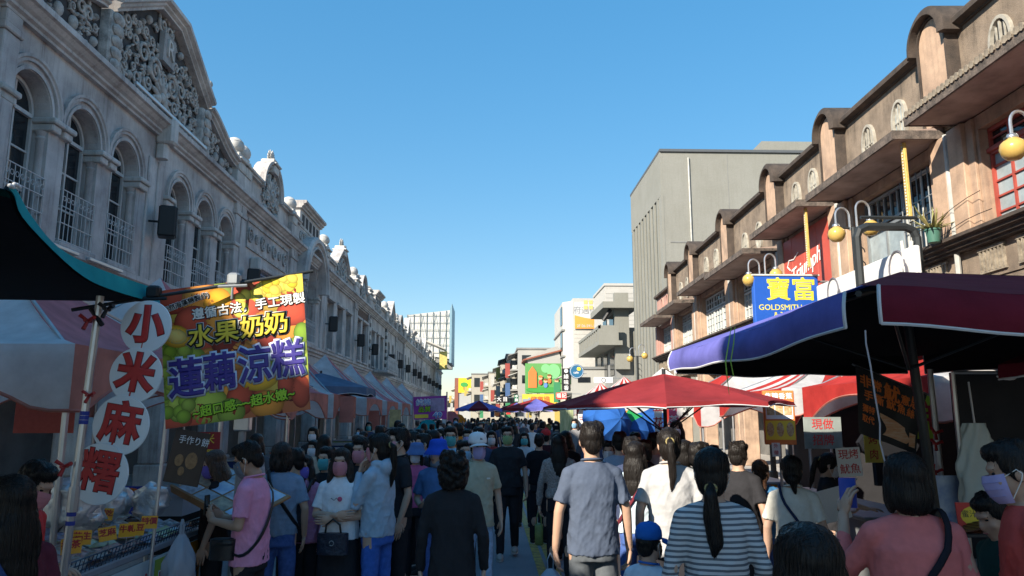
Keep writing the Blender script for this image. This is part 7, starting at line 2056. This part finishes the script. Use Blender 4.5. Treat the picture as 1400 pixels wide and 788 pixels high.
hero('stocky man in black with a patterned mask walking down the middle', 694, 582, 10.4, 178, shirt=m_blackc, trousers=m_blackp, hair='short', mask=MK['green'], glasses=True, bulk=1.14, legs='walk', shoe=plain('shoe_pale',(.4,.38,.35)), arms=('hang','hang'), collar=plain('neck_trim',(.35,.35,.33)))
hero('woman in a pale grey jacket and teal mask behind the stocky man', 717, 590, 13.2, 175, shirt=C('jacket_pale',(0.475,0.500,0.525)), sleeve='long', trousers=m_blackp, hair='long', mask=MK['teal'])
hero('tall man in glasses and a teal mask in the crowd', 617, 582, 9.6, 176, shirt=C('shirt_sky',(0.312,0.562,0.750)), trousers=m_greyp, hair='short', mask=MK['teal'], glasses=True)
hero('dark haired man in a light blue mask behind the khaki t-shirt', 634, 601, 8.4, 205, shirt=m_navyc, trousers=m_blackp, hair='short', mask=MK['blue'])
hero('man in navy standing behind the white cap', 655, 583, 10.5, 190, shirt=m_navyc, trousers=m_blackp, hair='short', bulk=1.1, mask=MK['black'])
for i, (px, py, d, f, c, n) in enumerate(((566,589,10.,100,(.02,.02,.025),'dark jacket beside the purple banner'),(580,592,9.4,110,(.03,.03,.04),'charcoal top next to the bucket hats'),(592,587,10.6,80,(.05,.02,.03),'plum top behind the fringed hat'),(604,585,11.4,150,(.02,.03,.05),'ink blue top behind the fringed hat'),(627,578,12.5,30,(.55,.16,.02),'orange hooded jacket'),(640,586,12.,170,(.02,.02,.02),'black jacket behind the tall man'),(672,588,12.4,180,(.30,.05,.05),'brick red jacket behind the stocky man'),(484,604,7.4,120,(.02,.02,.03),'black top under the salmon valance'),(448,610,7.6,150,(.02,.025,.03),'charcoal jacket behind the crossed arms'),(405,612,7.2,60,(.03,.03,.035),'dark coat behind the violet mask'),(300,613,6.6,100,(.03,.02,.02),'dark apron behind the leaflet board'))):
    hero('person in a ' + n, px, py, d, f, shirt=C('shirt_mid_%d' % i, c), sleeve='long' if i % 2 else 'short', trousers=m_blackp, hair=('short','short','long','bob')[i % 4], hairm=m_hairb if i == 10 else m_hair, mask=list(MK.values())[(i*3) % 7], lod=1, hood=(i == 4), pitch=15 if i == 10 else 0)
# right side
oGM = hero('man in a slate grey t-shirt seen from behind carrying a plastic bag', 808, 575, 5.55, 3, shirt=C('tee_slate',(0.081,0.103,0.150)), trousers=m_greyp, hair='short', facefeat=False, arms=('hang','hang'), hem=.84, bulk=1.05, collar=C('tee_slate',(0.081,0.103,0.150)), skin=1)
poly_bag(oGM, 'pale blue plastic bag in the hand of the man in slate grey', (-.285,.03,.74), .12, .34, m_filmb, .08)
m_knit = mat('knit_beige', (.42,.36,.33), rough=.95, var=.5, scale=55, bump=.6, bscale=45, dark=(.16,.13,.12))
o = hero('woman with long black hair in a beige knit sweater', 764, 593, 9.0, -4, shirt=m_knit, sleeve='long', trousers=m_blackp, hair='long', facefeat=False, arms=('down','hang'), hem=.95)
tote(o, 'small olive green handbag of the woman in beige knit', -1, mat('bag_olive',(.20,.24,.07),rough=.5,var=.4,scale=16), .10, .24)
for i, (px, py, d, f, c, n, hr) in enumerate(((737,592,11.5,0,(.014,.013,.016),'black coat ahead of the beige knit','short'),(773,588,10.2,-6,(.012,.012,.014),'black jacket beside the beige knit','bob'),(746,586,13.5,4,(.05,.012,.016),'dark plum coat under a red cap','short'),(833,602,8.8,160,(.10,.13,.16),'grey green top beside the slate shirt','short'),(846,589,8.6,-8,(.30,.40,.52),'pale blue shirt ahead of the slate shirt','short'),(869,590,10.5,180,(.02,.02,.02),'black top with a green mask','short'),(881,600,8.8,-60,(.02,.02,.025),'black jacket near the rainbow umbrella','bob'),(896,590,9.0,-70,(.55,.55,.55),'white shirt near the rainbow umbrella','short'),(935,600,7.2,-30,(.02,.03,.03),'dark green top under the red umbrella','bob'),(955,603,6.9,-80,(.03,.03,.03),'charcoal top beneath the pink sheet','short'))):
    hero('person in a ' + n, px, py, d, f, shirt=C('shirt_mid_r%d' % i, c), sleeve='long' if i % 2 else 'short', trousers=m_blackp, hair=hr, mask=MK['green'] if i == 5 else (MK['white'] if i in (3,7,9) else None), lod=1, hat=('cap', C('cap_red',(0.562,0.037,0.037)), C('cap_red',(0.562,0.037,0.037))) if i == 2 else None, facefeat=abs(f) > 20)
hero('person in a navy t-shirt beside the man in slate grey', 862, 597, 7.4, -14, shirt=m_navyc, trousers=m_blackp, hair='short', facefeat=False, H=1.66)
o = hero('woman with wavy black hair and a pale blue top with a maroon strap', 868, 602, 6.7, -24, shirt=C('top_pale_blue',(0.575,0.688,0.750)), trousers=m_jeans, hair='long', facefeat=False, arms=('bend','down'), bulk=1.02)
strap_bag(o, 'crossbody_bag', 'maroon strap across the pale blue top', 1, C('strap_maroon',(0.150,0.025,0.037)), bag=False)
hero('woman in a loose white t-shirt with a high ponytail', 914, 583, 5.8, -10, shirt=m_whitec, trousers=m_blackp, hair='pony', facefeat=False, hem=.80, bulk=1.06, collar=m_whitec)
hero('woman in a grey and white striped top with a low ponytail', 972, 609, 3.85, -6, shirt=stripes('stripe_knit',(.56,.56,.56),(.13,.14,.16),38), sleeve='long', trousers=m_blackp, hair='lowpony', facefeat=False, hem=.9, mask=MK['white'], yaw=-14)
hero('boy in a blue cap and raglan shirt', 886, 711, 4.15, -48, shirt=C('raglan_pale',(0.550,0.650,0.750)), trousers=m_jeans, hair='short', hat=('cap', C('cap_blue',(0.019,0.125,0.450)), C('cap_blue_brim',(0.015,0.088,0.325))), mask=MK['black'], sleeve='short', collar=C('raglan_trim',(0.037,0.150,0.500)))
hero('person in a black t-shirt turned toward the menu light box', 1008, 602, 6.7, -42, shirt=m_blackc, trousers=m_blackp, hair='short', skin=1, bulk=1.05)
hero('short woman with tied brown hair near the menu light box', 1039, 627, 7.0, -6, shirt=C('top_blue_floral',(0.062,0.200,0.400)), trousers=m_jeans, hair='bun', hairm=m_hairb, facefeat=False)
o = hero('woman in a pale t-shirt with a low bun and bag straps', 1081, 621, 5.9, -18, shirt=C('tee_oat',(0.688,0.675,0.600)), trousers=m_jeans, hair='bun', facefeat=False, collar=C('tee_oat',(0.688,0.675,0.600)))
strap_bag(o, 'shoulder_bag', 'navy bag strap over the pale t-shirt', -1, C('strap_navy',(0.025,0.037,0.088)), bag=False, w=.013)
hero('stall girl in a black t-shirt with a ponytail and mask', 1128, 617, 7.3, -112, shirt=m_blackc, trousers=m_greyp, hair='pony', mask=MK['white'], arms=('reach','bend'), pitch=18)
hero('person with glossy black hair, only the head rising above the pale t-shirt', 1104, 711, 2.0, 0, shirt=C('top_charcoal',(0.037,0.037,0.044)), trousers=m_blackp, hair='bob', facefeat=False)
oSP = hero('woman in a salmon top raising a blue phone', 1237, 616, 3.35, -7, shirt=C('top_salmon',(0.625,0.169,0.156)), sleeve='half', trousers=m_blackp, hair='bob', facefeat=False, arms=('down','phone'), bulk=1.16, skin=1)
strap_bag(oSP, 'crossbody_bag', 'black striped strap across the salmon top', 1, C('strap_black',(0.018,0.016,0.022)), bag=False, w=.015, bulk=1.10)
ph = carried(oSP, 'phone', 'blue phone raised by the woman in salmon', 'phone'); p_ = MB(); p_.cbox(-.205,-.125,.275,.288,1.43,1.57,.008); p_.build('slab', plain('phone_blue',(.02,.06,.35),rough=.3), ph); MB().box(-.20,-.13,.289,.2905,1.435,1.565).build('screen', m_gl, ph)
hero('masked man in a red top at the dark stall', 1394, 597, 3.2, 62, shirt=C('top_brick',(0.500,0.075,0.062)), trousers=m_blackp, hair='short', mask=MK['lilac'], pitch=14, skin=1)
hero('child in a dark green jacket beside the purple counter', 1366, 668, 3.8, 95, shirt=C('jacket_green',(0.015,0.050,0.044)), sleeve='long', trousers=m_blackp, hair='short', pitch=24, skin=1)
# ---------------------------------------------------------------- the crowd down the street: prototypes and coloured copies
cr_c = [('black',(.03,.03,.034)),('navy',(.05,.07,.13)),('charcoal',(.09,.09,.10)),('grey',(.20,.20,.21)),('white',(.62,.62,.62)),('maroon',(.12,.02,.03)),('red',(.42,.04,.04)),('blue',(.05,.12,.32)),('beige',(.40,.34,.27)),('pink',(.52,.22,.28)),('olive',(.12,.13,.05)),('teal',(.03,.18,.2))]
cr_m = {n: C('crowd_'+n, c) for n, c in cr_c}
cr_w = ['black']*8+['navy']*5+['charcoal']*4+['grey']*3+['white']*3+['maroon']*2+['red','red','blue','blue','beige','beige','pink','olive','teal']
protos = []
for k, (hr, hd_txt, slv, ar_, lg_, bt) in enumerate((('short','short black hair','short',('down','down'),'walk','trousers'),('short','short black hair','long',('bend','down'),'stand','trousers'),('long','long black hair','long',('down','bend'),'walk','trousers'),('pony','a black ponytail','short',('down','down'),'stand','trousers'),('bob','bobbed black hair','long',('bend','bend'),'stand','trousers'),('waves','wavy hair','short',('down','carry'),'walk','skirt'))):
    o = person('crowd person', (0, -300-k*2, 0), 0, 1.70, shirt=cr_m['black'], sleeve=slv, trousers=m_blackp, bottom=bt, arms=ar_, legs=lg_, hair=hr, lod=0, mask=MK['blue'] if k != 1 else None, group='shoppers filling the street', seed=k)
    protos.append((o, hd_txt))
flush()
q = random.Random(12); placed = []
for h_ in [o for o in COL.objects if o.name.startswith('person') and o.parent is None and o.location.y > -100]: placed.append((h_.location.x, h_.location.y))
cnt = 0; tries = 0
while cnt < 175 and tries < 9000:
    tries += 1
    y = 9.2 + (q.random()**1.35)*52
    xl = -3.1 if y < 17 else -3.3; xr = 3.3 if y < 15 else 3.1
    x = q.uniform(xl, xr)
    if y < 23 and -.15 < x < 1.0: continue
    if y < 16 and -.75 < x < .95: continue        # the open strip of road round the yellow line
    if y < 11 and x > -.5 and x < 1.0: continue
    if any((x-a)**2+((y-b)*.8)**2 < (.42 if y < 30 else .36)**2 for a, b in placed): continue
    placed.append((x, y)); cnt += 1
    pi = q.randrange(6); po_, ht = protos[pi]
    away = q.random() < .5
    c = copy_tree(po_, None, (x, y, 0), R((0 if away else 180)+q.uniform(-35,35)))
    hgt = q.gauss(1.64, .07); hgt = min(max(hgt, 1.48), 1.80); c.scale = (hgt/1.7,)*3
    cn_ = q.choice(cr_w); mkn = q.choice(['blue','white','teal','pink','black','white','blue'])
    for ch in c.children:
        nm = ch.name.split('.')[0]
        def setm(mm):
            ch.material_slots[0].link = 'OBJECT'; ch.material_slots[0].material = mm
        if nm in ('shirt','jacket'): setm(cr_m[cn_])
        elif nm == 'face_mask': setm(MK[mkn])
        elif nm in ('trousers','skirt') and q.random() < .35: setm(q.choice([m_jeans, m_greyp, m_jeansl]))
        elif nm == 'hair' and q.random() < .2: setm(m_hairg)
        elif nm == 'body': setm(q.choice(SK))
    c['label'] = f'shopper with {ht} and {cn_} top ' + ('walking away' if away else 'approaching') + ' in the street crowd'
for o, _ in protos:
    for ch in list(o.children): 
        for g_ in list(ch.children): bpy.data.objects.remove(g_)
        bpy.data.objects.remove(ch)
    bpy.data.objects.remove(o)
